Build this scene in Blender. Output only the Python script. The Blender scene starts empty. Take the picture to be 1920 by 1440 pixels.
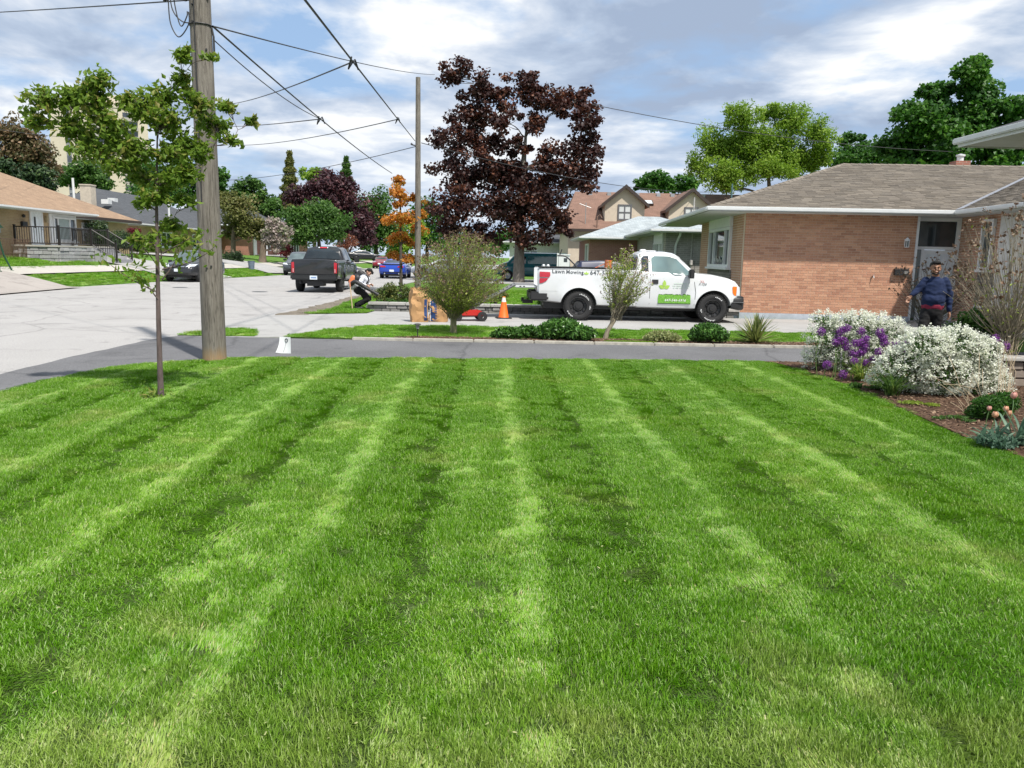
import bpy, bmesh, math, random
import numpy as np
from mathutils import Vector, Matrix, Euler
from mathutils.bvhtree import BVHTree
R = math.radians
scene = bpy.context.scene
col = scene.collection
random.seed(11)
rng = np.random.default_rng(11)

# ------------------------------------------------------------------ camera
CAM_H, FPX = 1.68, 1442.0
YAW, PITCH, ROLL = R(1.6), R(9.35), R(1.25)
cam_d = bpy.data.cameras.new('camera')
cam_d.sensor_width = 36.0
cam_d.lens = FPX / 1920 * 36
cam_d.clip_start, cam_d.clip_end = 0.05, 3000
cam = bpy.data.objects.new('camera', cam_d)
col.objects.link(cam)
_f = Vector((math.sin(YAW) * math.cos(PITCH), math.cos(YAW) * math.cos(PITCH), -math.sin(PITCH)))
_r0 = Vector((math.cos(YAW), -math.sin(YAW), 0))
_u0 = _r0.cross(_f)
_r = math.cos(ROLL) * _r0 + math.sin(ROLL) * _u0
_u = -math.sin(ROLL) * _r0 + math.cos(ROLL) * _u0
CAM = Vector((0, 0, CAM_H))
cam.matrix_world = Matrix(((_r.x, _u.x, -_f.x, CAM.x), (_r.y, _u.y, -_f.y, CAM.y), (_r.z, _u.z, -_f.z, CAM.z), (0, 0, 0, 1)))
scene.camera = cam

# ------------------------------------------------------------------ sky and sun
SUN = Vector((0.30, -0.44, 0.84)).normalized()          # direction towards the sun
sun_elev = math.asin(SUN.z)
sun_rot = math.atan2(SUN.x, SUN.y)
world = bpy.data.worlds.new('World')
scene.world = world
world.use_nodes = True
wn = world.node_tree
wn.nodes.clear()
def N(tree, typ, **kw):
    n = tree.nodes.new(typ)
    for k, v in kw.items():
        setattr(n, k, v)
    return n
def L(tree, a, b): tree.links.new(a, b)
w_out = N(wn, 'ShaderNodeOutputWorld')
w_bg = N(wn, 'ShaderNodeBackground')
SKY_S = 0.10
w_bg.inputs['Strength'].default_value = SKY_S
w_sky = N(wn, 'ShaderNodeTexSky', sky_type='NISHITA', sun_disc=False, sun_elevation=sun_elev, sun_rotation=sun_rot)
w_sky.air_density, w_sky.dust_density, w_sky.ozone_density = 1.0, 1.0, 2.0
w_tc = N(wn, 'ShaderNodeTexCoord')
w_sep = N(wn, 'ShaderNodeSeparateXYZ')
L(wn, w_tc.outputs['Generated'], w_sep.inputs[0])
# clouds lie on a flat layer: direction projected on a plane overhead
w_z = N(wn, 'ShaderNodeMath', operation='MAXIMUM'); L(wn, w_sep.outputs['Z'], w_z.inputs[0]); w_z.inputs[1].default_value = 0.0
w_za = N(wn, 'ShaderNodeMath', operation='ADD'); L(wn, w_z.outputs[0], w_za.inputs[0]); w_za.inputs[1].default_value = 0.16
w_cx = N(wn, 'ShaderNodeMath', operation='DIVIDE'); L(wn, w_sep.outputs['X'], w_cx.inputs[0]); L(wn, w_za.outputs[0], w_cx.inputs[1])
w_cy = N(wn, 'ShaderNodeMath', operation='DIVIDE'); L(wn, w_sep.outputs['Y'], w_cy.inputs[0]); L(wn, w_za.outputs[0], w_cy.inputs[1])
w_vec = N(wn, 'ShaderNodeCombineXYZ'); L(wn, w_cx.outputs[0], w_vec.inputs[0]); L(wn, w_cy.outputs[0], w_vec.inputs[1]); w_vec.inputs[2].default_value = 3.7
def wnoise(scale, detail, rough, dist, off):
    m = N(wn, 'ShaderNodeMapping'); m.inputs['Location'].default_value = off
    L(wn, w_vec.outputs[0], m.inputs['Vector'])
    n = N(wn, 'ShaderNodeTexNoise'); n.inputs['Scale'].default_value = scale; n.inputs['Detail'].default_value = detail
    n.inputs['Roughness'].default_value = rough; n.inputs['Distortion'].default_value = dist
    L(wn, m.outputs[0], n.inputs['Vector'])
    return n.outputs['Fac']
def wramp(src, stops):
    r = N(wn, 'ShaderNodeValToRGB'); e = r.color_ramp.elements
    for i, (p, c) in enumerate(stops):
        el = e[i] if i < 2 else e.new(p)
        el.position = p; el.color = (c[0], c[1], c[2], 1) if len(c) == 3 else c
    L(wn, src, r.inputs[0])
    return r.outputs[0]
n_cov = wnoise(1.5, 7, 0.55, 0.2, (3.1, 1.4, 0))       # where there is cloud
n_shd = wnoise(1.9, 9, 0.55, 0.25, (7.7, 2.2, 5.0))      # light tops and grey undersides
n_blu = wnoise(0.55, 3, 0.5, 0.1, (0.4, 8.2, 2.0))
cov = wramp(n_cov, [(0.37, (0, 0, 0)), (0.49, (1, 1, 1))])
K = 1 / SKY_S
shade = wramp(n_shd, [(0.385, (0.33 * K, 0.41 * K, 0.55 * K)), (0.46, (0.44 * K, 0.525 * K, 0.66 * K)), (0.53, (0.61 * K, 0.67 * K, 0.765 * K)), (0.60, (0.85 * K, 0.87 * K, 0.89 * K))])
w_gap = N(wn, 'ShaderNodeMix', data_type='RGBA'); w_gap.inputs['Factor'].default_value = 0.72
L(wn, w_sky.outputs[0], w_gap.inputs[6]); w_gap.inputs[7].default_value = (0.35 * K, 0.52 * K, 0.78 * K, 1)
w_mix = N(wn, 'ShaderNodeMix', data_type='RGBA')
L(wn, cov, w_mix.inputs['Factor']); L(wn, w_gap.outputs[2], w_mix.inputs[6]); L(wn, shade, w_mix.inputs[7])
# thin pale veil low over the horizon
w_h = N(wn, 'ShaderNodeMapRange'); L(wn, w_sep.outputs['Z'], w_h.inputs[0])
w_h.inputs[1].default_value = 0.0; w_h.inputs[2].default_value = 0.16; w_h.inputs[3].default_value = 0.55; w_h.inputs[4].default_value = 0.0
w_mix2 = N(wn, 'ShaderNodeMix', data_type='RGBA')
L(wn, w_h.outputs[0], w_mix2.inputs['Factor']); L(wn, w_mix.outputs[2], w_mix2.inputs[6]); w_mix2.inputs[7].default_value = (0.52 * K, 0.63 * K, 0.78 * K, 1)
L(wn, w_mix2.outputs[2], w_bg.inputs['Color'])
L(wn, w_bg.outputs[0], w_out.inputs['Surface'])

sun_d = bpy.data.lights.new('sun', 'SUN')
sun_d.energy = 5.0
sun_d.angle = R(1.5)
sun_d.color = (1.0, 0.95, 0.87)
sun_o = bpy.data.objects.new('sun', sun_d)
sun_o.rotation_euler = SUN.to_track_quat('Z', 'Y').to_euler()
sun_o.location = (10, -10, 30)
col.objects.link(sun_o)
scene.view_settings.view_transform = 'Standard'
scene.view_settings.look = 'None'
scene.view_settings.gamma = 1
scene.view_settings.use_curve_mapping = False
scene.view_settings.exposure = 0.25
scene.render.engine = 'CYCLES'
scene.cycles.max_bounces = 6
scene.cycles.diffuse_bounces = 3
scene.cycles.glossy_bounces = 3
scene.cycles.transmission_bounces = 4
scene.cycles.transparent_max_bounces = 6
scene.cycles.sample_clamp_indirect = 4

# ------------------------------------------------------------------ helpers
def pix(px, py, Y):
    """world point on the line of sight of photo pixel (px,py) at world depth Y"""
    d = _f + _r * ((px - 960) / FPX) + _u * (-(py - 720) / FPX)
    return CAM + d * (Y / d.y)
def gnd(px, py, z=0.0):
    d = _f + _r * ((px - 960) / FPX) + _u * (-(py - 720) / FPX)
    return CAM + d * ((z - CAM.z) / d.z)
def tag(o, label=None, cat=None, group=None, kind=None):
    if label: o['label'] = label
    if cat: o['category'] = cat
    if group: o['group'] = group
    if kind: o['kind'] = kind
    return o
def empty(name, loc=(0, 0, 0), rz=0.0, label=None, cat=None, group=None):
    o = bpy.data.objects.new(name, None)
    o.location = loc
    o.rotation_euler = (0, 0, rz)
    o.empty_display_size = 0.2
    col.objects.link(o)
    return tag(o, label, cat, group)
def link(name, me, m=None, parent=None, kind=None):
    o = bpy.data.objects.new(name, me)
    if m is not None and len(me.materials) == 0:
        for mm in (m if isinstance(m, (list, tuple)) else [m]):
            me.materials.append(mm)
    if parent is not None: o.parent = parent
    col.objects.link(o)
    if kind: o['kind'] = kind
    return o
def copy_tree(o, parent=None):
    c = o.copy()
    col.objects.link(c)
    c.parent = parent
    for ch in list(o.children):
        copy_tree(ch, c)
    return c
def np_mesh(name, verts, faces, smooth=False, vattr=None, uv=None):
    """verts (n,3); faces (m,k) int array of equal size faces, or a list of such arrays"""
    verts = np.asarray(verts, dtype=np.float32)
    fl = [np.asarray(f, dtype=np.int32) for f in (faces if isinstance(faces, list) else [faces])]
    fl = [f for f in fl if len(f)]
    me = bpy.data.meshes.new(name)
    me.vertices.add(len(verts))
    me.vertices.foreach_set('co', verts.ravel())
    loops = np.concatenate([f.ravel() for f in fl])
    sizes = np.concatenate([np.full(len(f), f.shape[1], dtype=np.int32) for f in fl])
    starts = np.concatenate([[0], np.cumsum(sizes)[:-1]]).astype(np.int32)
    me.loops.add(len(loops))
    me.loops.foreach_set('vertex_index', loops)
    me.polygons.add(len(sizes))
    me.polygons.foreach_set('loop_start', starts)
    me.polygons.foreach_set('loop_total', sizes)
    me.polygons.foreach_set('use_smooth', np.full(len(sizes), bool(smooth)))
    if vattr is not None:
        a = me.attributes.new('v', 'FLOAT', 'POINT')
        a.data.foreach_set('value', np.asarray(vattr, dtype=np.float32))
    me.update(calc_edges=True)
    me.validate()
    return me
class MB:
    """collects boxes, bars, tubes and lathes into one mesh"""
    def __init__(s): s.v = []; s.f = []; s.n = 0; s.a = []
    def add(s, vs, fs, val=0.5):
        vs = [tuple(p) for p in vs]
        s.v += vs
        s.a += [val] * len(vs)
        for f in fs: s.f.append([i + s.n for i in f])
        s.n += len(vs)
        return s
    def box(s, x0, x1, y0, y1, z0, z1, M=None, val=0.5):
        p = [Vector((x, y, z)) for z in (z0, z1) for y in (y0, y1) for x in (x0, x1)]
        if M is not None: p = [M @ q for q in p]
        return s.add(p, [(0, 2, 3, 1), (4, 5, 7, 6), (0, 1, 5, 4), (2, 6, 7, 3), (0, 4, 6, 2), (1, 3, 7, 5)], val)
    def prism(s, pts, ax, a0, a1):
        """extrude 2D polygon pts along axis ax between a0 and a1"""
        def P(u, w, a):
            return {'x': (a, u, w), 'y': (u, a, w), 'z': (u, w, a)}[ax]
        n = len(pts)
        vs = [P(u, w, a0) for u, w in pts] + [P(u, w, a1) for u, w in pts]
        fs = [tuple(range(n)), tuple(range(2 * n - 1, n - 1, -1))]
        fs += [(i, (i + 1) % n, n + (i + 1) % n, n + i) for i in range(n)]
        return s.add(vs, fs)
    def tube(s, pts, rad, n=6, cap=True, val=0.5, flat=1.0):
        pts = [Vector(p) for p in pts]
        k = len(pts)
        rads = rad if isinstance(rad, (list, tuple)) else [rad] * k
        vs = []
        t0 = (pts[1] - pts[0]).normalized()
        ref = Vector((0, 0, 1)) if abs(t0.z) < 0.9 else Vector((1, 0, 0))
        u = t0.cross(ref).normalized()
        for i in range(k):
            a, b = pts[max(i - 1, 0)], pts[min(i + 1, k - 1)]
            t = (b - a)
            t = t.normalized() if t.length > 1e-9 else t0
            u = (u - t * u.dot(t))
            u = u.normalized() if u.length > 1e-6 else t.orthogonal().normalized()
            w = t.cross(u)
            for j in range(n):
                an = 2 * math.pi * j / n
                vs.append(pts[i] + (u * math.cos(an) + w * math.sin(an) * flat) * rads[i])
        fs = []
        for i in range(k - 1):
            for j in range(n):
                j2 = (j + 1) % n
                fs.append((i * n + j, i * n + j2, (i + 1) * n + j2, (i + 1) * n + j))
        if cap:
            fs.append(tuple(range(n - 1, -1, -1)))
            fs.append(tuple((k - 1) * n + j for j in range(n)))
        return s.add(vs, fs, val)
    def lathe(s, prof, n=16, M=None, val=0.5):
        """prof: list of (r,z) about the z axis"""
        vs = []
        for r, z in prof:
            for j in range(n):
                a = 2 * math.pi * j / n
                p = Vector((r * math.cos(a), r * math.sin(a), z))
                vs.append(M @ p if M is not None else p)
        fs = []
        for i in range(len(prof) - 1):
            for j in range(n):
                j2 = (j + 1) % n
                fs.append((i * n + j, i * n + j2, (i + 1) * n + j2, (i + 1) * n + j))
        return s.add(vs, fs, val)
    def mesh(s, name, smooth=False, ang=None):
        me = bpy.data.meshes.new(name)
        me.from_pydata(s.v, [], s.f)
        a = me.attributes.new('v', 'FLOAT', 'POINT')
        a.data.foreach_set('value', np.array(s.a, dtype=np.float32))
        bm = bmesh.new(); bm.from_mesh(me)
        bmesh.ops.recalc_face_normals(bm, faces=bm.faces)
        bm.to_mesh(me); bm.free()
        if smooth:
            for p in me.polygons: p.use_smooth = True
            me.set_sharp_from_angle(angle=R(ang or 40))
        me.update()
        return me
    def build(s, name, m, parent=None, smooth=False, ang=None, kind=None, bevel=0.0, loc=None):
        me = s.mesh(name, smooth, ang)
        if bevel:
            bm = bmesh.new(); bm.from_mesh(me)
            bmesh.ops.bevel(bm, geom=[e for e in bm.edges if len(e.link_faces) == 2 and e.calc_face_angle(0) > 0.6], offset=bevel, segments=2, affect='EDGES', clamp_overlap=True)
            bm.to_mesh(me); bm.free()
            for p in me.polygons: p.use_smooth = True
            me.set_sharp_from_angle(angle=R(ang or 50))
        o = link(name, me, m, parent, kind)
        if loc is not None: o.location = loc
        return o
def one_box(name, m, parent, x0, x1, y0, y1, z0, z1, bevel=0.0, **k):
    return MB().box(x0, x1, y0, y1, z0, z1).build(name, m, parent, bevel=bevel, **k)

# ------------------------------------------------------------------ materials
MATS = {}
def new_mat(name):
    m = bpy.data.materials.new(name)
    m.use_nodes = True
    t = m.node_tree
    b = t.nodes['Principled BSDF']
    return m, t, b
def pos_vec(t, swiz=None, scale=1.0):
    g = N(t, 'ShaderNodeNewGeometry')
    if swiz is None: return g.outputs['Position']
    sp = N(t, 'ShaderNodeSeparateXYZ'); L(t, g.outputs['Position'], sp.inputs[0])
    cb = N(t, 'ShaderNodeCombineXYZ')
    def term(code, sock):
        # code such as 'x', 'y', 'z', 'x+y'
        if '+' in code:
            a, b_ = code.split('+')
            ad = N(t, 'ShaderNodeMath', operation='ADD')
            L(t, sp.outputs[a.upper()], ad.inputs[0]); L(t, sp.outputs[b_.upper()], ad.inputs[1])
            L(t, ad.outputs[0], sock)
        else:
            L(t, sp.outputs[code.upper()], sock)
    term(swiz[0], cb.inputs[0]); term(swiz[1], cb.inputs[1])
    return cb.outputs[0]
def noise(t, vec, scale, detail=3, rough=0.5, dist=0.0):
    n = N(t, 'ShaderNodeTexNoise')
    n.inputs['Scale'].default_value = scale; n.inputs['Detail'].default_value = detail
    n.inputs['Roughness'].default_value = rough; n.inputs['Distortion'].default_value = dist
    if vec is not None: L(t, vec, n.inputs['Vector'])
    return n.outputs['Fac']
def ramp(t, src, stops, interp=None):
    r = N(t, 'ShaderNodeValToRGB'); e = r.color_ramp.elements
    if interp: r.color_ramp.interpolation = interp
    for i, (p, c) in enumerate(stops):
        el = e[i] if i < 2 else e.new(p)
        el.position = p; el.color = (c[0], c[1], c[2], 1) if hasattr(c, '__len__') else (c, c, c, 1)
    L(t, src, r.inputs[0])
    return r.outputs[0]
def mixc(t, fac, a, b, mode='MIX'):
    m = N(t, 'ShaderNodeMix', data_type='RGBA', blend_type=mode)
    for sock, v in ((m.inputs['Factor'], fac), (m.inputs[6], a), (m.inputs[7], b)):
        if isinstance(v, (int, float)): sock.default_value = v
        elif isinstance(v, (tuple, list)): sock.default_value = (v[0], v[1], v[2], 1)
        else: L(t, v, sock)
    return m.outputs[2]
def bump(t, b, height, strength=0.3, dist=0.02):
    n = N(t, 'ShaderNodeBump'); n.inputs['Strength'].default_value = strength; n.inputs['Distance'].default_value = dist
    L(t, height, n.inputs['Height']); L(t, n.outputs[0], b.inputs['Normal'])
def mat(name, c, rough=0.7, var=0.12, scale=6.0, metal=0.0, spec=0.5, bmp=0.0, coat=0.0, detail=4, stretch=None):
    """plain surface with slight uneven colour and relief"""
    if name in MATS: return MATS[name]
    m, t, b = new_mat(name)
    b.inputs['Roughness'].default_value = rough
    b.inputs['Metallic'].default_value = metal
    b.inputs['Specular IOR Level'].default_value = spec
    if coat:
        b.inputs['Coat Weight'].default_value = coat; b.inputs['Coat Roughness'].default_value = 0.05
    tc = N(t, 'ShaderNodeTexCoord')
    vec = tc.outputs['Object']
    if stretch:
        mp = N(t, 'ShaderNodeMapping'); mp.inputs['Scale'].default_value = stretch
        L(t, vec, mp.inputs[0]); vec = mp.outputs[0]
    n = noise(t, vec, scale, detail, 0.6)
    lo = tuple(max(0, x * (1 - var)) for x in c); hi = tuple(min(1, x * (1 + var)) for x in c)
    L(t, ramp(t, n, [(0.3, lo), (0.7, hi)]), b.inputs['Base Color'])
    if bmp: bump(t, b, n, bmp)
    MATS[name] = m
    return m
def leaf_mat(name, c1, c2, c3=None, trans=0.35, rough=0.5, patch=0.6, tcol=None):
    """leaves: per-leaf colour spread (attribute v), translucent"""
    if name in MATS: return MATS[name]
    m, t, b = new_mat(name)
    at = N(t, 'ShaderNodeAttribute', attribute_name='v')
    stops = [(0.0, c1), (0.75, c2)] + ([(1.0, c3)] if c3 else [])
    cc = ramp(t, at.outputs['Fac'], stops)
    b.inputs['Roughness'].default_value = rough
    b.inputs['Specular IOR Level'].default_value = 0.35
    L(t, cc, b.inputs['Base Color'])
    tr = N(t, 'ShaderNodeBsdfTranslucent')
    L(t, mixc(t, 0.5, cc, tcol or tuple(min(1, x * 1.8) for x in c2)), tr.inputs['Color'])
    mx = N(t, 'ShaderNodeMixShader'); mx.inputs[0].default_value = trans
    L(t, b.outputs[0], mx.inputs[1]); L(t, tr.outputs[0], mx.inputs[2])
    L(t, mx.outputs[0], t.nodes['Material Output'].inputs['Surface'])
    MATS[name] = m
    return m
def brick_mat(name, c1, c2, mortar, swiz=('x+y', 'z'), bw=0.22, bh=0.075, mort=0.01, rough=0.85):
    if name in MATS: return MATS[name]
    m, t, b = new_mat(name)
    vec = pos_vec(t, swiz)
    bt = N(t, 'ShaderNodeTexBrick')
    bt.inputs['Scale'].default_value = 1.0
    bt.inputs['Brick Width'].default_value = bw; bt.inputs['Row Height'].default_value = bh
    bt.inputs['Mortar Size'].default_value = mort
    bt.inputs['Color1'].default_value = (*c1, 1); bt.inputs['Color2'].default_value = (*c2, 1); bt.inputs['Mortar'].default_value = (*mortar, 1)
    L(t, vec, bt.inputs['Vector'])
    n = noise(t, vec, 0.9, 5, 0.65)
    L(t, mixc(t, 1.0, bt.outputs['Color'], ramp(t, n, [(0.3, (0.8, 0.8, 0.8)), (0.7, (1.1, 1.1, 1.1))]), 'MULTIPLY'), b.inputs['Base Color'])
    b.inputs['Roughness'].default_value = rough
    bump(t, b, bt.outputs['Fac'], -0.5, 0.01)
    MATS[name] = m
    return m
def shingle_mat(name, c1, c2, c3, along='x'):
    """far shingle roof: courses by height, tabs along the eave"""
    if name in MATS: return MATS[name]
    m, t, b = new_mat(name)
    g = N(t, 'ShaderNodeNewGeometry'); sp = N(t, 'ShaderNodeSeparateXYZ'); L(t, g.outputs['Position'], sp.inputs[0])
    mu = N(t, 'ShaderNodeMath', operation='MULTIPLY'); L(t, sp.outputs['Z'], mu.inputs[0]); mu.inputs[1].default_value = 3.1
    cb = N(t, 'ShaderNodeCombineXYZ')
    if along == 'xy':
        ad = N(t, 'ShaderNodeMath', operation='ADD'); L(t, sp.outputs['X'], ad.inputs[0]); L(t, sp.outputs['Y'], ad.inputs[1]); L(t, ad.outputs[0], cb.inputs[0])
    else:
        L(t, sp.outputs[along.upper()], cb.inputs[0])
    L(t, mu.outputs[0], cb.inputs[1])
    bt = N(t, 'ShaderNodeTexBrick'); bt.inputs['Scale'].default_value = 1.0
    bt.inputs['Brick Width'].default_value = 0.33; bt.inputs['Row Height'].default_value = 0.14; bt.inputs['Mortar Size'].default_value = 0.008
    bt.inputs['Color1'].default_value = (*c1, 1); bt.inputs['Color2'].default_value = (*c2, 1); bt.inputs['Mortar'].default_value = (*c3, 1)
    L(t, cb.outputs[0], bt.inputs['Vector'])
    n = noise(t, cb.outputs[0], 1.3, 5, 0.7)
    L(t, mixc(t, 1.0, bt.outputs['Color'], ramp(t, n, [(0.3, (0.78, 0.78, 0.78)), (0.7, (1.15, 1.15, 1.15))]), 'MULTIPLY'), b.inputs['Base Color'])
    b.inputs['Roughness'].default_value = 0.95
    bump(t, b, bt.outputs['Fac'], -0.5, 0.01)
    MATS[name] = m
    return m
def piece_mat(name, cols, rough=0.85, grain=30.0, bmp=0.25):
    """bricks, stones, shingles built as pieces: colour by piece (attribute v + object random)"""
    if name in MATS: return MATS[name]
    m, t, b = new_mat(name)
    at = N(t, 'ShaderNodeAttribute', attribute_name='v')
    oi = N(t, 'ShaderNodeObjectInfo')
    ad = N(t, 'ShaderNodeMath', operation='ADD'); L(t, at.outputs['Fac'], ad.inputs[0]); L(t, oi.outputs['Random'], ad.inputs[1])
    fr = N(t, 'ShaderNodeMath', operation='FRACT'); L(t, ad.outputs[0], fr.inputs[0])
    k = len(cols)
    cc = ramp(t, fr.outputs[0], [(i / (k - 1), c) for i, c in enumerate(cols)])
    vec = pos_vec(t)
    n = noise(t, vec, grain, 4, 0.65)
    n2 = noise(t, vec, 0.8, 4, 0.6)
    cc = mixc(t, 1.0, cc, ramp(t, n, [(0.3, (0.82, 0.82, 0.82)), (0.7, (1.12, 1.12, 1.12))]), 'MULTIPLY')
    cc = mixc(t, 1.0, cc, ramp(t, n2, [(0.3, (0.88, 0.87, 0.86)), (0.7, (1.08, 1.08, 1.08))]), 'MULTIPLY')
    L(t, cc, b.inputs['Base Color'])
    b.inputs['Roughness'].default_value = rough
    bump(t, b, n, bmp, 0.006)
    MATS[name] = m
    return m
def glass_mat(name, tint=(0.03, 0.04, 0.045), rough=0.04):
    if name in MATS: return MATS[name]
    m, t, b = new_mat(name)
    b.inputs['Roughness'].default_value = rough
    b.inputs['Specular IOR Level'].default_value = 0.9
    n = noise(t, pos_vec(t), 1.2, 2)
    L(t, ramp(t, n, [(0.35, tuple(x * 0.7 for x in tint)), (0.7, tuple(x * 1.4 for x in tint))]), b.inputs['Base Color'])
    MATS[name] = m
    return m
def paint(name, c, flake=0.0):
    return mat(name, c, rough=0.28, var=0.03, scale=3, spec=0.5, coat=0.6, metal=flake)
BLACK_PL = mat('black_plastic', (0.022, 0.022, 0.024), 0.55)
RUBBER = mat('rubber', (0.02, 0.02, 0.021), 0.8, bmp=0.2, scale=40)
CHROME = mat('bright_metal', (0.62, 0.63, 0.65), 0.25, metal=0.9)
STEEL_DK = mat('dark_steel', (0.035, 0.035, 0.037), 0.45, metal=0.3)
GALV = mat('galvanised', (0.42, 0.44, 0.45), 0.45, metal=0.6, scale=14)
WHITE_PT = mat('white_paint', (0.78, 0.79, 0.80), 0.5, var=0.05)
GLASS_CAR = glass_mat('car_glass', (0.02, 0.027, 0.03))
GLASS_HOUSE = glass_mat('house_glass', (0.035, 0.045, 0.05))
LAMP_RED = mat('tail_lamp_red', (0.45, 0.015, 0.03), 0.2, coat=0.7)
LAMP_CLR = mat('head_lamp_clear', (0.62, 0.66, 0.70), 0.12, coat=0.8)
LAMP_AMB = mat('amber_lamp', (0.85, 0.20, 0.03), 0.2, coat=0.6)
PLATE = mat('licence_plate', (0.70, 0.76, 0.82), 0.4, var=0.04)
INK = mat('printed_ink', (0.05, 0.06, 0.07), 0.6)
# ------------------------------------------------------------------ ground
ROAD_L = [(-16, -40), (-17.2, 15), (-18.1, 34), (-17.7, 41), (-16.5, 51), (-15.8, 57), (-15.5, 75), (-15.2, 100), (-12, 125), (-4, 160), (14, 205), (60, 260)]
ROAD_R = [(-5.75, -40), (-5.75, 18), (-5.55, 30), (-5.2, 45), (-4.6, 62), (-3.6, 80), (-1, 105), (6, 135), (18, 165), (40, 200), (80, 240)]
def interp(poly, y):
    ys = [p[1] for p in poly]; xs = [p[0] for p in poly]
    return np.interp(y, ys, xs)
def H(x, y):
    d = np.maximum(interp(ROAD_L, y) - np.asarray(x, dtype=float), 0)
    fade = np.clip((170 - np.asarray(y, dtype=float)) / 60, 0, 1)
    return 1.55 * (1 - np.exp(-d / 5.2)) * fade
def in_poly(P, poly):
    x, y = P[:, 0], P[:, 1]
    inside = np.zeros(len(P), bool)
    j = len(poly) - 1
    for i in range(len(poly)):
        xi, yi = poly[i]; xj, yj = poly[j]
        c = ((yi > y) != (yj > y)) & (x < (xj - xi) * (y - yi) / (yj - yi + 1e-12) + xi)
        inside ^= c
        j = i
    return inside
def asphalt_mat(name, c, patchy=0.2, speck=0.35, crack=True, dirt=None):
    m, t, b = new_mat(name)
    v = pos_vec(t)
    n1 = noise(t, v, 0.35, 5, 0.6, 0.4); n2 = noise(t, v, 45, 2, 0.5); n3 = noise(t, v, 160, 1, 0.5)
    cc = ramp(t, n1, [(0.3, tuple(x * (1 - patchy) for x in c)), (0.7, tuple(x * (1 + patchy) for x in c))])
    cc = mixc(t, 1.0, cc, ramp(t, n2, [(0.35, 1 - speck * 0.5), (0.65, 1 + speck * 0.5)]), 'MULTIPLY')
    cc = mixc(t, 1.0, cc, ramp(t, n3, [(0.35, 1 - speck * 0.4), (0.65, 1 + speck * 0.4)]), 'MULTIPLY')
    if crack:
        vo = N(t, 'ShaderNodeTexVoronoi', feature='DISTANCE_TO_EDGE'); vo.inputs['Scale'].default_value = 0.16
        nn = N(t, 'ShaderNodeTexNoise'); nn.inputs['Scale'].default_value = 0.9; nn.inputs['Detail'].default_value = 5; L(t, v, nn.inputs['Vector'])
        mx = N(t, 'ShaderNodeMix', data_type='VECTOR'); mx.inputs['Factor'].default_value = 0.35
        L(t, v, mx.inputs[4]); L(t, nn.outputs['Color'], mx.inputs[5])
        sc = N(t, 'ShaderNodeVectorMath', operation='SCALE'); sc.inputs['Scale'].default_value = 1.5; L(t, mx.outputs[1], sc.inputs[0])
        L(t, sc.outputs[0], vo.inputs['Vector'])
        cr = ramp(t, vo.outputs['Distance'], [(0.0, 0.62), (0.006, 1.0)])
        cc = mixc(t, 0.8, cc, cr, 'MULTIPLY')
        st = noise(t, v, 0.8, 6, 0.7, 0.8)
        cc = mixc(t, 1.0, cc, ramp(t, st, [(0.34, 0.74), (0.46, 1.0)]), 'MULTIPLY')
    L(t, cc, b.inputs['Base Color'])
    b.inputs['Roughness'].default_value = 0.9
    b.inputs['Specular IOR Level'].default_value = 0.25
    bump(t, b, n2, 0.4, 0.004)
    MATS[name] = m
    return m
ROAD_M = asphalt_mat('pale_worn_asphalt', (0.345, 0.335, 0.325), 0.07, 0.35)
DRIVE_M = asphalt_mat('dark_driveway_asphalt', (0.135, 0.135, 0.14), 0.2, 0.35)
CONC_M = asphalt_mat('driveway_concrete', (0.34, 0.335, 0.325), 0.1, 0.15)
CONC2_M = asphalt_mat('sidewalk_concrete', (0.42, 0.40, 0.36), 0.08, 0.15, crack=False)
KERB_M = mat('kerb_concrete', (0.38, 0.36, 0.31), 0.9, 0.25, 9, bmp=0.3)
def grass_ground(name, c1, c2, c3):
    m, t, b = new_mat(name)
    v = pos_vec(t)
    n1 = noise(t, v, 0.5, 5, 0.65); n2 = noise(t, v, 9, 4, 0.7); n3 = noise(t, v, 60, 2, 0.6)
    cc = ramp(t, n1, [(0.3, c1), (0.6, c2), (0.8, c3)])
    cc = mixc(t, 1.0, cc, ramp(t, n2, [(0.3, 0.6), (0.7, 1.35)]), 'MULTIPLY')
    cc = mixc(t, 1.0, cc, ramp(t, n3, [(0.3, 0.65), (0.7, 1.3)]), 'MULTIPLY')
    L(t, cc, b.inputs['Base Color']); b.inputs['Roughness'].default_value = 0.95; b.inputs['Specular IOR Level'].default_value = 0.1
    bump(t, b, n3, 0.8, 0.03)
    MATS[name] = m
    return m
FIELD_M = grass_ground('far_grass', (0.085, 0.17, 0.03), (0.115, 0.215, 0.04), (0.16, 0.235, 0.06))
SOIL_M = grass_ground('lawn_soil', (0.05, 0.075, 0.02), (0.06, 0.095, 0.025), (0.085, 0.10, 0.04))
def dirt_mat(name, c1, c2, c3):
    m, t, b = new_mat(name)
    v = pos_vec(t)
    n1 = noise(t, v, 25, 5, 0.7); n2 = noise(t, v, 2.0, 4, 0.6)
    cc = ramp(t, n1, [(0.32, c1), (0.52, c2), (0.72, c3)])
    cc = mixc(t, 1.0, cc, ramp(t, n2, [(0.3, 0.7), (0.7, 1.2)]), 'MULTIPLY')
    L(t, cc, b.inputs['Base Color']); b.inputs['Roughness'].default_value = 1.0; b.inputs['Specular IOR Level'].default_value = 0.1
    bump(t, b, n1, 1.0, 0.03)
    MATS[name] = m
    return m
MULCH_M = dirt_mat('brown_mulch', (0.035, 0.02, 0.013), (0.10, 0.06, 0.04), (0.22, 0.15, 0.10))
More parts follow.
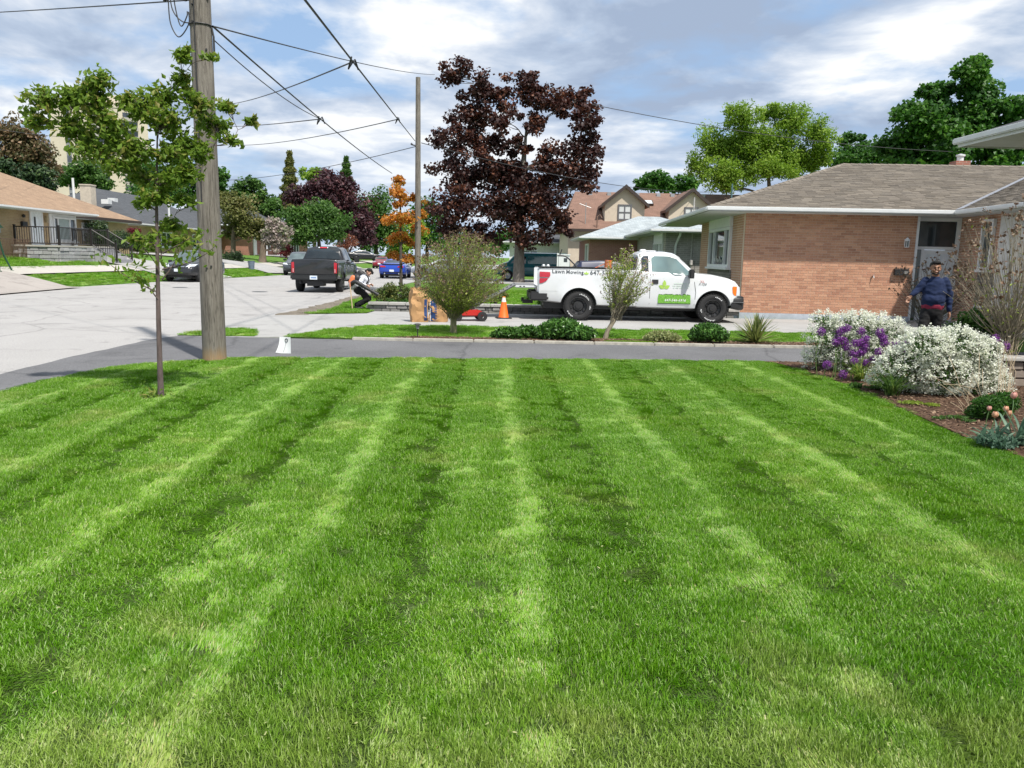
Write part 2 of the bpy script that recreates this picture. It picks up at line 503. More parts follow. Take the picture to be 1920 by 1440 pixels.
MUD_M = dirt_mat('roadside_dirt', (0.10, 0.085, 0.065), (0.20, 0.175, 0.14), (0.34, 0.30, 0.25))

def grid_mesh(name, xs, ys, zf, m, kind='structure'):
    X, Y = np.meshgrid(xs, ys)
    V = np.stack([X.ravel(), Y.ravel(), zf(X, Y).ravel()], 1)
    nx, ny = len(xs), len(ys)
    i = np.arange((nx - 1) * (ny - 1)); r, c = i // (nx - 1), i % (nx - 1)
    a = r * nx + c
    F = np.stack([a, a + 1, a + nx + 1, a + nx], 1)
    me = np_mesh(name, V, F, smooth=True)
    return link(name, me, m, kind=kind)
xs = np.concatenate([[-1500, -700, -300, -150, -90, -60], np.arange(-46, -13, 0.5), [-11, -8, -5, 0, 6, 14, 25, 45, 80, 150, 300, 700, 1500]])
ys = np.concatenate([[-300, -80, -30], np.arange(-10, 120, 1.5), np.arange(120, 260, 8), [300, 400, 600, 1000, 1800]])
grid_mesh('ground', xs, ys, lambda X, Y: H(X, Y) - 0.035, FIELD_M)

def sheet(name, poly, z, m, kind='structure', edge=0.05):
    """flat sheet with a thin rim so that its edge has depth"""
    mb = MB(); n = len(poly)
    top = [(x, y, z) for x, y in poly]; bot = [(x, y, z - edge) for x, y in poly]
    mb.add(top + bot, [tuple(range(n))] + [(i, (i + 1) % n, n + (i + 1) % n, n + i) for i in range(n)])
    return mb.build(name, m, kind=kind)
def jag(poly, step=0.25, amp=0.03, seed=0):
    """worn, uneven outline"""
    r = random.Random(seed); out = []
    for i in range(len(poly)):
        a, b = Vector(poly[i]), Vector(poly[(i + 1) % len(poly)])
        k = max(1, int((b - a).length / step))
        nrm = Vector((-(b - a).y, (b - a).x)).normalized() if (b - a).length > 0 else Vector((0, 0))
        for j in range(k):
            q = a.lerp(b, j / k)
            if j: q = q + nrm * r.uniform(-amp, amp)
            out.append((q.x, q.y))
    return out
road = [(x, y) for x, y in ROAD_R] + [(x, y) for x, y in reversed(ROAD_L)]
sheet('road', road, 0.0, ROAD_M)
# dark asphalt driveway crossing behind the lawn
drive = [(-6.45, 8.3), (-6.55, 11.8), (-6.42, 14.6), (-6.2, 15.35), (-3.2, 15.25), (0.4, 15.2), (11.4, 15.25), (11.4, 12.9), (4.6, 12.9), (-3.9, 12.2), (-4.8, 11.7), (-5.4, 10.9), (-5.7, 9.8), (-5.85, 8.3)]
sheet('driveway', jag(drive, 0.3, 0.025, 1), 0.006, DRIVE_M)
# pale second driveway with the pickup
drive2 = [(-6.0, 15.6), (-6.2, 21.6), (-5.2, 21.4), (-3.6, 22.2), (-3.5, 23.16), (13.5, 23.16), (14.0, 23.0), (14.0, 18.5), (-2.0, 18.5), (-3.0, 18.0), (-4.2, 15.5), (-5.0, 15.3)]
sheet('concrete_driveway', jag(drive2, 0.5, 0.012, 2), 0.004, CONC_M)
KERB_Y0, KERB_Y1 = 15.16, 15.30
kb = MB()
kx = -2.75
while kx < 7.4:
    w = 1.2
    kb.box(kx, kx + w - 0.012, KERB_Y0, KERB_Y1, -0.05, 0.055)
    kx += w
kb.build('kerb', KERB_M, kind='structure', bevel=0.012)
# strip between the driveways, boulevard tips
STRIP = [(-4.15, 15.40), (-2.75, 15.32), (8.0, 15.32), (8.0, 18.45), (-2.0, 18.45), (-2.9, 18.05), (-3.6, 17.0)]
TIP = [(-6.25, 15.42), (-5.75, 16.9), (-5.15, 16.8), (-4.75, 15.5)]
BLVD = [(-5.15, 21.5), (-3.65, 22.3), (-3.65, 23.2), (-3.8, 27), (-4.2, 34), (-4.95, 34), (-5.0, 27), (-4.75, 23.4)]
sheet('garden_strip', STRIP, 0.02, SOIL_M)
sheet('grass_verge', TIP, 0.015, SOIL_M)
sheet('grass_boulevard', BLVD, 0.02, SOIL_M)
sheet('roadside_dirt', jag([(-5.85, 20.9), (-5.05, 21.3), (-4.7, 23.4), (-4.9, 27), (-4.9, 34), (-5.5, 34), (-5.6, 27), (-5.75, 23)], 0.35, 0.10, 5), 0.012, MUD_M)
sheet('planting_soil', jag([(-2.3, 15.32), (7.6, 15.32), (7.6, 16.15), (4.5, 15.95), (2.2, 16.2), (0.3, 15.8), (-1.6, 15.95)], 0.3, 0.05, 7), 0.03, MULCH_M)
# front lawn
LAWN = [(-5.72, -3), (-5.72, 8.3), (-5.66, 9.8), (-5.36, 10.95), (-4.75, 11.75), (-3.9, 12.25), (0, 12.65), (4.6, 12.95), (4.85, 12.6), (4.95, 11.5), (5.0, 10.4), (4.85, 8.7), (4.72, 7.4), (4.75, 6.6), (4.9, 5.0), (5.0, -3)]
sheet('lawn', LAWN, 0.012, SOIL_M)
bed = [(4.6, 12.95), (4.85, 12.6), (4.95, 11.5), (5.0, 10.4), (4.85, 8.7), (4.72, 7.4), (4.75, 6.6), (4.9, 5.0), (5.0, 2.0), (9.5, 2.0), (9.5, 12.88), (6.5, 12.88)]
sheet('flower_bed', bed, 0.022, MULCH_M)
# left hand side: sidewalk and drives that climb the bank
def bank_strip(name, pa, pb, m, lift=0.03, n=60):
    """band between two polylines (same number of points), laid on the bank"""
    def res(p):
        p = np.array(p, float); d = np.concatenate([[0], np.cumsum(np.hypot(*np.diff(p, axis=0).T))])
        s = np.linspace(0, d[-1], n)
        return np.stack([np.interp(s, d, p[:, 0]), np.interp(s, d, p[:, 1])], 1)
    A, B = res(pa), res(pb)
    rows = [A * (1 - k) + B * k for k in np.linspace(0, 1, 5)]
    V = np.concatenate([np.concatenate([r, (H(r[:, 0], r[:, 1]) + lift)[:, None]], 1) for r in rows])
    F = [(k * n + i, k * n + i + 1, (k + 1) * n + i + 1, (k + 1) * n + i) for k in range(4) for i in range(n - 1)]
    return link(name, np_mesh(name, V, np.array(F), smooth=True), m, kind='structure')
off = lambda d: [(x - d, y) for x, y in ROAD_L if -5 < y < 130]
bank_strip('sidewalk', off(2.0), off(3.5), CONC2_M, 0.035, 110)
bank_strip('left_driveway', [(-16.9, 25), (-30, 27)], [(-17.5, 33.5), (-30, 33)], asphalt_mat('pink_grey_drive', (0.34, 0.31, 0.285), 0.08, 0.15), 0.045)
bank_strip('sloping_driveway', [(-17.4, 43), (-22, 44.5), (-34, 52)], [(-16.6, 50), (-22, 49.5), (-34, 57)], CONC_M, 0.045)
bank_strip('far_driveway', [(-16.3, 57), (-30, 58)], [(-15.6, 64), (-30, 63)], CONC_M, 0.045)
bank_strip('farther_driveway', [(-15.4, 84), (-28, 84)], [(-15.3, 92), (-28, 91)], CONC_M, 0.045)
# neighbour's drive on the right beyond the maple
sheet('neighbour_driveway', [(-4.4, 50), (-4.0, 61), (9, 60), (9, 51)], 0.0, CONC_M)
for i, (x, y, s) in enumerate([(-9.9, 33.2, 0.33), (-14.2, 35.6, 0.33)]):
    mb = MB(); mb.lathe([(0.0, 0.0), (s, 0.0), (s, 0.004), (s * 0.93, 0.007), (s * 0.9, 0.004), (0, 0.006)], 24)
    tag(mb.build('manhole_cover', STEEL_DK, loc=(x, y, 0.001)), ['round iron manhole cover in the road left of the parked black pickup', 'round iron manhole cover in the road in front of the charcoal SUV'][i], 'manhole cover', 'manhole covers')

# ------------------------------------------------------------------ grass blades
def blade_mat(name, c_lo, c_mid, c_hi, dry):
    m, t, b = new_mat(name)
    at = N(t, 'ShaderNodeAttribute', attribute_name='v')
    v = pos_vec(t)
    cc = ramp(t, at.outputs['Fac'], [(0.0, c_lo), (0.5, c_mid), (0.78, c_hi), (0.95, (0.38, 0.49, 0.22)), (0.985, dry)])  # pale stop before dry carries the painted stripe sheen
    p1 = noise(t, v, 1.1, 5, 0.6, 0.3)
    p2 = noise(t, v, 0.55, 3, 0.5)
    cc = mixc(t, ramp(t, p1, [(0.55, 0.0), (0.74, 0.36)]), cc, mixc(t, at.outputs['Fac'], tuple(x * 0.85 for x in dry), tuple(x * 1.2 for x in dry)))
    cc = mixc(t, 1.0, cc, ramp(t, p2, [(0.3, (0.80, 0.86, 0.85)), (0.7, (1.15, 1.08, 1.1))]), 'MULTIPLY')
    # the browner, thinner edge of the lawn nearest the house walk
    sp = N(t, 'ShaderNodeSeparateXYZ'); L(t, v, sp.inputs[0])
    nz = noise(t, v, 2.2, 4, 0.6)
    yy = N(t, 'ShaderNodeMath', operation='MULTIPLY_ADD'); L(t, nz, yy.inputs[0]); yy.inputs[1].default_value = -1.6; L(t, sp.outputs['Y'], yy.inputs[2])
    edge = ramp(t, yy.outputs[0], [(0.0, 0.0), (1.0, 0.0)])
    mr = N(t, 'ShaderNodeMapRange'); L(t, yy.outputs[0], mr.inputs[0]); mr.inputs[1].default_value = 1.5; mr.inputs[2].default_value = 2.1; mr.inputs[3].default_value = 0.26; mr.inputs[4].default_value = 0.0
    cc = mixc(t, mr.outputs[0], cc, tuple(x * 1.05 for x in dry))
    L(t, cc, b.inputs['Base Color'])
    b.inputs['Roughness'].default_value = 0.42
    b.inputs['Specular IOR Level'].default_value = 0.25
    tr = N(t, 'ShaderNodeBsdfTranslucent'); L(t, mixc(t, 1.0, cc, (1.25, 1.3, 0.7), 'MULTIPLY'), tr.inputs['Color'])
    mx = N(t, 'ShaderNodeMixShader'); mx.inputs[0].default_value = 0.26
    L(t, b.outputs[0], mx.inputs[1]); L(t, tr.outputs[0], mx.inputs[2])
    L(t, mx.outputs[0], t.nodes['Material Output'].inputs['Surface'])
    MATS[name] = m
    return m
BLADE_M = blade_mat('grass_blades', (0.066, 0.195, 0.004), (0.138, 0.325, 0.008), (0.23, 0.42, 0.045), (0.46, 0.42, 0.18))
def tuft_mesh(name, n, rad, hmin, hmax, width, lean_dir, spread, seed, vr=(0, 1)):
    """a patch of mown blades; lean_dir bends the whole patch along y"""
    r = np.random.default_rng(seed)
    ang = r.uniform(0, 2 * np.pi, n); rr = rad * np.sqrt(r.uniform(0, 1, n))
    bx, by = rr * np.cos(ang), rr * np.sin(ang)
    h = r.uniform(hmin, hmax, n)
    fa = r.uniform(0, 2 * np.pi, n)
    lx = r.normal(0, spread, n); ly = r.normal(lean_dir, spread, n)
    w = width * r.uniform(0.7, 1.3, n)
    sx, sy = np.cos(fa) * w / 2, np.sin(fa) * w / 2
    norm = np.sqrt(lx ** 2 + ly ** 2 + 1)
    dx, dy, dz = lx / norm, ly / norm, 1 / norm
    V = np.zeros((n, 5, 3), np.float32)
    V[:, 0] = np.stack([bx - sx, by - sy, np.zeros(n)], 1)
    V[:, 1] = np.stack([bx + sx, by + sy, np.zeros(n)], 1)
    mx, my, mz = bx + dx * h * 0.45, by + dy * h * 0.45, (dz * 0.45 + 0.07) * h
    V[:, 2] = np.stack([mx + sx * 0.9, my + sy * 0.9, mz], 1)
    V[:, 3] = np.stack([mx - sx * 0.9, my - sy * 0.9, mz], 1)
    V[:, 4] = np.stack([bx + dx * h * 1.1, by + dy * h * 1.1, dz * h * 0.97], 1)
    base = (np.arange(n) * 5)[:, None]
    me = np_mesh(name, V.reshape(-1, 3), [base + np.array([[0, 1, 2, 3]]), base + np.array([[3, 2, 4]])], smooth=True, vattr=np.repeat(r.uniform(vr[0], vr[1], n), 5))
    me.materials.append(BLADE_M)
    return me
TUFTS = bpy.data.collections.new('grass_tuft_sources')      # not linked to the scene: only sources for the lawn
k = 0
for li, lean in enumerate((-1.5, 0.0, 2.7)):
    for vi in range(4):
        o = bpy.data.objects.new('tuft_%02d' % k, tuft_mesh('grass_tuft', 230, 0.095, 0.020, 0.046, 0.0034 if li < 2 else 0.0042, lean, 0.40, 100 + k, ((0, 0.72), (0, 0.97), (0.45, 1.0))[li]))        # sheen and shade of the mowing stripes put into blade colour by lean
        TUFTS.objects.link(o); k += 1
gn = bpy.data.node_groups.new('scatter_tufts', 'GeometryNodeTree')
gn.interface.new_socket('Geometry', in_out='INPUT', socket_type='NodeSocketGeometry')
gn.interface.new_socket('Geometry', in_out='OUTPUT', socket_type='NodeSocketGeometry')
gi, go = N(gn, 'NodeGroupInput'), N(gn, 'NodeGroupOutput')
ci = N(gn, 'GeometryNodeCollectionInfo'); ci.inputs['Collection'].default_value = TUFTS
ci.inputs['Separate Children'].default_value = True; ci.inputs['Reset Children'].default_value = True
ip = N(gn, 'GeometryNodeInstanceOnPoints'); ip.inputs['Pick Instance'].default_value = True
def attr_in(nm, typ):
    a = N(gn, 'GeometryNodeInputNamedAttribute', data_type=typ); a.inputs['Name'].default_value = nm
    return a.outputs['Attribute']
e2r = N(gn, 'FunctionNodeEulerToRotation'); L(gn, attr_in('rot', 'FLOAT_VECTOR'), e2r.inputs[0])
L(gn, gi.outputs[0], ip.inputs['Points']); L(gn, ci.outputs[0], ip.inputs['Instance'])
L(gn, attr_in('idx', 'INT'), ip.inputs['Instance Index']); L(gn, e2r.outputs[0], ip.inputs['Rotation']); L(gn, attr_in('scl', 'FLOAT_VECTOR'), ip.inputs['Scale'])
L(gn, ip.outputs[0], go.inputs[0])
def scatter(name, pts, yaw, scl, idx, label=None):
    me = bpy.data.meshes.new(name)
    me.vertices.add(len(pts)); me.vertices.foreach_set('co', np.asarray(pts, np.float32).ravel())
    a = me.attributes.new('rot', 'FLOAT_VECTOR', 'POINT'); rot = np.zeros((len(pts), 3), np.float32); rot[:, 2] = yaw; a.data.foreach_set('vector', rot.ravel())
    a = me.attributes.new('scl', 'FLOAT_VECTOR', 'POINT'); a.data.foreach_set('vector', np.asarray(scl, np.float32).ravel())
    a = me.attributes.new('idx', 'INT', 'POINT'); a.data.foreach_set('value', np.asarray(idx, np.int32))
    o = bpy.data.objects.new(name, me); col.objects.link(o)
    md = o.modifiers.new('scatter', 'NODES'); md.node_group = gn
    return tag(o, label, 'grass', kind='stuff')
def jitter_points(poly, cell, holes=()):
    P = np.array(poly); x0, y0 = P.min(0); x1, y1 = P.max(0)
    gx, gy = np.meshgrid(np.arange(x0, x1, cell), np.arange(y0, y1, cell))
    Q = np.stack([gx.ravel(), gy.ravel()], 1) + rng.uniform(-cell * 0.7, cell * 0.7, (gx.size, 2))
    Q = Q[in_poly(Q, poly)]
    for cx, cy, r_ in holes: Q = Q[np.hypot(Q[:, 0] - cx, Q[:, 1] - cy) > r_]
    return Q
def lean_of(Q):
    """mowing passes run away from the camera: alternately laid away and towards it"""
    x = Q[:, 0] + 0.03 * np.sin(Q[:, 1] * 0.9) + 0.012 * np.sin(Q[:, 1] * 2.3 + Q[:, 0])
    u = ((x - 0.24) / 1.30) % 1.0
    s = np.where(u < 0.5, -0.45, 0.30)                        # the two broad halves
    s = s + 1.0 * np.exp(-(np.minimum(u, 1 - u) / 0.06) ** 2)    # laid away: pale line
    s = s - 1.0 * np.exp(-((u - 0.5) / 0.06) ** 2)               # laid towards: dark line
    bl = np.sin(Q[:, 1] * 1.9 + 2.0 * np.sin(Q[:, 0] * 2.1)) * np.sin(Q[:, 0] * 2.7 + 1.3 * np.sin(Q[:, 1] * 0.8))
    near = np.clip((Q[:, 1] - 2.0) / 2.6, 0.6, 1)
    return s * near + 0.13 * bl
Q = jitter_points(LAWN, 0.088, holes=[(-3.78, 8.75, 0.22), (-4.3, 11.95, 0.17)])
Q = Q[(Q[:, 1] > 1.2)]
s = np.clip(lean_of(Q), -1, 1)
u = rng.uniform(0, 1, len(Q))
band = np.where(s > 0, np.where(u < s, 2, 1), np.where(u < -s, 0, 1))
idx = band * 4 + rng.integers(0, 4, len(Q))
hn = 0.75 + 0.45 * (np.sin(Q[:, 0] * 3.1 + 1.7 * np.sin(Q[:, 1] * 1.3)) * np.sin(Q[:, 1] * 2.2)) * 0.5 + rng.uniform(-0.1, 0.25, len(Q))
uu = ((Q[:, 0] - 0.24) / 1.30) % 1.0; hn = hn * (1 - 0.45 * np.exp(-((uu - 0.5) / 0.07) ** 2))       # wheel tracks are pressed down
sc = np.stack([np.ones(len(Q)), np.ones(len(Q)), hn * np.where(Q[:, 1] < 3.2, 1.2, 1.0)], 1)
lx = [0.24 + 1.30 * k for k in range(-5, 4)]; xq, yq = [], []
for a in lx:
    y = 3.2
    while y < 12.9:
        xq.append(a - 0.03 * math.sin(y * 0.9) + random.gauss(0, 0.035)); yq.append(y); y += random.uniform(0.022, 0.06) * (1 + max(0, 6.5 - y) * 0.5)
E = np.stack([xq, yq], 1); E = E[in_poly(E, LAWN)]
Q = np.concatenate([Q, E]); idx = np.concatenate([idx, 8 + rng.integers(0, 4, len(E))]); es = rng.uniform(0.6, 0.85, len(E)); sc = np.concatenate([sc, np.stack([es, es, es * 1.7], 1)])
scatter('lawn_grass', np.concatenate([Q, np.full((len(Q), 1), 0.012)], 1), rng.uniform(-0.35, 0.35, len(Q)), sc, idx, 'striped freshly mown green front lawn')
def verge_grass(name, poly, z, cell, size, label, holes=(), hz=None):
    Q = jitter_points(poly, cell, holes)
    zz = hz(Q[:, 0], Q[:, 1]) if hz else np.full(len(Q), z)
    sc = np.stack([np.full(len(Q), size), np.full(len(Q), size), size * rng.uniform(0.7, 1.3, len(Q))], 1)
    return scatter(name, np.concatenate([Q, zz[:, None]], 1), rng.uniform(0, 6.28, len(Q)), sc, rng.integers(0, 12, len(Q)), label)
verge_grass('strip_grass', [(-4.15, 15.42), (-2.75, 15.4), (-1.6, 15.95), (0.3, 15.85), (2.2, 16.2), (4.5, 16.0), (7.6, 16.2), (8, 18.4), (-2.0, 18.42), (-2.9, 18.05), (-3.6, 17.0)], 0.02, 0.13, 1.35, 'grass strip between the dark and the pale driveway')
verge_grass('tip_grass', TIP, 0.015, 0.13, 1.4, 'small grass tip behind the wooden utility pole')
verge_grass('boulevard_grass', BLVD, 0.02, 0.16, 1.7, 'grass patch under the man with the leaf blower')
LB = [(x - 0.15, y) for x, y in ROAD_L if 30 <= y < 60][::1] + [(x - 1.95, y) for x, y in reversed([q for q in ROAD_L if 30 <= q[1] < 60])]
verge_grass('left_boulevard_grass', LB, 0, 0.26, 2.5, 'grass between the far kerb and the sidewalk', hz=lambda a, b: H(a, b) - 0.03)
Rn = rng.uniform
verge_grass('left_bank_grass', [(-21.2, 34.5), (-21, 42.5), (-24.5, 44), (-26, 44), (-26, 34.5)], 0, 0.30, 2.7, 'grass bank below the brown roofed bungalow', hz=lambda a, b: H(a, b) - 0.03)
verge_grass('neighbour_lawn_grass', [(-3.7, 23.8), (6.8, 23.9), (7, 40), (-3.9, 40)], 0, 0.26, 2.4, 'lawn behind the low stone wall', hz=lambda a, b: a * 0 - 0.03)
# ------------------------------------------------------------------ houses
BRICK_W = brick_mat('salmon_brick_face', (0.50, 0.275, 0.18), (0.44, 0.225, 0.15), (0.58, 0.46, 0.36), bw=0.245, bh=0.0775)
BRICK_PC = piece_mat('salmon_brick', [(0.38, 0.185, 0.12), (0.48, 0.25, 0.155), (0.53, 0.285, 0.18), (0.57, 0.32, 0.205), (0.45, 0.225, 0.145), (0.51, 0.268, 0.172)])
MORTAR = mat('mortar', (0.62, 0.50, 0.39), 0.95, 0.12, 20, bmp=0.3)
GREYBRICK = brick_mat('grey_brick_face', (0.33, 0.31, 0.28), (0.26, 0.245, 0.225), (0.42, 0.40, 0.37), bw=0.3, bh=0.09)
STONE_PANEL = brick_mat('stone_panel', (0.27, 0.25, 0.22), (0.18, 0.165, 0.15), (0.12, 0.11, 0.10), bw=0.5, bh=0.09, mort=0.012)
BUFFBRICK = brick_mat('buff_brick_face', (0.44, 0.31, 0.165), (0.37, 0.25, 0.13), (0.42, 0.34, 0.23), bw=0.24, bh=0.078)
REDBRICK = brick_mat('red_brick_face', (0.36, 0.13, 0.085), (0.29, 0.10, 0.065), (0.36, 0.26, 0.21))
PINKBRICK = brick_mat('pink_brick_face', (0.33, 0.155, 0.125), (0.285, 0.125, 0.10), (0.33, 0.21, 0.17))
SH_TAN = piece_mat('grey_brown_shingle', [(0.145, 0.126, 0.104), (0.185, 0.16, 0.13), (0.225, 0.195, 0.158), (0.17, 0.148, 0.122), (0.205, 0.178, 0.146), (0.13, 0.114, 0.095)], 0.95, 60, 0.5)
SH_TAN_F = shingle_mat('grey_brown_shingle_far', (0.19, 0.155, 0.125), (0.235, 0.19, 0.155), (0.12, 0.10, 0.08), 'xy')
SH_BLUE = shingle_mat('blue_grey_shingle', (0.30, 0.34, 0.36), (0.40, 0.44, 0.455), (0.20, 0.22, 0.23), 'x')
SH_RED = shingle_mat('red_brown_shingle', (0.19, 0.112, 0.082), (0.23, 0.135, 0.10), (0.125, 0.075, 0.055), 'x')
SH_BROWN = shingle_mat('light_brown_shingle', (0.27, 0.18, 0.115), (0.33, 0.225, 0.145), (0.19, 0.125, 0.08), 'y')
SH_DARK = shingle_mat('charcoal_shingle', (0.062, 0.068, 0.075), (0.085, 0.09, 0.10), (0.035, 0.038, 0.042), 'y')
ALU = mat('white_aluminium', (0.66, 0.67, 0.67), 0.45, 0.05, 4)
SOFFIT = mat('soffit_aluminium', (0.56, 0.57, 0.56), 0.6, 0.06, 3)
FOUND = mat('foundation_paint', (0.42, 0.46, 0.52), 0.85, 0.14, 5, bmp=0.2)
STUCCO = mat('cream_stucco', (0.58, 0.50, 0.40), 0.9, 0.06, 4, bmp=0.2)
DKTRIM = mat('dark_brown_trim', (0.045, 0.03, 0.025), 0.6)
BLIND = mat('window_blind', (0.60, 0.62, 0.62), 0.8, 0.05)
ROOM_DK = mat('dark_room', (0.03, 0.03, 0.03), 0.9)

def hip_roof(parent, x0, x1, y0, y1, z, rise, m, fascia=ALU, fh=0.16, inset=None, name='roof', soffit=True, gut=0.09):
    """hip roof over a rectangle; ridge on the longer side"""
    lx, ly = x1 - x0, y1 - y0
    d = min(lx, ly) / 2
    if lx >= ly: ra, rb = (x0 + d, (y0 + y1) / 2, z + rise), (x1 - d, (y0 + y1) / 2, z + rise)
    else: ra, rb = ((x0 + x1) / 2, y0 + d, z + rise), ((x0 + x1) / 2, y1 - d, z + rise)
    c = [(x0, y0, z), (x1, y0, z), (x1, y1, z), (x0, y1, z)]
    mb = MB()
    if lx >= ly: mb.add(c + [ra, rb], [(0, 1, 5, 4), (1, 2, 5), (2, 3, 4, 5), (3, 0, 4)])
    else: mb.add(c + [ra, rb], [(0, 1, 4), (1, 2, 5, 4), (2, 3, 5), (3, 0, 4, 5)])
    o = mb.build(name, m, parent)
    f = MB()
    t = 0.03
    f.box(x0, x1, y0, y0 + t, z - fh, z - 0.004); f.box(x0, x1, y1 - t, y1, z - fh, z - 0.004)
    f.box(x0, x0 + t, y0 + t, y1 - t, z - fh, z - 0.004); f.box(x1 - t, x1, y0 + t, y1 - t, z - fh, z - 0.004)
    f.build('fascia', fascia, parent)
    if gut:
        g = MB()
        for a, b, ax in ((x0 - gut, x1 + gut, 'f'), (x0 - gut, x1 + gut, 'b')):
            yy = (y0 - gut, y0 - 0.004) if ax == 'f' else (y1 + 0.004, y1 + gut)
            g.box(a, b, yy[0], yy[1], z - 0.12, z - 0.01)
        g.box(x0 - gut, x0 - 0.004, y0 - 0.004, y1 + 0.004, z - 0.12, z - 0.01); g.box(x1 + 0.004, x1 + gut, y0 - 0.004, y1 + 0.004, z - 0.12, z - 0.01)
        g.build('gutter', ALU, parent, bevel=0.02)
    if soffit: one_box('soffit', SOFFIT, parent, x0 + t, x1 - t, y0 + t, y1 - t, z - fh + 0.006, z - fh + 0.02)
    return o
def window(parent, ax, a0, a1, z0, z1, p, out, frame=WHITE_PT, fw=0.07, mull=(), glass=None, depth=0.06, blind=None, rails=(), sill=True):
    """window in a wall plane: ax='x' means the wall runs along x at y=p; out is the outward direction sign"""
    def B(mb, u0, u1, w0, w1, d0, d1):
        lo, hi = sorted((p + out * d0, p + out * d1))
        if ax == 'x': mb.box(u0, u1, lo, hi, w0, w1)
        else: mb.box(lo, hi, u0, u1, w0, w1)
    w = MB()
    B(w, a0, a1, z1 - fw, z1, 0.003, depth); B(w, a0, a1, z0, z0 + fw, 0.003, depth)
    B(w, a0, a0 + fw, z0 + fw, z1 - fw, 0.003, depth); B(w, a1 - fw, a1, z0 + fw, z1 - fw, 0.003, depth)
    fr = w.build('window', frame, parent)
    for q in mull:
        mb = MB(); B(mb, q - fw * 0.42, q + fw * 0.42, z0 + fw, z1 - fw, 0.006, depth * 0.9); mb.build('mullion', frame, fr)
    for q in rails:
        mb = MB(); B(mb, a0 + fw, a1 - fw, q - fw * 0.35, q + fw * 0.35, 0.006, depth * 0.9); mb.build('rail', frame, fr)
    cuts = [a0 + fw] + list(mull) + [a1 - fw]
    for i in range(len(cuts) - 1):
        mb = MB(); B(mb, cuts[i] + 0.02, cuts[i + 1] - 0.02, z0 + fw, z1 - fw, 0.006, 0.014)
        mb.build('pane', (blind if blind and blind[0] == i else None) and blind[1] or glass or GLASS_HOUSE, fr)
    if sill:
        mb = MB(); B(mb, a0 - 0.06, a1 + 0.06, z0 - 0.07, z0 - 0.002, 0.0, depth + 0.06); mb.build('sill', frame, fr)
    return fr

# ---- salmon brick bungalow with the pickup in its drive
HZ = R(-5.0)
HO = Vector((7.58, 23.42, 0))
house = empty('brick_bungalow', HO, HZ, 'salmon brick bungalow with grey brown shingled roof behind the white pickup', 'house')
LW = 5.0                                                       # length of the wall facing the lawn
wall = one_box('side_wall', MORTAR, house, 0.012, LW - 0.002, -0.005, 0.30, 0.17, 3.16)
bw, bh = 0.233, 0.066
bb = MB(); bb.box(0, bw, -0.012, 0.06, 0, bh, val=0.0)
brick_me = bb.mesh('brick'); brick_me.materials.append(BRICK_PC)
rest = MB(); nb = 0
for row in range(39):
    z = 0.172 + row * 0.0766
    x = 0.0 - (0.1225 if row % 2 else 0)
    while x < LW - 0.02:
        a, b = max(x, 0.0), min(x + bw, LW)
        if b - a > 0.05:
            if nb < 300 and 8 <= row <= 24 and b - a > 0.22:
                o = link('brick', brick_me, parent=wall); o.location = (a, random.uniform(-0.002, 0.002), z); nb += 1
            else:
                rest.box(a, b, -0.012 + random.uniform(-0.002, 0.002), 0.06, z, z + bh, val=random.random())
        x += 0.245
rest.build('brick_courses', BRICK_PC, wall, kind='stuff')
# facade to the street (in shade), window and stone panel below it
fac = MB(); fac.box(0.0, 0.3, 0.302, 7.4, 0.17, 3.16); fac.build('front_wall', BRICK_W, house)
one_box('stone_panel', STONE_PANEL, house, -0.035, -0.001, 1.55, 5.5, 0.17, 1.42)
wf = window(house, 'y', 1.75, 5.3, 1.5, 2.82, 0.0, -1, fw=0.10, mull=(2.55, 4.4), depth=0.10)
one_box('window_head', WHITE_PT, house, -0.11, -0.003, 1.75, 5.3, 2.83, 3.14)
pb = MB()
for k in range(9):
    y0 = 2.7 + k * 0.19; h = random.uniform(0.12, 0.34)
    for j in range(5):
        a = random.uniform(0, 6.28); pb.add([(-0.016, y0, 1.6), (-0.016 - 0.004, y0 + 0.12 * math.cos(a), 1.6 + h), (-0.016, y0 + 0.05 + 0.12 * math.cos(a), 1.6 + h * 0.8)], [(0, 1, 2)])
pb.build('white_flowers', mat('white_petals', (0.7, 0.7, 0.68), 0.7), wf)
one_box('foundation', FOUND, house, -0.02, LW + 0.02, -0.03, 7.4, -0.05, 0.168)
# roof
EZ, OV, OVL, RUN, RISE = 3.28, 0.62, 1.22, 5.62, 1.92
ex0, ey0 = -OVL, -OV
exr = LW + 0.78                                               # inner corner of the eaves
SL = math.hypot(RUN, RISE)
def slope_pt(u, s, base, du, dn):
    """u along the eave, s up the slope (0..1)"""
    return (base[0] + du[0] * u + dn[0] * s * RUN, base[1] + du[1] * u + dn[1] * s * RUN, EZ + s * RISE)
RIDGE_R = exr + RUN + 6
roof_core = MB()
v = [(ex0, ey0, EZ), (exr, ey0, EZ), (exr + RUN, ey0 + RUN, EZ + RISE), (ex0 + RUN, ey0 + RUN, EZ + RISE), (ex0, ey0 + 2 * RUN, EZ),
     (exr, -5.6, EZ), (exr + RUN, -5.6, EZ + RISE), (exr + 2 * RUN, -5.6, EZ), (exr + 2 * RUN, ey0 + 2 * RUN, EZ), ]
roof_core.add([(a, b, c - 0.03) for a, b, c in v], [(0, 1, 2, 3), (0, 3, 4), (1, 5, 6, 2), (6, 7, 8, 2), (3, 2, 8, 4)])
roof = roof_core.build('roof', SH_TAN_F, house)
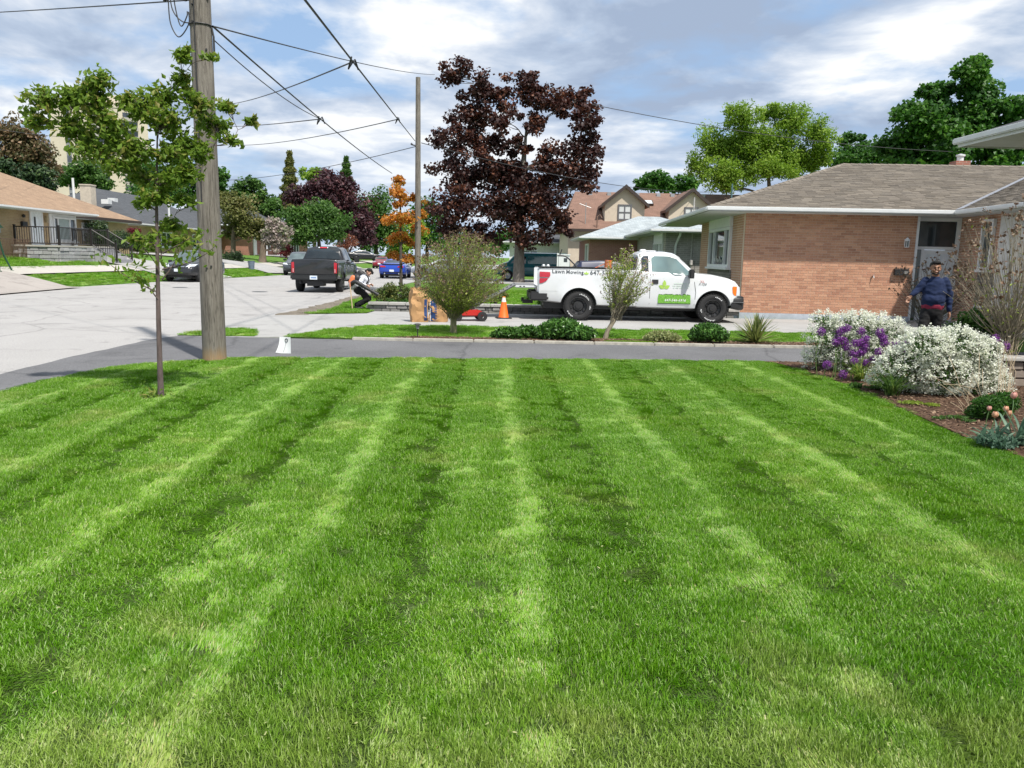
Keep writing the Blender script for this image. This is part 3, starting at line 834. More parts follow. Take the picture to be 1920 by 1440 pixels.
def shingle_rows(rows, left, right, base, du, dn, limit, name_rest):
    """shingle tabs laid in courses; left/right give the ends of a course at slope fraction s"""
    pc = 0; rest = MB()
    step = SL / rows
    nz = Vector((-dn[0] * RISE, -dn[1] * RISE, RUN)).normalized()
    for i in range(rows):
        s0, s1 = i / rows, min(1, (i + 1.25) / rows)
        off = random.uniform(0, 0.33)
        u = min(left(s0), left(s1)) - off
        while u < max(right(s0), right(s1)):
            w = random.uniform(0.26, 0.36)
            a0, b0 = max(u, left(s0)), min(u + w - 0.006, right(s0))
            a1, b1 = max(u, left(s1)), min(u + w - 0.006, right(s1))
            if b0 - a0 > 0.02 or b1 - a1 > 0.02:
                b0, b1 = max(b0, a0 + 0.004), max(b1, a1 + 0.004)
                th = random.uniform(0.014, 0.026)
                P = [Vector(slope_pt(a0, s0, base, du, dn)), Vector(slope_pt(b0, s0, base, du, dn)), Vector(slope_pt(b1, s1, base, du, dn)), Vector(slope_pt(a1, s1, base, du, dn))]
                Q = [P[0] + nz * th, P[1] + nz * th, P[2] + nz * 0.002, P[3] + nz * 0.002]
                vs = P + Q; fs = [(4, 5, 6, 7), (0, 1, 5, 4), (1, 2, 6, 5), (3, 0, 4, 7)]
                if pc < limit:
                    mb = MB().add(vs, fs, random.random()); mb.build('shingle', SH_TAN, roof); pc += 1
                else: rest.add(vs, fs, random.random())
            u += w
    rest.build(name_rest, SH_TAN, roof, kind='stuff')
shingle_rows(42, lambda s: ex0 + RUN * s, lambda s: exr + RUN * s, (0, ey0), (1, 0), (0, 1), 220, 'shingle_courses')
shingle_rows(42, lambda s: -3.6, lambda s: -ey0 * 0 + ey0 + RUN * s, (exr, 0), (0, 1), (1, 0), 80, 'wing_shingle_courses')
shingle_rows(42, lambda s: -(ey0 + 2 * RUN) + RUN * s, lambda s: -(ey0 + RUN * s), (ex0, 0), (0, -1), (1, 0), 0, 'street_shingle_courses')
hc = MB()
for a, b in (((ex0, ey0, EZ), (ex0 + RUN, ey0 + RUN, EZ + RISE)), ((ex0 + RUN, ey0 + RUN, EZ + RISE), (exr + RUN, ey0 + RUN, EZ + RISE)), ((exr + RUN, -5.6, EZ + RISE), (exr + RUN, ey0 + RUN, EZ + RISE))):
    A, B_ = Vector(a), Vector(b); n = int((B_ - A).length / 0.25)
    for i in range(n):
        p, q = A.lerp(B_, i / n), A.lerp(B_, (i + 1.2) / n)
        d = (q - p).normalized(); sd = d.cross(Vector((0, 0, 1))).normalized() * 0.13
        hc.add([p - sd + Vector((0, 0, -0.02)), p + Vector((0, 0, 0.045)), p + sd + Vector((0, 0, -0.02)), q - sd + Vector((0, 0, -0.03)), q + Vector((0, 0, 0.03)), q + sd + Vector((0, 0, -0.03))], [(0, 1, 4, 3), (1, 2, 5, 4), (0, 2, 1)], random.random())
hc.build('ridge_caps', SH_TAN, roof, kind='stuff')
vf = MB(); vs_ = [Vector((exr, ey0, EZ + 0.03)), Vector((exr + RUN, ey0 + RUN, EZ + RISE + 0.03))]
sd = Vector((0.12, -0.12, 0.03))
vf.add([vs_[0] - sd * 0.2, vs_[0] + sd, vs_[1] + sd, vs_[1] - sd * 0.2], [(0, 1, 2, 3)]); vf.build('valley_flashing', mat('valley_metal', (0.30, 0.31, 0.34), 0.5, metal=0.3), roof)
gt = MB()
gt.box(ex0 - 0.1, exr - 0.005, ey0 - 0.11, ey0, EZ - 0.12, EZ + 0.005); gt.box(exr - 0.11, exr - 0.001, -5.6, ey0 - 0.111, EZ - 0.12, EZ + 0.005); gt.box(ex0 - 0.1, ex0 - 0.004, ey0 + 0.002, ey0 + 2 * RUN, EZ - 0.12, EZ + 0.003)
gt.build('gutter', ALU, house, bevel=0.025)
sf = MB(); sf.box(ex0, exr + 1.2, ey0, 0.6, EZ - 0.14, EZ - 0.125); sf.box(ex0, -0.002, 0.602, 2 * RUN - OV, EZ - 0.14, EZ - 0.125); sf.box(exr, exr + 1.2, -5.6, ey0 - 0.002, EZ - 0.14, EZ - 0.125)
sf.box(LW, exr + 0.8, 0.602, 1.2, EZ - 0.14, EZ - 0.125)
sf.build('soffit', SOFFIT, house)
# glazed entrance between the wall and the wing
en = one_box('entrance_frame', WHITE_PT, house, LW + 0.003, LW + 0.09, 0.02, 0.33, 0.02, 3.13)
fr = MB(); V0 = 0.34
for u0, u1, z0, z1 in ((LW + 0.09, LW + 1.45, 2.18, 2.27), (LW + 0.09, LW + 1.45, 3.02, 3.13), (LW + 0.09, LW + 0.16, 0.02, 3.02), (LW + 1.33, LW + 1.45, 0.02, 3.02), (LW + 0.36, LW + 0.44, 0.02, 2.18)):
    fr.box(u0, u1, V0 + random.uniform(0, 0.004), V0 + 0.08, z0, z1)
fr.build('door_frame', WHITE_PT, house)
one_box('transom_glass', GLASS_HOUSE, house, LW + 0.16, LW + 1.33, V0 + 0.045, V0 + 0.055, 2.27, 3.02)
one_box('sidelight_glass', glass_mat('grey_glass', (0.16, 0.18, 0.18), 0.1), house, LW + 0.16, LW + 0.36, V0 + 0.045, V0 + 0.055, 0.1, 2.18)
dr = one_box('door', WHITE_PT, house, LW + 0.445, LW + 1.325, V0 + 0.035, V0 + 0.07, 0.06, 2.17)
dm = MB()
for z0, z1 in ((0.2, 0.75), (0.9, 1.3), (1.45, 2.05)):
    for u0 in (LW + 0.53, LW + 0.93): dm.box(u0, u0 + 0.30, V0 + 0.015, V0 + 0.034, z0, z1)
dm.build('panel', mat('door_white', (0.72, 0.76, 0.80), 0.4), dr, bevel=0.008)
one_box('porch_floor', CONC_M, house, LW, LW + 1.45, -0.6, V0, -0.05, 0.05)
# wing that comes forward on the right
WX = LW + 1.46
wg = one_box('wing_wall', BRICK_W, house, WX, WX + 0.3, -0.85, 1.2, -0.02, 3.14)
one_box('wing_stone', STONE_PANEL, house, WX - 0.012, WX + 0.3, -1.75, -0.852, -0.02, 1.55)
one_box('wing_wall', BRICK_W, house, WX - 0.004, WX + 0.3, -1.75, -0.853, 1.552, 3.14)
one_box('wing_stone', mat('pale_wall_stone', (0.62, 0.62, 0.60), 0.9, 0.2, 5, bmp=0.4), house, WX - 0.02, WX + 0.3, -5.6, -1.752, -0.02, 3.14)
window(house, 'y', -1.55, -0.95, 1.62, 3.02, WX - 0.012, -1, depth=0.09)
window(house, 'y', -1.55, -0.95, 0.28, 0.62, WX - 0.012, -1, depth=0.05, sill=False)
# fittings on the brick
lt = MB(); lx, lz = 4.72, 2.22
lt.lathe([(0.0, 0.30), (0.02, 0.29), (0.075, 0.22), (0.085, 0.2), (0.07, 0.19)], 8, Matrix.Translation((lx, -0.11, lz)))
lt.lathe([(0.06, 0.0), (0.065, 0.02), (0.03, 0.0)], 8, Matrix.Translation((lx, -0.11, lz)))
for a in range(6): lt.box(lx + 0.06 * math.cos(a * 1.047) - 0.006, lx + 0.06 * math.cos(a * 1.047) + 0.006, -0.11 + 0.06 * math.sin(a * 1.047) - 0.006, -0.11 + 0.06 * math.sin(a * 1.047) + 0.006, lz + 0.01, lz + 0.2)
lt.box(lx - 0.04, lx + 0.04, -0.03, -0.013, lz + 0.05, lz + 0.25); lt.box(lx - 0.012, lx + 0.012, -0.09, -0.03, lz + 0.24, lz + 0.26)
wl = lt.build('wall_lantern', WHITE_PT, house)
one_box('lantern_glass', mat('lantern_glass', (0.10, 0.11, 0.11), 0.2), wl, lx - 0.04, lx + 0.04, -0.15, -0.07, lz + 0.02, lz + 0.19)
mx = MB(); mx.box(4.45, 4.86, -0.13, -0.014, 1.40, 1.56); mx.prism([(-0.14, 1.562), (-0.015, 1.60), (-0.015, 1.564)], 'x', 4.44, 4.87)
mbx = mx.build('mailbox', BLACK_PL, house, bevel=0.008)
one_box('house_numbers', mat('number_metal', (0.35, 0.34, 0.32), 0.4, metal=0.5), mbx, 4.72, 4.83, -0.134, -0.131, 1.44, 1.53)
tp = MB(); tp.tube([(3.86, -0.012, 1.36), (3.86, -0.08, 1.36), (3.86, -0.1, 1.30)], 0.014); tp.lathe([(0.0, 0), (0.03, 0), (0.03, 0.01), (0, 0.01)], 8, Matrix.Translation((3.86, -0.06, 1.39)))
tp.build('outdoor_tap', GALV, house)
# pipes and vents on the roof
ch = MB(); ch.box(8.35, 8.85, 5.1, 5.6, EZ + 1.3, EZ + 2.12); chm = ch.build('chimney', REDBRICK, house)
cp = MB(); cp.lathe([(0.11, 0), (0.11, 0.16), (0.15, 0.18), (0.15, 0.23), (0.0, 0.27)], 12, Matrix.Translation((8.6, 5.35, EZ + 2.12))); cp.build('flue_cap', ALU, chm)
vp = MB(); vp.lathe([(0.16, 0.0), (0.16, 0.15), (0.24, 0.17), (0.24, 0.26), (0.0, 0.30)], 12, Matrix.Translation((11.2, 5.1, EZ + RISE - 0.05))); vp.build('roof_vent', GALV, house)

# ---- corner of the house the lawn belongs to: only its eaves reach into view
own = empty('near_house', (0, 0, 0), 0, 'nearest house, only its white trimmed roof corner showing at the upper right', 'house')
ox, oy, oz = 10.07, 17.0, 4.44                                # the corner of its eaves
ow = MB(); ow.add([(ox, oy, oz), (16, oy, oz), (16, 2, oz), (ox, 2, oz), (ox + 4.1, oy - 4.1, oz + 1.4), (ox + 4.1, 2, oz + 1.4)], [(0, 4, 1), (0, 3, 5, 4), (1, 4, 5, 2), (0, 1, 2, 3)])
ow.build('roof', mat('dark_grey_shingle', (0.05, 0.052, 0.058), 0.95, 0.3, 18, bmp=0.5), own)
fo = MB(); fo.box(ox - 0.04, ox - 0.005, 2, oy + 0.04, oz - 0.2, oz - 0.005); fo.box(ox, 16, oy + 0.005, oy + 0.04, oz - 0.2, oz - 0.005)
fo.build('fascia', ALU, own)
g2 = MB(); g2.box(ox - 0.13, ox - 0.043, 2, oy + 0.13, oz - 0.14, oz - 0.015); g2.box(ox - 0.04, 16, oy + 0.043, oy + 0.13, oz - 0.14, oz - 0.015); g2.build('gutter', ALU, own, bevel=0.02)
so = MB()
for k in range(48): so.box(ox, ox + 1.6, oy - 0.02 - (k + 1) * 0.3 + 0.008, oy - 0.02 - k * 0.3, oz - 0.18 + 0.002 * (k % 2), oz - 0.165)
so.build('soffit', SOFFIT, own)
one_box('wall', BRICK_W, own, 11.6, 16, 2, 15.4, 0.0, 4.26)

# ---- grey house behind the pickup cab
gh = empty('grey_bungalow', (8.05, 36.3, 0), R(-3), 'grey brick bungalow with pale blue shingles, white downspout on its side wall', 'house')
one_box('wall', GREYBRICK, gh, 0, 9, 0, 10, 0, 3.02)
window(gh, 'y', 0.7, 3.4, 1.0, 2.55, 0, -1, fw=0.08, mull=(1.25, 1.8, 2.4, 2.9), depth=0.08, blind=(1, BLIND))
one_box('window_head', WHITE_PT, gh, -0.06, -0.003, 0.7, 3.4, 2.56, 2.98)
hip_roof(gh, -0.75, 10.5, -0.7, 10.7, 3.12, 2.1, SH_BLUE)
ds = MB(); ds.tube([(0.55, -0.62, 3.0), (0.55, -0.5, 2.85), (0.48, -0.1, 2.5), (0.45, -0.06, 2.35), (0.45, -0.06, 0.1)], 0.055, 8); ds.build('downspout', ALU, gh, smooth=True)
d2 = MB(); d2.tube([(1.2, -0.05, 4.6), (1.2, -0.05, 1.6)], 0.028, 8); d2.tube([(1.2, -0.05, 1.6), (1.2, -0.05, 0.2)], 0.035, 8); d2.lathe([(0.0, -0.12), (0.08, -0.11), (0.08, 0.11), (0, 0.12)], 10, Matrix.Translation((1.2, -0.09, 1.62))); d2.build('service_conduit', mat('rusty_conduit', (0.42, 0.40, 0.38), 0.6, 0.35, 8), gh, smooth=True)
ms = MB(); ms.tube([(3.2, 1.2, 3.5), (3.2, 1.2, 5.35)], 0.035, 8); ms.build('vent_stack', mat('teal_pipe', (0.07, 0.14, 0.15), 0.5), gh)

# ---- pink brick house with a low blue grey hip roof
ph = empty('pink_bungalow', (5.75, 46.6, 0), R(-2), 'pinkish brick bungalow with low pale hip roof, left of the grey bungalow', 'house')
one_box('wall', PINKBRICK, ph, 0, 8, 0, 8, 0, 2.92)
window(ph, 'y', 0.4, 2.2, 0.9, 2.6, 0, -1, fw=0.09, rails=(1.5,), depth=0.08)
hip_roof(ph, -0.6, 8.6, -0.6, 7.2, 3.0, 1.42, SH_BLUE)
vs2 = MB(); vs2.tube([(3.3, -0.3, 2.9), (3.3, -0.3, 3.5)], 0.04, 6); vs2.build('vent_stack', BLACK_PL, ph)

# ---- house with dormers
dh = empty('dormer_house', (5.2, 60, 0), R(-2), 'large house with red brown roof and two cream gabled dormers', 'house')
one_box('wall', STUCCO, dh, 0.6, 22, 0.6, 14, 0, 3.9)
hip = MB(); hip.add([(0, 0, 3.95), (23, 0, 3.95), (23, 8, 7.4), (1.5, 8, 7.4), (0, 16, 3.95), (23, 16, 3.95)], [(0, 1, 2, 3), (0, 3, 4), (3, 2, 5, 4), (0, 4, 5, 1)])
rf = hip.build('roof', SH_RED, dh)
one_box('fascia', DKTRIM, dh, -0.05, 23, -0.06, -0.005, 3.75, 3.96)
def dormer(cx, w, zb, zp, y0):
    d = MB(); d.prism([(cx - w, zb), (cx + w, zb), (cx + w, zp - w * 0.82), (cx, zp - 0.1), (cx - w, zp - w * 0.82)], 'y', y0, y0 + 5)
    o = d.build('dormer', STUCCO, dh)
    r = MB(); ov = 0.28; sl = 0.82
    for s_ in (-1, 1):
        a = [(cx, zp + 0.12), (cx + s_ * (w + ov), zp - sl * (w + ov) + 0.12), (cx + s_ * (w + ov), zp - sl * (w + ov) - 0.08), (cx, zp - 0.09)]
        r.prism(a, 'y', y0 - 0.32, y0 + 5)
    ro = r.build('dormer_roof', SH_RED, o)
    t = MB()
    for s_ in (-1, 1):
        a = [(cx, zp + 0.16), (cx + s_ * (w + ov + 0.04), zp - sl * (w + ov) + 0.14), (cx + s_ * (w + ov + 0.04), zp - sl * (w + ov) - 0.14), (cx, zp - 0.14)]
        t.prism(a, 'y', y0 - 0.38, y0 - 0.325)
    t.build('barge_board', DKTRIM, o)
    return o
d1 = dormer(5.0, 1.55, 4.3, 7.3, 1.6)
wd = window(d1, 'x', 4.45, 5.55, 4.75, 5.95, 1.6, -1, frame=mat('grey_trim', (0.13, 0.13, 0.14), 0.5), fw=0.10, mull=(5.0,), rails=(5.35,), glass=BLIND, sill=False)
d2 = dormer(10.2, 1.75, 4.3, 7.15, 1.6)
window(d2, 'x', 9.65, 10.75, 4.75, 5.85, 1.6, -1, frame=MATS['grey_trim'], fw=0.10, mull=(10.2,), rails=(5.35,), glass=BLIND, sill=False)
sk = MB(); sk.box(0, 0.85, 0, 0.9, 0.02, 0.18); s_o = sk.build('skylight', DKTRIM, dh); s_o.matrix_local = Matrix.Translation((6.95, 5.0, 3.95 + 5.0 * 0.431)) @ Matrix.Rotation(math.atan(0.431), 4, 'X')
one_box('skylight_glass', mat('skylight_pane', (0.55, 0.6, 0.64), 0.15), s_o, 0.08, 0.77, 0.08, 0.82, 0.181, 0.2)
for vx in (2.6, 4.2, 6.6, 8.4, 9.6, 12.2): 
    mb = MB(); mb.box(vx, vx + 0.32, 7.2, 7.55, 7.02, 7.32); mb.build('roof_vent', GALV, dh)
an = MB(); an.tube([(1.9, 1.0, 4.3), (1.9, 1.0, 6.0)], 0.03, 6); an.tube([(1.4, 1.0, 5.9), (2.3, 1.0, 5.6)], 0.02, 5); an.build('antenna', GALV, dh)
p3 = MB(); p3.tube([(2.75, 0.3, 3.9), (2.75, 0.3, 4.9), (2.95, 0.3, 5.05), (3.1, 0.3, 4.8)], 0.05, 6); p3.build('vent_pipe', mat('brown_pipe', (0.2, 0.12, 0.09), 0.6), dh)

# ---- buff brick bungalow on the left bank
GZ = 1.2
lh = empty('buff_bungalow', (0, 0, 0), 0, 'buff brick bungalow with light brown roof and a railed stone porch', 'house')
one_box('wall', BUFFBRICK, lh, -36, -25, 30, 47.6, 0.6, 3.62)
one_box('rear_wing', BUFFBRICK, lh, -36, -26.6, 47.602, 57.8, 0.6, 3.55)
hip_roof(lh, -37.5, -24.2, 27, 48.6, 3.72, 2.75, SH_BROWN)
rb = MB(); rb.add([(-38.5, 46.5, 3.7), (-26.0, 46.5, 3.7), (-26.0, 58.6, 3.7), (-38.5, 58.6, 3.7), (-32.2, 46.5, 6.45), (-32.2, 52.4, 6.45)], [(1, 2, 5, 4), (2, 3, 5), (3, 0, 4, 5), (0, 1, 4)])
rb.build('rear_roof', SH_BROWN, lh)
one_box('fascia', DKTRIM, lh, -26.0, -25.95, 48.7, 58.6, 3.52, 3.71)
one_box('soffit', SOFFIT, lh, -26.6, -26.0, 48.7, 58.6, 3.48, 3.518)
window(lh, 'y', 51.3, 54.6, 2.2, 3.3, -26.6, 1, fw=0.1, mull=(52.9,), depth=0.07, blind=(0, BLIND))
DY0, DY1 = 43.05, 44.0
dfr = MB(); dfr.box(-24.995, -24.93, DY0 - 0.12, DY0, 1.78, 3.72); dfr.box(-24.995, -24.93, DY1, DY1 + 0.12, 1.78, 3.72); dfr.box(-24.995, -24.93, DY0, DY1, 3.62, 3.72)
dfo = dfr.build('door_frame', WHITE_PT, lh)
dd = one_box('door', mat('door_paint', (0.74, 0.79, 0.82), 0.4), lh, -24.985, -24.95, DY0, DY1, 1.78, 3.62)
one_box('door_window', BLACK_PL, dd, -24.949, -24.94, DY0 + 0.22, DY0 + 0.38, 2.7, 3.3)
one_box('handle', CHROME, dd, -24.949, -24.90, DY1 - 0.12, DY1 - 0.06, 2.6, 2.75)
one_box('window_surround', WHITE_PT, lh, -24.995, -24.93, 44.75, 47.55, 1.78, 3.55)
window(lh, 'y', 45.05, 47.4, 2.05, 3.4, -24.93, 1, fw=0.1, mull=(45.5, 46.75), depth=0.08, blind=(1, mat('curtain', (0.36, 0.43, 0.42), 0.8)))
wlm = MB(); wlm.lathe([(0, 0), (0.07, 0.02), (0.09, 0.12), (0.0, 0.2)], 8, Matrix.Translation((-24.9, 42.3, 3.2))); wlm.build('wall_lantern', BLACK_PL, lh)
one_box('mailbox', BLACK_PL, lh, -24.998, -24.86, 42.1, 42.55, 2.75, 3.0, bevel=0.02)
one_box('wall_lantern', mat('brass_lamp', (0.4, 0.32, 0.2), 0.4), lh, -24.998, -24.85, 44.35, 44.55, 3.05, 3.4, bevel=0.03)
mt = MB(); mt.tube([(-24.95, 39.9, 3.6), (-24.95, 39.9, 2.6), (-24.95, 39.9, 1.1)], 0.05, 8); mt.box(-24.99, -24.8, 39.7, 40.1, 2.35, 2.85); mt.tube([(-24.78, 39.9, 2.62), (-24.86, 39.9, 2.62)], 0.1, 10); mt.build('electric_meter', GALV, lh)
ma = MB(); ma.tube([(-25.6, 40.6, 3.8), (-25.6, 40.6, 6.1)], 0.045, 8); ma.lathe([(0.22, 0), (0.05, 0.16)], 10, Matrix.Translation((-25.6, 40.6, 4.05))); ma.build('service_mast', ALU, lh)
one_box('meter_board', mat('pale_board', (0.44, 0.38, 0.30), 0.8), lh, -24.998, -24.95, 38.0, 39.1, 2.45, 2.8)
# stone porch with pieces
por = empty('stone_porch', (0, 0, 0), 0, 'grey stone block porch with steps below the white front door', 'porch')
PS = piece_mat('porch_stone', [(0.30, 0.30, 0.31), (0.42, 0.42, 0.43), (0.36, 0.35, 0.36), (0.50, 0.50, 0.51), (0.27, 0.27, 0.29)], 0.9, 12, 0.5)
one_box('porch_core', CONC2_M, por, -24.96, -22.62, 41.25, 46.9, 0.9, 1.70)
one_box('porch_slab', CONC2_M, por, -24.96, -22.5, 41.1, 47.0, 1.702, 1.79)
for row in range(4):
    y = 41.2 - (0.3 if row % 2 else 0)
    while y < 46.95:
        w = random.choice((0.5, 0.65, 0.85)); a, b = max(y, 41.2), min(y + w - 0.02, 46.95)
        if b - a > 0.12: MB().box(-22.615, -22.52 + random.uniform(-0.02, 0.03), a, b, 0.9 + row * 0.2, 0.9 + row * 0.2 + 0.185).build('stone', PS, por, bevel=0.015)
        y += w
    x = -24.9 + (0.25 if row % 2 else 0)
    while x < -22.6:
        w = random.choice((0.45, 0.6)); MB().box(x, min(x + w - 0.02, -22.62), 41.15 + random.uniform(-0.03, 0.02), 41.245, 0.9 + row * 0.2, 0.9 + row * 0.2 + 0.185).build('stone', PS, por, bevel=0.015)
        x += w
for k in range(4): one_box('step', PS, por, -22.48 + k * 0.32, -22.17 + k * 0.32, 44.6, 46.4, 0.5, 1.62 - k * 0.18, bevel=0.015)
wlk = MB()
for k in range(7): wlk.box(-21.2 + k * 0.6, -20.62 + k * 0.6, 44.7 - k * 0.05, 46.2 - k * 0.05, 0.2, float(H(-20.9 + k * 0.6, 45)) + 0.05)
wlk.build('front_walk', CONC2_M, kind='structure')
rl = empty('porch_railing', (0, 0, 0), 0, 'black metal railing round the stone porch and down its steps', 'railing')
RLM = mat('railing_paint', (0.02, 0.017, 0.016), 0.4)
post_me = MB().box(-0.045, 0.045, -0.045, 0.045, 0, 1.0).box(-0.06, 0.06, -0.06, 0.06, 1.001, 1.03).mesh('post'); post_me.materials.append(RLM)
bal_me = MB().box(-0.011, 0.011, -0.011, 0.011, 0, 0.82).mesh('baluster'); bal_me.materials.append(RLM)
def rail_run(p, q, posts=True):
    p, q = Vector(p), Vector(q); d = q - p; n = max(2, int(Vector((d.x, d.y)).length / 0.12))
    for h in (0.93, 0.09):
        mb = MB(); mb.tube([p + Vector((0, 0, h)), q + Vector((0, 0, h))], 0.028, 4); mb.build('rail', RLM, rl)
    for i in range(1, n):
        o = link('baluster', bal_me, parent=rl); o.location = p + d * (i / n) + Vector((0, 0, 0.1))
    for e in (p, q):
        o = link('post', post_me, parent=rl); o.location = e
rail_run((-24.85, 41.3, 1.79), (-22.6, 41.3, 1.79)); rail_run((-22.6, 41.32, 1.79), (-22.6, 44.55, 1.79)); rail_run((-22.58, 44.56, 1.79), (-21.25, 44.58, 0.98)); rail_run((-22.58, 46.45, 1.79), (-21.25, 46.43, 0.98)); rail_run((-22.6, 46.5, 1.79), (-24.85, 46.85, 1.79))
fn = empty('garden_fence', (0, 0, 0), 0, 'brown metal picket fence left of the stone porch', 'fence')
FNM = mat('fence_paint', (0.13, 0.08, 0.055), 0.6)
pk_me = MB().box(-0.011, 0.011, -0.011, 0.011, 0, 0.95).mesh('picket'); pk_me.materials.append(FNM)
for i in range(44):
    y = 36.4 + i * 0.115
    o = link('picket', pk_me, parent=fn); o.location = (-24.2, y, float(H(-24.2, y)) - 0.03 + (0.25 if i < 17 else 0))
for h in (0.15, 0.85): one_box('rail', FNM, fn, -24.23, -24.19, 36.4, 41.4, GZ + h - 0.02, GZ + h + 0.02)

# ---- dark roofed house further along
kh = empty('dark_roofed_house', (0, 0, 0), 0, 'bungalow with charcoal roof and a beige chimney behind the young tree', 'house')
one_box('wall', BUFFBRICK, kh, -38, -28.2, 63, 83, 0.8, 3.55)
hip_roof(kh, -40, -27.4, 61.5, 84, 3.68, 3.0, SH_DARK, fascia=DKTRIM)
window(kh, 'y', 67, 69.4, 1.9, 3.2, -28.2, 1, fw=0.12, mull=(68.2,)); window(kh, 'y', 74, 76, 1.9, 3.2, -28.2, 1, fw=0.12, mull=(75,))
cq = pix(164, 346, 63.5); cm = MB(); cm.box(cq.x - 0.42, cq.x + 0.42, 63.1, 63.9, 2.5, cq.z - 0.1); cm.box(cq.x - 0.46, cq.x + 0.46, 63.05, 63.95, cq.z - 0.099, cq.z); cm.build('chimney', mat('beige_block', (0.5, 0.44, 0.36), 0.9, 0.12, 6), kh)
for x, y, z, h in ((cq.x - 0.65, 62.6, cq.z - 1.7, 2.1), (-29.2, 71.5, 4.4, 1.4)):
    mb = MB(); mb.tube([(x, y, z - 1.5), (x, y, z + h)], 0.09, 8); mb.build('vent_pipe', ALU, kh)
for x, y in ((-31.5, 66.0), (-30.7, 70.2), (-31.0, 63.9)):
    mb = MB(); zz = 3.68 + (-27.4 - x) / 6.3 * 3.0; mb.box(x - 0.28, x + 0.28, y - 0.3, y + 0.3, zz - 0.2, zz + 0.16); mb.build('roof_vent', ALU, kh)

# ---- red brick house far down the left side
rh = empty('red_brick_house', (0, 0, 0), 0, 'red brick house with a white porch column, far down the left side', 'house')
one_box('wall', REDBRICK, rh, -36, -25.5, 82, 108, 0.8, 4.3)
hip_roof(rh, -37, -24.4, 81, 109, 4.4, 2.8, SH_DARK)
for y in (85.2, 91.0): one_box('porch_column', WHITE_PT, rh, -24.95, -24.55, y, y + 0.45, 1.2, 4.2)
window(rh, 'y', 87, 90, 1.9, 3.6, -25.5, 1, fw=0.15, mull=(88.5,)); window(rh, 'y', 99, 103, 1.6, 3.6, -25.5, 1, fw=0.15, mull=(100.3, 101.7))
one_box('door', WHITE_PT, rh, -25.49, -25.4, 83.6, 84.7, 1.3, 3.5)

# ---- apartment tower on the skyline
ap = empty('apartment_tower', (-131, 268, 0), R(28), 'tall cream apartment tower on the skyline behind the young tree', 'apartment tower')
TW = mat('cream_concrete', (0.52, 0.455, 0.37), 0.9, 0.05, 0.3)
TH = 46.5
one_box('wall', TW, ap, -14, 14, -9, 9, 0, TH)
one_box('parapet', TW, ap, -14.2, 14.2, -9.2, 9.2, TH, TH + 1.0)
one_box('plant_room', TW, ap, -4, 9, -5, 5, TH + 1, TH + 4.5)
one_box('plant_room', mat('rust_brick', (0.25, 0.12, 0.09), 0.9), ap, 9.01, 12, -4, 4, TH + 1, TH + 3.6)
DKW = glass_mat('tower_glass', (0.06, 0.065, 0.075), 0.1)
pane_me = MB().box(0, 1.15, -0.06, 0.0, 0, 1.9).mesh('pane'); pane_me.materials.append(DKW)
strip_m = mat('grey_spandrel', (0.20, 0.20, 0.22), 0.8)
one_box('window_bay', strip_m, ap, -9.8, -8.4, -9.12, -9.0, 2, TH - 1)
slab_me = MB().box(0, 4.6, -1.3, 0, 0, 1.05).mesh('balcony'); slab_me.materials.append(mat('balcony_grey', (0.36, 0.33, 0.31), 0.8))
win_me = MB().box(0, 4.2, -0.06, 0, 0, 1.6).mesh('balcony_window'); win_me.materials.append(DKW)
side_me = MB().box(0, 0.06, 0, 4.2, 0, 1.6).mesh('window'); side_me.materials.append(DKW)
for fl in range(15):
    z = 2 + fl * 2.9
    o = link('pane', pane_me, parent=ap); o.location = (-9.68, -9.125, z + 0.5)
    for x in (-2.5, 6.5):
        o = link('balcony', slab_me, parent=ap); o.location = (x, -9.01, z)
        o = link('balcony_window', win_me, parent=ap); o.location = (x + 0.2, -9.01, z + 1.1)
    for y in (-6, 1.5):
        o = link('window', side_me, parent=ap); o.location = (14.005, y, z + 0.8)

# ---- white house glimpsed under the maple crown
wh = empty('white_bungalow', (1.6, 76, 0), R(-2), 'white walled house glimpsed under the crown of the purple maple', 'house')
one_box('wall', mat('white_siding', (0.70, 0.70, 0.68), 0.8), wh, 0, 12, 0, 9, 0, 3.1)
hip_roof(wh, -0.6, 12.6, -0.6, 9.6, 3.2, 1.9, SH_DARK)
window(wh, 'x', 1.2, 2.8, 1.0, 2.4, 0, -1, fw=0.1, mull=(2.0,)); window(wh, 'x', 5.2, 7.4, 1.0, 2.4, 0, -1, fw=0.1, mull=(6.3,)); one_box('garage_door', BLIND, wh, 8.4, 11.2, -0.05, -0.004, 0.0, 2.3)
# ---- low stone retaining wall along the pale driveway
rw = empty('retaining_wall', (0, 0, 0), 0, 'low grey stone retaining wall with flat capstones along the pale driveway', 'garden wall')
RWS = piece_mat('wall_stone', [(0.17, 0.165, 0.16), (0.27, 0.26, 0.25), (0.22, 0.215, 0.21), (0.33, 0.32, 0.31), (0.14, 0.14, 0.14)], 0.95, 14, 0.9)
CPS = piece_mat('capstone', [(0.36, 0.35, 0.33), (0.42, 0.41, 0.385), (0.39, 0.375, 0.355)], 0.9, 10, 0.5)
one_box('wall_core', mat('wall_core', (0.10, 0.10, 0.10), 1), rw, -3.66, 7.3, 23.30, 23.55, -0.05, 0.185)
x = -3.72; 
while x < 7.25:
    w = random.uniform(0.5, 0.72); MB().box(x, x + w - 0.012, 23.20 + random.uniform(-0.01, 0.01), 23.62, 0.187, 0.265).build('capstone', CPS, rw, bevel=0.012); x += w
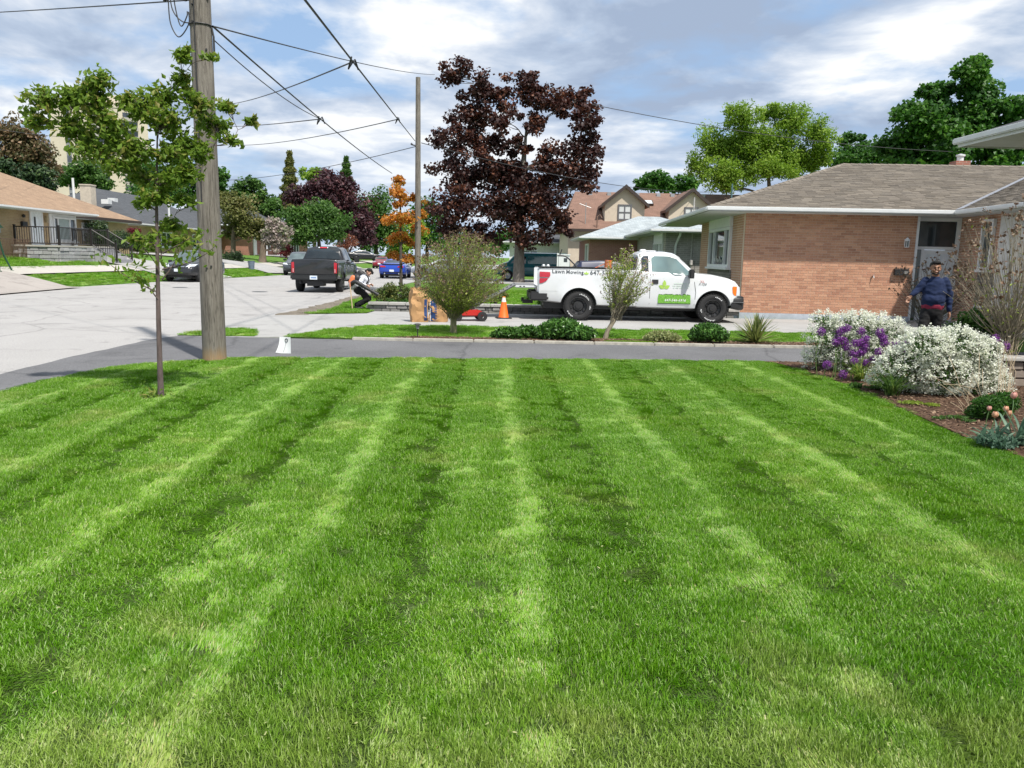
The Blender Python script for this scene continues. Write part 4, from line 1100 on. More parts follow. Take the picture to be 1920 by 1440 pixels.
for row in range(2):
    x = -3.68 - row * 0.1
    while x < 7.2:
        w = random.uniform(0.2, 0.42); MB().box(x, x + w - 0.015, 23.24 + random.uniform(-0.02, 0.025), 23.31, -0.03 + row * 0.108, 0.07 + row * 0.11).build('stone', RWS, rw, bevel=0.014); x += w
lw2 = MB()
for k in range(9): lw2.box(-3.72, -3.42, 23.64 + k * 0.62, 23.64 + k * 0.62 + 0.6, 0.0, 0.22)
lw2.build('return_stones', CPS, rw, bevel=0.012)
# ------------------------------------------------------------------ trees
def leaves_mesh(name, C, size, aspect=0.55, up=0.6, m=None, v=None, fold=0.12, seed=0, outward=None, droop=0.0):
    """one folded rhombus per leaf"""
    r = np.random.default_rng(seed)
    n = len(C)
    nrm = r.normal(0, 1, (n, 3)); nrm[:, 2] += up * 1.6
    if outward is not None: nrm += outward * 0.8
    nrm /= np.linalg.norm(nrm, axis=1, keepdims=True) + 1e-9
    t = np.cross(nrm, r.normal(0, 1, (n, 3))); t[:, 2] -= droop
    t -= nrm * (t * nrm).sum(1, keepdims=True)
    t /= np.linalg.norm(t, axis=1, keepdims=True) + 1e-9
    b = np.cross(nrm, t)
    s = (size * r.uniform(0.65, 1.3, n))[:, None]
    V = np.zeros((n, 4, 3), np.float32)
    V[:, 0] = C - t * s * 0.5
    V[:, 1] = C + b * s * aspect * 0.5 - nrm * s * fold + t * s * 0.02
    V[:, 2] = C + t * s * 0.5
    V[:, 3] = C - b * s * aspect * 0.5 - nrm * s * fold + t * s * 0.02
    base = (np.arange(n) * 4)[:, None]
    F = np.concatenate([base + np.array([[0, 1, 2]]), base + np.array([[0, 2, 3]])])
    if v is None: v = r.uniform(0, 1, n)
    me = np_mesh(name, V.reshape(-1, 3), F, vattr=np.repeat(v, 4))
    if m: me.materials.append(m)
    return me
def bark(name, c, scale=14):
    return mat(name, c, 0.95, 0.35, scale, bmp=0.7, stretch=(1, 1, 0.25))
BARK_G = bark('grey_bark', (0.17, 0.15, 0.13)); BARK_D = bark('dark_bark', (0.075, 0.06, 0.05)); BARK_B = bark('brown_bark', (0.15, 0.115, 0.085))
def curve_pts(p, q, sag=0.15, n=5, seed=None):
    p, q = Vector(p), Vector(q); d = q - p
    rr = random.Random(seed)
    side = Vector((rr.uniform(-1, 1), rr.uniform(-1, 1), 0)) * d.length * 0.08
    return [p.lerp(q, i / n) + side * math.sin(math.pi * i / n) + Vector((0, 0, -sag * d.length * math.sin(math.pi * i / n) * 0.5)) for i in range(n + 1)]
def tree(name, base, lobes, Y, label, leaf_m, bark_m, n_leaf, leaf, trunk_r, fork=0.35, clumps=90, aspect=0.7, clump_r=0.21, up=0.5, group=None, depth=0.85, cat='tree', seed=1, top=None, flat=0.7, surf=2.4, droop=0.0, tone=0.35, twigs=True, limb_r=0.2):
    """lobes: (px, py, rx, ry) ellipses read off the photo at world depth Y; every lobe gets its own depth"""
    rr = random.Random(seed); r = np.random.default_rng(seed)
    base = Vector(base)
    if cat == 'tree' or Y > 30:
        base = Vector((base.x * Y / base.y, Y, 0)); base.z = float(H(base.x, Y)) - 0.03
    root = empty(name, base, 0, label, cat, group)
    k = Y / FPX
    L3 = []
    for (cx, cy, rx, ry) in lobes:
        c = pix(cx, cy, Y) - base
        rad = Vector((rx * k, (rx + ry) * 0.5 * k * depth, ry * k))
        c.y = rr.uniform(-1, 1) * 0.5 * max(l[2] for l in lobes) * k * depth
        L3.append((c, rad))
    zmax = max(c.z + q.z for c, q in L3)
    area = np.array([max(q.x * q.z, 1e-4) for c, q in L3]); area = area / area.sum()
    xm = sum(c.x * a for (c, q), a in zip(L3, area)); ym = sum(c.y * a for (c, q), a in zip(L3, area))
    zt = fork * zmax
    mb = MB()
    tip = Vector((xm * 0.5, ym * 0.5, zmax * 0.62)) if top is None else Vector(top)
    tp = [Vector((0, 0, -0.1)), Vector((0, 0, 0.0)), Vector((tip.x * 0.04, tip.y * 0.04, zt * 0.3)), Vector((tip.x * 0.15, tip.y * 0.15, zt * 0.8)), Vector((tip.x * 0.5, tip.y * 0.5, (zt + tip.z) * 0.5)), tip]
    mb.tube(tp, [trunk_r * 1.6, trunk_r * 1.25, trunk_r, trunk_r * 0.85, trunk_r * 0.55, trunk_r * 0.2], 10)
    mb.build('trunk', bark_m, root, smooth=True)
    limbs = MB()
    CC, CR, CT, CW = [], [], [], []
    nodes = [(tp[3].lerp(tp[4], i / 6), trunk_r * (0.8 - 0.05 * i)) for i in range(7)] + [(tp[2].lerp(tp[3], i / 3), trunk_r) for i in (1, 2)] + [(tp[4].lerp(tp[5], i / 4), trunk_r * (0.5 - 0.1 * i)) for i in (1, 2, 3)]
    order = sorted(range(len(L3)), key=lambda i: (L3[i][0] - tp[3]).length)
    for li in order:
        c, q = L3[li]
        def cost(nd):
            d = c - nd[0]
            return d.length + max(0, 0.25 * zmax - 0) * (1.2 if d.z < 0.25 * d.length else 0) + (1.5 * trunk_r if nd[1] < trunk_r * 0.12 else 0)
        s, r0 = min(nodes, key=cost)
        r0 = min(r0 * 0.72, trunk_r * limb_r * 2.0)
        lp = curve_pts(s, c, -0.14, 6, seed * 31 + li)
        lp = [p + Vector((rr.gauss(0, 1), rr.gauss(0, 1), rr.gauss(0, 1))) * (c - s).length * 0.025 if 0 < i < 6 else p for i, p in enumerate(lp)]
        lr = [max(0.003, r0 * (1 - 0.8 * i / 6)) for i in range(7)]
        limbs.tube(lp, lr, 6)
        nodes += [(lp[i], lr[i]) for i in range(2, 7)]
        nc = max(2, int(clumps * area[li]))
        for j in range(nc):
            d = Vector((rr.gauss(0, 1), rr.gauss(0, 1), rr.gauss(0, 1))).normalized()
            t = rr.random() ** (1 / surf)
            p = c + Vector((d.x * q.x, d.y * q.y, d.z * q.z)) * t * 0.86
            CC.append(p); CR.append(clump_r * math.sqrt(q.x * q.z) * 2.5 * rr.uniform(0.65, 1.3)); CW.append(area[li] / nc * rr.uniform(0.6, 1.4)); CT.append(rr.uniform(-tone, tone))
            if twigs:
                st = lp[rr.randint(2, 6)]
                limbs.tube(curve_pts(st, p, 0.1, 3, seed * 77 + j), [trunk_r * limb_r * 0.2 + 0.002, trunk_r * limb_r * 0.14 + 0.002, trunk_r * limb_r * 0.09 + 0.0015, 0.002], 4, cap=False)
    limbs.build('branches', bark_m, root, smooth=True)
    CC = np.array(CC); CR = np.array(CR); CT = np.array(CT)
    w = np.array(CW); w = w / w.sum()
    ci_ = r.choice(len(CC), n_leaf, p=w)
    dirs = r.normal(0, 1, (n_leaf, 3)); dirs /= np.linalg.norm(dirs, axis=1, keepdims=True)
    rad = r.uniform(0, 1, n_leaf) ** 0.55
    offs = dirs * rad[:, None] * CR[ci_][:, None]; offs[:, 2] *= flat
    P = CC[ci_] + offs
    v = np.clip(r.uniform(0.1, 0.9, n_leaf) + CT[ci_], 0, 1)
    me = leaves_mesh('crown', P, leaf, aspect, up, leaf_m, v, seed=seed, outward=dirs, droop=droop)
    o = link('crown', me, parent=root)
    return root
LF_PURPLE = leaf_mat('purple_maple_leaves', (0.022, 0.010, 0.011), (0.060, 0.024, 0.019), (0.16, 0.06, 0.032), 0.22, tcol=(0.16, 0.035, 0.02))
LF_PLUM = leaf_mat('plum_leaves', (0.028, 0.011, 0.017), (0.068, 0.025, 0.03), (0.12, 0.045, 0.05), 0.2, tcol=(0.13, 0.03, 0.03))
LF_GREEN = leaf_mat('green_leaves', (0.03, 0.075, 0.012), (0.075, 0.165, 0.028), (0.13, 0.24, 0.045))
LF_DEEP = leaf_mat('deep_green_leaves', (0.02, 0.07, 0.01), (0.055, 0.155, 0.018), (0.12, 0.25, 0.03))
LF_LIME = leaf_mat('yellow_green_leaves', (0.10, 0.18, 0.015), (0.21, 0.34, 0.03), (0.36, 0.47, 0.08), 0.42)
LF_OLIVE = leaf_mat('olive_leaves', (0.07, 0.085, 0.02), (0.155, 0.17, 0.045), (0.25, 0.22, 0.09))
LF_ORANGE = leaf_mat('orange_leaves', (0.24, 0.17, 0.02), (0.66, 0.24, 0.03), (0.80, 0.40, 0.11), 0.45, tcol=(0.85, 0.32, 0.05))
LF_BROWN = leaf_mat('brown_tipped_leaves', (0.05, 0.07, 0.02), (0.17, 0.115, 0.06), (0.30, 0.20, 0.12))
LF_SPRUCE = leaf_mat('spruce_needles', (0.06, 0.09, 0.02), (0.16, 0.17, 0.04), (0.26, 0.22, 0.07), 0.15)
LF_JUN = leaf_mat('dark_juniper', (0.010, 0.028, 0.010), (0.03, 0.065, 0.018), (0.07, 0.115, 0.03), 0.1)
LF_BLOSSOM = leaf_mat('pale_blossom', (0.10, 0.15, 0.05), (0.45, 0.36, 0.34), (0.62, 0.55, 0.52), 0.3)
LF_YOUNG = leaf_mat('young_tree_leaves', (0.075, 0.15, 0.012), (0.19, 0.30, 0.035), (0.29, 0.26, 0.07), 0.5, tcol=(0.30, 0.42, 0.06))
gx = lambda px, py, z=0.0: tuple(gnd(px, py, z))

# the purple maple, thinning at the top so that its pale limbs show
mp = gnd(972, 529); mp.z = 0
tree('purple_maple', mp, [(862, 135, 46, 30), (900, 165, 50, 36), (940, 190, 34, 30), (985, 150, 44, 34), (1015, 180, 40, 40), (1085, 180, 46, 32), (1098, 225, 36, 42), (1055, 205, 34, 30), (880, 215, 54, 40), (855, 262, 52, 36), (905, 262, 40, 26), (950, 232, 34, 26), (1005, 240, 34, 30), (975, 275, 40, 24), (930, 300, 46, 34), (975, 318, 50, 30), (1030, 300, 40, 36), (985, 365, 60, 34), (1090, 285, 40, 52), (865, 322, 66, 40), (925, 318, 46, 34), (1075, 345, 46, 46), (1000, 345, 62, 36), (862, 385, 66, 42), (945, 385, 66, 44), (1030, 392, 62, 40), (850, 430, 40, 30), (905, 440, 56, 26), (985, 440, 60, 24), (1050, 425, 34, 26)],
     mp.y, 'tall dark purple leaved maple standing beyond the low stone wall', LF_PURPLE, BARK_G, 36000, 0.23, 0.36, fork=0.38, clumps=430, aspect=0.95, clump_r=0.185, surf=2.0, seed=5, top=(0.3, 0, 10.2), limb_r=0.3, droop=0.4)
tree('plum_tree', gnd(640, 487) + Vector((0, 0, 0.2)), [(612, 365, 58, 34), (655, 395, 50, 44), (575, 378, 38, 26), (628, 340, 40, 24), (682, 432, 26, 36), (600, 400, 56, 30), (655, 440, 40, 30)], 84, 'wide dark plum coloured tree beside the road behind the black pickup', LF_PLUM, BARK_D, 15000, 0.34, 0.4, clumps=150, seed=8, surf=3)
tree('shade_tree', gnd(600, 486) + Vector((0, 0, 0.5)), [(592, 412, 50, 34), (625, 422, 34, 34), (560, 418, 34, 30), (600, 395, 34, 22), (590, 440, 56, 20)], 71, 'round bright green tree right behind the black pickup cab', LF_GREEN, BARK_D, 13000, 0.26, 0.25, clumps=110, seed=9, surf=3, fork=0.3)
tree('blossom_tree', pix(492, 485, 67), [(512, 425, 20, 22), (530, 440, 18, 22), (505, 445, 18, 16), (525, 462, 14, 10)], 67, 'small leaning tree with pale blossom left of the grey minivan', LF_BLOSSOM, BARK_B, 3200, 0.22, 0.28, clumps=60, seed=10, fork=0.45, top=(0.9, 0, 2.3))
tree('olive_tree', pix(437, 470, 69), [(445, 395, 40, 34), (470, 425, 36, 26), (432, 430, 26, 24), (425, 375, 20, 24), (490, 440, 18, 20)], 69, 'loose olive green tree just right of the near utility pole', LF_OLIVE, BARK_B, 8500, 0.24, 0.22, clumps=90, seed=11, surf=2)
tree('shade_tree', pix(478, 480, 98), [(470, 355, 32, 22), (495, 380, 32, 26), (455, 385, 26, 30), (515, 395, 20, 24)], 98, 'mid green tree left of the brownish spruce, behind the olive tree', LF_GREEN, BARK_D, 7000, 0.4, 0.35, clumps=80, seed=12, surf=3)
tree('shade_tree', pix(412, 480, 92), [(418, 335, 9, 36), (405, 380, 30, 34), (424, 375, 14, 20)], 92, 'green tree half hidden behind the near utility pole', LF_DEEP, BARK_D, 4000, 0.4, 0.3, clumps=60, seed=13)
def spruce(base, px, ytop, ybot, w, Y, m, label, seed):
    root = empty('spruce_tree', base, 0, label, 'tree', 'spruces on the skyline')
    r = np.random.default_rng(seed); base = Vector(base)
    top = pix(px, ytop, Y) - base; k = Y / FPX
    h = top.z; zb = (pix(px, ybot, Y) - base).z
    mb = MB(); mb.tube([(0, 0, -0.1), (top.x * .5, 0, h * 0.5), (top.x, 0, h)], [0.35, 0.2, 0.02], 8); mb.build('trunk', BARK_D, root, smooth=True)
    n = 5200
    t = r.uniform(0, 1, n) ** 0.62                     # 0 top .. 1 bottom
    rad = (w * k) * (0.12 + 0.88 * t ** 0.85) * r.uniform(0.25, 1.0, n) ** 0.5 * (0.78 + 0.22 * np.sin(t * 46 + r.uniform(0, 1.2, n)))
    a = r.uniform(0, 6.28, n)
    P = np.stack([top.x * (1 - t * 0.5) + rad * np.cos(a), rad * np.sin(a), h - t * (h - zb) - rad * 0.25], 1)
    link('crown', leaves_mesh('crown', P, 0.55, 0.35, 0.25, m, seed=seed, droop=0.6), parent=root)
    return root
spruce(pix(543, 478, 112), 543, 281, 400, 27, 112, LF_SPRUCE, 'pointed spruce with brownish needles left of the plum tree', 3)
spruce(pix(650, 478, 116), 649, 291, 390, 24, 116, LF_GREEN, 'fresh green pointed spruce rising behind the plum tree', 4)
tree('shade_tree', pix(590, 478, 118), [(588, 330, 24, 18), (600, 345, 24, 14)], 118, 'pale green treetop between the two spruces', LF_LIME, BARK_D, 2600, 0.5, 0.3, clumps=40, seed=14)
tree('maple_sapling', gnd(752, 541), [(746, 338, 17, 13), (748, 360, 22, 14), (775, 372, 26, 10), (745, 385, 22, 9), (785, 398, 20, 9), (757, 412, 38, 13), (782, 425, 22, 11), (742, 445, 22, 12), (768, 452, 22, 11), (752, 480, 30, 10), (775, 490, 20, 8)], 36.5, 'slender tree with bright orange leaves in front of the far utility pole', LF_ORANGE, BARK_D, 5200, 0.13, 0.075, clumps=120, seed=15, surf=1.6, fork=0.5, top=(-0.05, 0, 5.0), clump_r=0.24)
for i, (lobes, Y, m, lab, sd, n) in enumerate([
    ([(705, 390, 34, 38), (722, 430, 30, 34), (690, 440, 26, 36)], 128, LF_GREEN, 'green street tree right of the plum tree, left of the orange one', 16, 7000),
    ([(745, 455, 30, 26), (770, 440, 30, 34), (735, 480, 20, 10)], 140, LF_LIME, 'light green tree behind the orange leaved sapling', 17, 5000),
    ([(800, 420, 30, 50), (830, 450, 30, 30)], 150, LF_DEEP, 'dark green tree behind the left edge of the purple maple', 18, 5000),
    ([(960, 450, 40, 22), (1010, 455, 40, 20), (1060, 452, 36, 22)], 120, LF_DEEP, 'low dark trees behind the white house under the purple maple', 29, 5000),
    ([(880, 460, 40, 26), (930, 455, 36, 22)], 135, LF_DEEP, 'low dark tree behind the twiggy round bush', 19, 4500)]):
    tree('street_tree', pix(lobes[0][0], 482, Y), lobes, Y, lab, m, BARK_D, n, 0.5, 0.35, clumps=80, seed=sd, surf=3, fork=0.3)
for i, (lobes, Y, m, lab, sd, n, lf) in enumerate([
    ([(12, 250, 40, 32), (55, 275, 42, 30), (20, 300, 40, 30), (80, 315, 34, 22)], 78, LF_BROWN, 'brown tipped tree at the left edge above the buff bungalow', 20, 9000, 0.34),
    ([(15, 330, 30, 34), (60, 335, 40, 28)], 74, LF_JUN, 'very dark conifer mass right above the buff bungalow roof', 21, 6000, 0.32),
    ([(120, 330, 30, 20), (165, 325, 34, 26), (195, 345, 26, 20)], 92, LF_GREEN, 'bright green tree above the beige chimney', 22, 6000, 0.36),
    ([(270, 325, 50, 32), (330, 340, 46, 34), (375, 345, 30, 40), (300, 365, 60, 24)], 96, LF_DEEP, 'green trees above the charcoal roof, left of the near utility pole', 23, 10000, 0.38)]):
    tree('yard_tree', pix(lobes[0][0] + 10, 455, Y), lobes, Y, lab, m, BARK_D, n, lf, 0.35, clumps=100, seed=sd, surf=3)
tree('locust_tree', pix(1440, 490, 66), [(1450, 212, 30, 22), (1390, 275, 50, 36), (1445, 322, 60, 24), (1545, 300, 36, 24), (1365, 345, 50, 20), (1312, 310, 26, 28), (1385, 225, 42, 28), (1345, 270, 42, 38), (1350, 320, 50, 28), (1420, 255, 46, 40), (1490, 222, 44, 36), (1465, 275, 50, 40), (1540, 262, 34, 42), (1410, 315, 60, 26), (1500, 300, 54, 30)], 66, 'airy yellow green tree behind the brick bungalow roof', LF_LIME, BARK_B, 52000, 0.24, 0.34, clumps=420, aspect=0.5, seed=24, surf=1.5, fork=0.4, clump_r=0.2)
tree('maple_tree', pix(1800, 490, 60), [(1825, 140, 42, 22), (1775, 175, 40, 24), (1840, 175, 44, 26), (1710, 225, 44, 32), (1765, 220, 44, 32), (1830, 225, 50, 36), (1885, 215, 36, 26), (1700, 270, 46, 32), (1770, 275, 56, 34), (1850, 275, 56, 36), (1910, 265, 34, 40), (1730, 312, 70, 20), (1860, 315, 70, 20)], 60, 'big dense dark green maple behind the right end of the roof', LF_DEEP, BARK_D, 34000, 0.33, 0.45, clump_r=0.27, clumps=240, aspect=0.95, seed=25, surf=2.6, tone=0.3)
tree('yard_tree', pix(1610, 490, 72), [(1605, 265, 26, 16), (1590, 295, 40, 24), (1640, 290, 30, 22)], 72, 'dark tree between the yellow green tree and the dense maple', LF_DEEP, BARK_D, 6000, 0.3, 0.3, clumps=70, seed=26, surf=3)
tree('yard_tree', pix(1235, 490, 98), [(1235, 338, 40, 18), (1280, 345, 34, 16), (1205, 345, 18, 12)], 98, 'round dark green tree rising behind the dormer house ridge', LF_DEEP, BARK_D, 6000, 0.42, 0.3, clumps=70, seed=27, surf=3)
# young tree on the lawn
yt = Vector((-3.78, 8.78, 0.0))
YL = [(85, 190, 34, 26), (80, 225, 30, 22), (135, 185, 40, 30), (125, 235, 46, 26), (190, 160, 40, 28), (185, 205, 44, 30), (215, 240, 50, 26), (240, 190, 34, 30), (275, 205, 34, 30), (305, 180, 34, 28), (335, 150, 26, 24), (350, 105, 18, 24), (315, 230, 46, 30), (370, 195, 34, 26), (395, 110, 14, 12), (395, 230, 38, 26), (430, 205, 24, 18), (440, 262, 26, 14), (465, 225, 20, 10), (180, 285, 44, 22), (250, 285, 50, 26), (320, 290, 46, 26), (380, 285, 30, 20), (250, 330, 40, 16), (330, 335, 44, 18), (300, 372, 44, 16), (350, 375, 30, 14), (262, 385, 26, 12), (315, 418, 40, 14), (335, 452, 44, 12), (272, 448, 34, 10), (225, 310, 40, 20), (290, 340, 40, 22), (205, 265, 40, 22), (355, 325, 30, 22), (345, 270, 40, 26), (150, 255, 34, 20)]
ytree = tree('young_tree', yt, YL, yt.y, 'slim young tree with a dark trunk on the lawn in front of the utility pole', LF_YOUNG, bark('young_bark', (0.115, 0.085, 0.08), 20), 9000, 0.078, 0.030, fork=0.3, clumps=900, aspect=0.52, clump_r=0.22, depth=0.8, seed=31, surf=1.35, flat=0.85, top=(0.12, 0.0, 3.1), limb_r=0.22, tone=0.3, droop=0.5)
# its low side twigs
lowt = MB(); PL = []
rr = random.Random(4)
for (a, b) in (((300, 545), (190, 478)), ((303, 520), (345, 440)), ((298, 500), (260, 450)), ((305, 470), (385, 425)), ((300, 560), (255, 500)), ((304, 500), (405, 455)), ((302, 480), (300, 430))):
    p = pix(a[0], a[1], yt.y) - yt; q = pix(b[0], b[1], yt.y + rr.uniform(-0.4, 0.4)) - yt
    cp_ = curve_pts(p, q, 0.1, 4, a[1]); lowt.tube(cp_, [0.009, 0.008, 0.006, 0.004, 0.002], 5)
    for _ in range(34):
        t = rr.uniform(0.35, 1.05); c = Vector(p).lerp(Vector(q), min(t, 1)); PL.append((c.x + rr.gauss(0, 0.075), c.y + rr.gauss(0, 0.09), c.z + rr.gauss(0, 0.04)))
lowt.build('low_branches', MATS['young_bark'], ytree, smooth=True)
link('low_leaves', leaves_mesh('low_leaves', np.array(PL), 0.085, 0.5, 0.3, LF_YOUNG, seed=5, droop=0.6), parent=ytree)
SP = [(rr.gauss(-0.1, 0.1), rr.gauss(0, 0.08), abs(rr.gauss(0.05, 0.07))) for _ in range(120)]
link('base_suckers', leaves_mesh('base_suckers', np.array(SP), 0.06, 0.5, 0.4, LF_YOUNG, seed=6), parent=ytree)

# shrubs on the left bank
def blob_shrub(name, lobes, Y, m, label, n, leaf, cat='shrub', group=None, seed=1, base_py=None, aspect=0.5, up=0.3, stem=True, tone=0.3, bark_m=None):
    b = pix(lobes[0][0], base_py or max(l[1] + l[3] for l in lobes), Y)
    return tree(name, b, lobes, Y, label, m, bark_m or BARK_D, n, leaf, 0.05, fork=0.1, clumps=max(20, n // 60), aspect=aspect, clump_r=0.24, seed=seed, surf=2.5, cat=cat, group=group, up=up, tone=tone, twigs=True, top=(0, 0, max(0.15, (pix(lobes[0][0], lobes[0][1], Y) - b).z)))
blob_shrub('juniper_shrub', [(185, 428, 22, 18), (180, 452, 24, 18), (200, 445, 18, 18)], 52, LF_JUN, 'dark upright juniper at the corner of the buff bungalow', 4200, 0.13, seed=41)
blob_shrub('juniper_shrub', [(222, 445, 24, 12), (245, 455, 26, 14), (215, 462, 22, 12), (262, 462, 18, 10)], 53, LF_JUN, 'low spreading juniper right of the upright one on the bank', 4600, 0.13, seed=42)
blob_shrub('red_shrub', [(255, 434, 14, 6)], 56, leaf_mat('red_shrub_leaves', (0.10, 0.012, 0.02), (0.20, 0.025, 0.04), (0.3, 0.05, 0.06)), 'small dark red shrub peeping over the spreading juniper', 700, 0.12, seed=43)
blob_shrub('clipped_hedge', [(438, 481, 19, 14), (432, 484, 16, 12), (446, 484, 12, 11)], 62, LF_JUN, 'rounded clipped dark hedge just right of the near utility pole', 4200, 0.11, seed=44, tone=0.1)
blob_shrub('red_shrub', [(655, 452, 16, 12), (640, 462, 14, 8)], 76, leaf_mat('copper_leaves', (0.12, 0.045, 0.03), (0.26, 0.10, 0.06), (0.34, 0.16, 0.10)), 'coppery red shrub above the cab of the black pickup', 900, 0.2, seed=45)
blob_shrub('red_shrub', [(538, 470, 22, 12), (560, 478, 14, 8)], 70, MATS['red_shrub_leaves'], 'dark red shrub behind the grey minivan', 1200, 0.16, seed=46)
blob_shrub('juniper_shrub', [(738, 545, 30, 14), (720, 555, 22, 14), (765, 550, 20, 16), (745, 560, 36, 10)], 24.6, leaf_mat('golden_juniper', (0.03, 0.06, 0.012), (0.10, 0.13, 0.025), (0.22, 0.22, 0.05), 0.15), 'feathery yellow green juniper on the stone wall beside the paper bags', 4200, 0.075, seed=47)
blob_shrub('ground_shrub', [(735, 568, 28, 7), (765, 568, 20, 7)], 24.0, LF_DEEP, 'low dark leafy plants at the foot of the feathery juniper', 1300, 0.07, seed=48)
blob_shrub('ground_shrub', [(1020, 565, 26, 7), (990, 560, 14, 8)], 24.4, LF_GREEN, 'leafy plants behind the rear bumper of the white pickup', 1100, 0.08, seed=49)
blob_shrub('ground_shrub', [(930, 555, 22, 12), (905, 560, 20, 12)], 24.6, LF_OLIVE, 'yellow green shrub behind the traffic cone', 1300, 0.08, seed=50)
blob_shrub('ground_shrub', [(1830, 605, 46, 26), (1800, 615, 30, 18), (1865, 618, 26, 16)], 15.8, LF_GREEN, 'bright green leafy bush behind the white blossom, right of the man', 3000, 0.075, seed=51, aspect=0.6)

# ------------------------------------------------------------------ poles and wires
POLE_M, _t, _b = new_mat('weathered_pole')
tc = N(_t, 'ShaderNodeTexCoord'); mp_ = N(_t, 'ShaderNodeMapping'); mp_.inputs['Scale'].default_value = (1, 1, 0.06); L(_t, tc.outputs['Object'], mp_.inputs[0])
n1 = noise(_t, mp_.outputs[0], 34, 6, 0.7, 0.4); n2 = noise(_t, tc.outputs['Object'], 2.0, 4, 0.6); n3 = noise(_t, mp_.outputs[0], 90, 3, 0.6)
cc = ramp(_t, n1, [(0.30, (0.07, 0.06, 0.05)), (0.48, (0.175, 0.155, 0.132)), (0.62, (0.23, 0.208, 0.18)), (0.72, (0.125, 0.108, 0.09))])
cc = mixc(_t, 1.0, cc, ramp(_t, n2, [(0.3, 0.8), (0.7, 1.15)]), 'MULTIPLY')
cc = mixc(_t, 1.0, cc, ramp(_t, n3, [(0.36, 0.55), (0.44, 1.0)]), 'MULTIPLY')
spz = N(_t, 'ShaderNodeSeparateXYZ'); L(_t, tc.outputs['Object'], spz.inputs[0])
adz = N(_t, 'ShaderNodeMath', operation='MULTIPLY_ADD'); L(_t, n1, adz.inputs[0]); adz.inputs[1].default_value = 0.35; L(_t, spz.outputs['Z'], adz.inputs[2])
cc = mixc(_t, ramp(_t, adz.outputs[0], [(0.22, 0.75), (0.42, 0.0)]), cc, (0.34, 0.22, 0.11))
L(_t, cc, _b.inputs['Base Color']); _b.inputs['Roughness'].default_value = 0.95; bump(_t, _b, n1, 0.7, 0.02)
WIRE_M = mat('wire', (0.03, 0.03, 0.033), 0.6)
def pole(base, h, r0, r1, label, lean=(0, 0)):
    root = empty('utility_pole', base, 0, label, 'utility pole', 'wooden utility poles')
    mb = MB(); n = 26
    pts = [Vector((lean[0] * t, lean[1] * t, -0.3 + (h + 0.3) * t)) for t in [i / n for i in range(n + 1)]]
    mb.tube(pts, [(r0 + (r1 - r0) * i / n) * (1.05 if i == 0 else 1) for i in range(n + 1)], 28)
    mb.build('shaft', POLE_M, root, smooth=True)
    return root
P1 = Vector((-4.30, 11.98, 0)); pole1 = pole(P1, 9.5, 0.178, 0.125, 'thick near wooden utility pole standing at the lawn corner')
def pr(z): return 0.178 + (0.125 - 0.178) * (z + 0.3) / 9.8
gw = MB(); gw.tube([(-0.035, -pr(z) - 0.006, z) for z in np.linspace(2.4, 9, 12)], 0.008, 5); gw.build('ground_wire', WIRE_M, pole1)
bolts = [(0.0, 1.42), (0.06, 1.45), (0.12, 4.45), (0.1, 4.55), (0.13, 5.25), (0.12, 5.3), (-0.06, 4.92), (-0.06, 5.15)]
for bx_, bz in bolts:
    mb = MB(); yb = -math.sqrt(max(pr(bz) ** 2 - bx_ ** 2, 0.0001)); mb.tube([(bx_, yb + 0.01, bz), (bx_ * 1.1, yb - 0.02, bz)], 0.014, 8); mb.build('bolt', STEEL_DK, pole1)
for (z, a0) in ((4.9, 0.0),):
    mb = MB(); mb.tube([(math.cos(a) * (pr(z) + 0.008), math.sin(a) * (pr(z) + 0.008), z) for a in np.linspace(math.pi * 0.95, math.pi * 2.05, 14)], 0.01, 6); mb.build('cable_clamp', STEEL_DK, pole1)
cg = MB(); cg.tube([(0.16, -0.02, 4.88), (0.185, -0.02, 4.75), (0.185, -0.02, 4.55), (0.165, -0.02, 4.42)], 0.014, 6); cg.build('cable_guard', BLACK_PL, pole1)
# insulators and drip loops on the street side
for i, (x, z) in enumerate(((-0.42, 5.22), (-0.36, 5.32), (-0.28, 5.42), (-0.13, 5.33))):
    mb = MB(); M_ = Matrix.Translation((x, -0.12, z)) @ Matrix.Rotation(R(70), 4, 'Y')
    mb.lathe([(0.0, -0.06), (0.02, -0.06), (0.034, -0.04), (0.02, -0.02), (0.036, 0.0), (0.02, 0.02), (0.034, 0.04), (0.0, 0.06)], 10, M_); mb.build('insulator', BLACK_PL, pole1, smooth=True)
arm = MB(); arm.tube([(0.0, -0.12, 5.5), (-0.42, -0.12, 5.55)], 0.025, 6); arm.build('bracket', STEEL_DK, pole1)
loops = [[(-0.40, 5.2), (-0.385, 4.9), (-0.30, 4.72), (-0.22, 4.74), (-0.12, 4.9), (-0.12, 5.05)], [(-0.37, 5.5), (-0.35, 5.1), (-0.22, 4.92), (-0.06, 4.9)], [(-0.33, 5.5), (-0.30, 5.12), (-0.23, 4.85), (-0.14, 4.98), (-0.13, 5.05)], [(-0.22, 5.6), (-0.2, 5.3), (-0.16, 5.2), (-0.12, 5.2)], [(-0.25, 5.6), (-0.12, 5.3), (-0.1, 5.2)], [(-0.36, 5.55), (-0.30, 5.22), (-0.22, 5.42), (-0.2, 5.6)]]
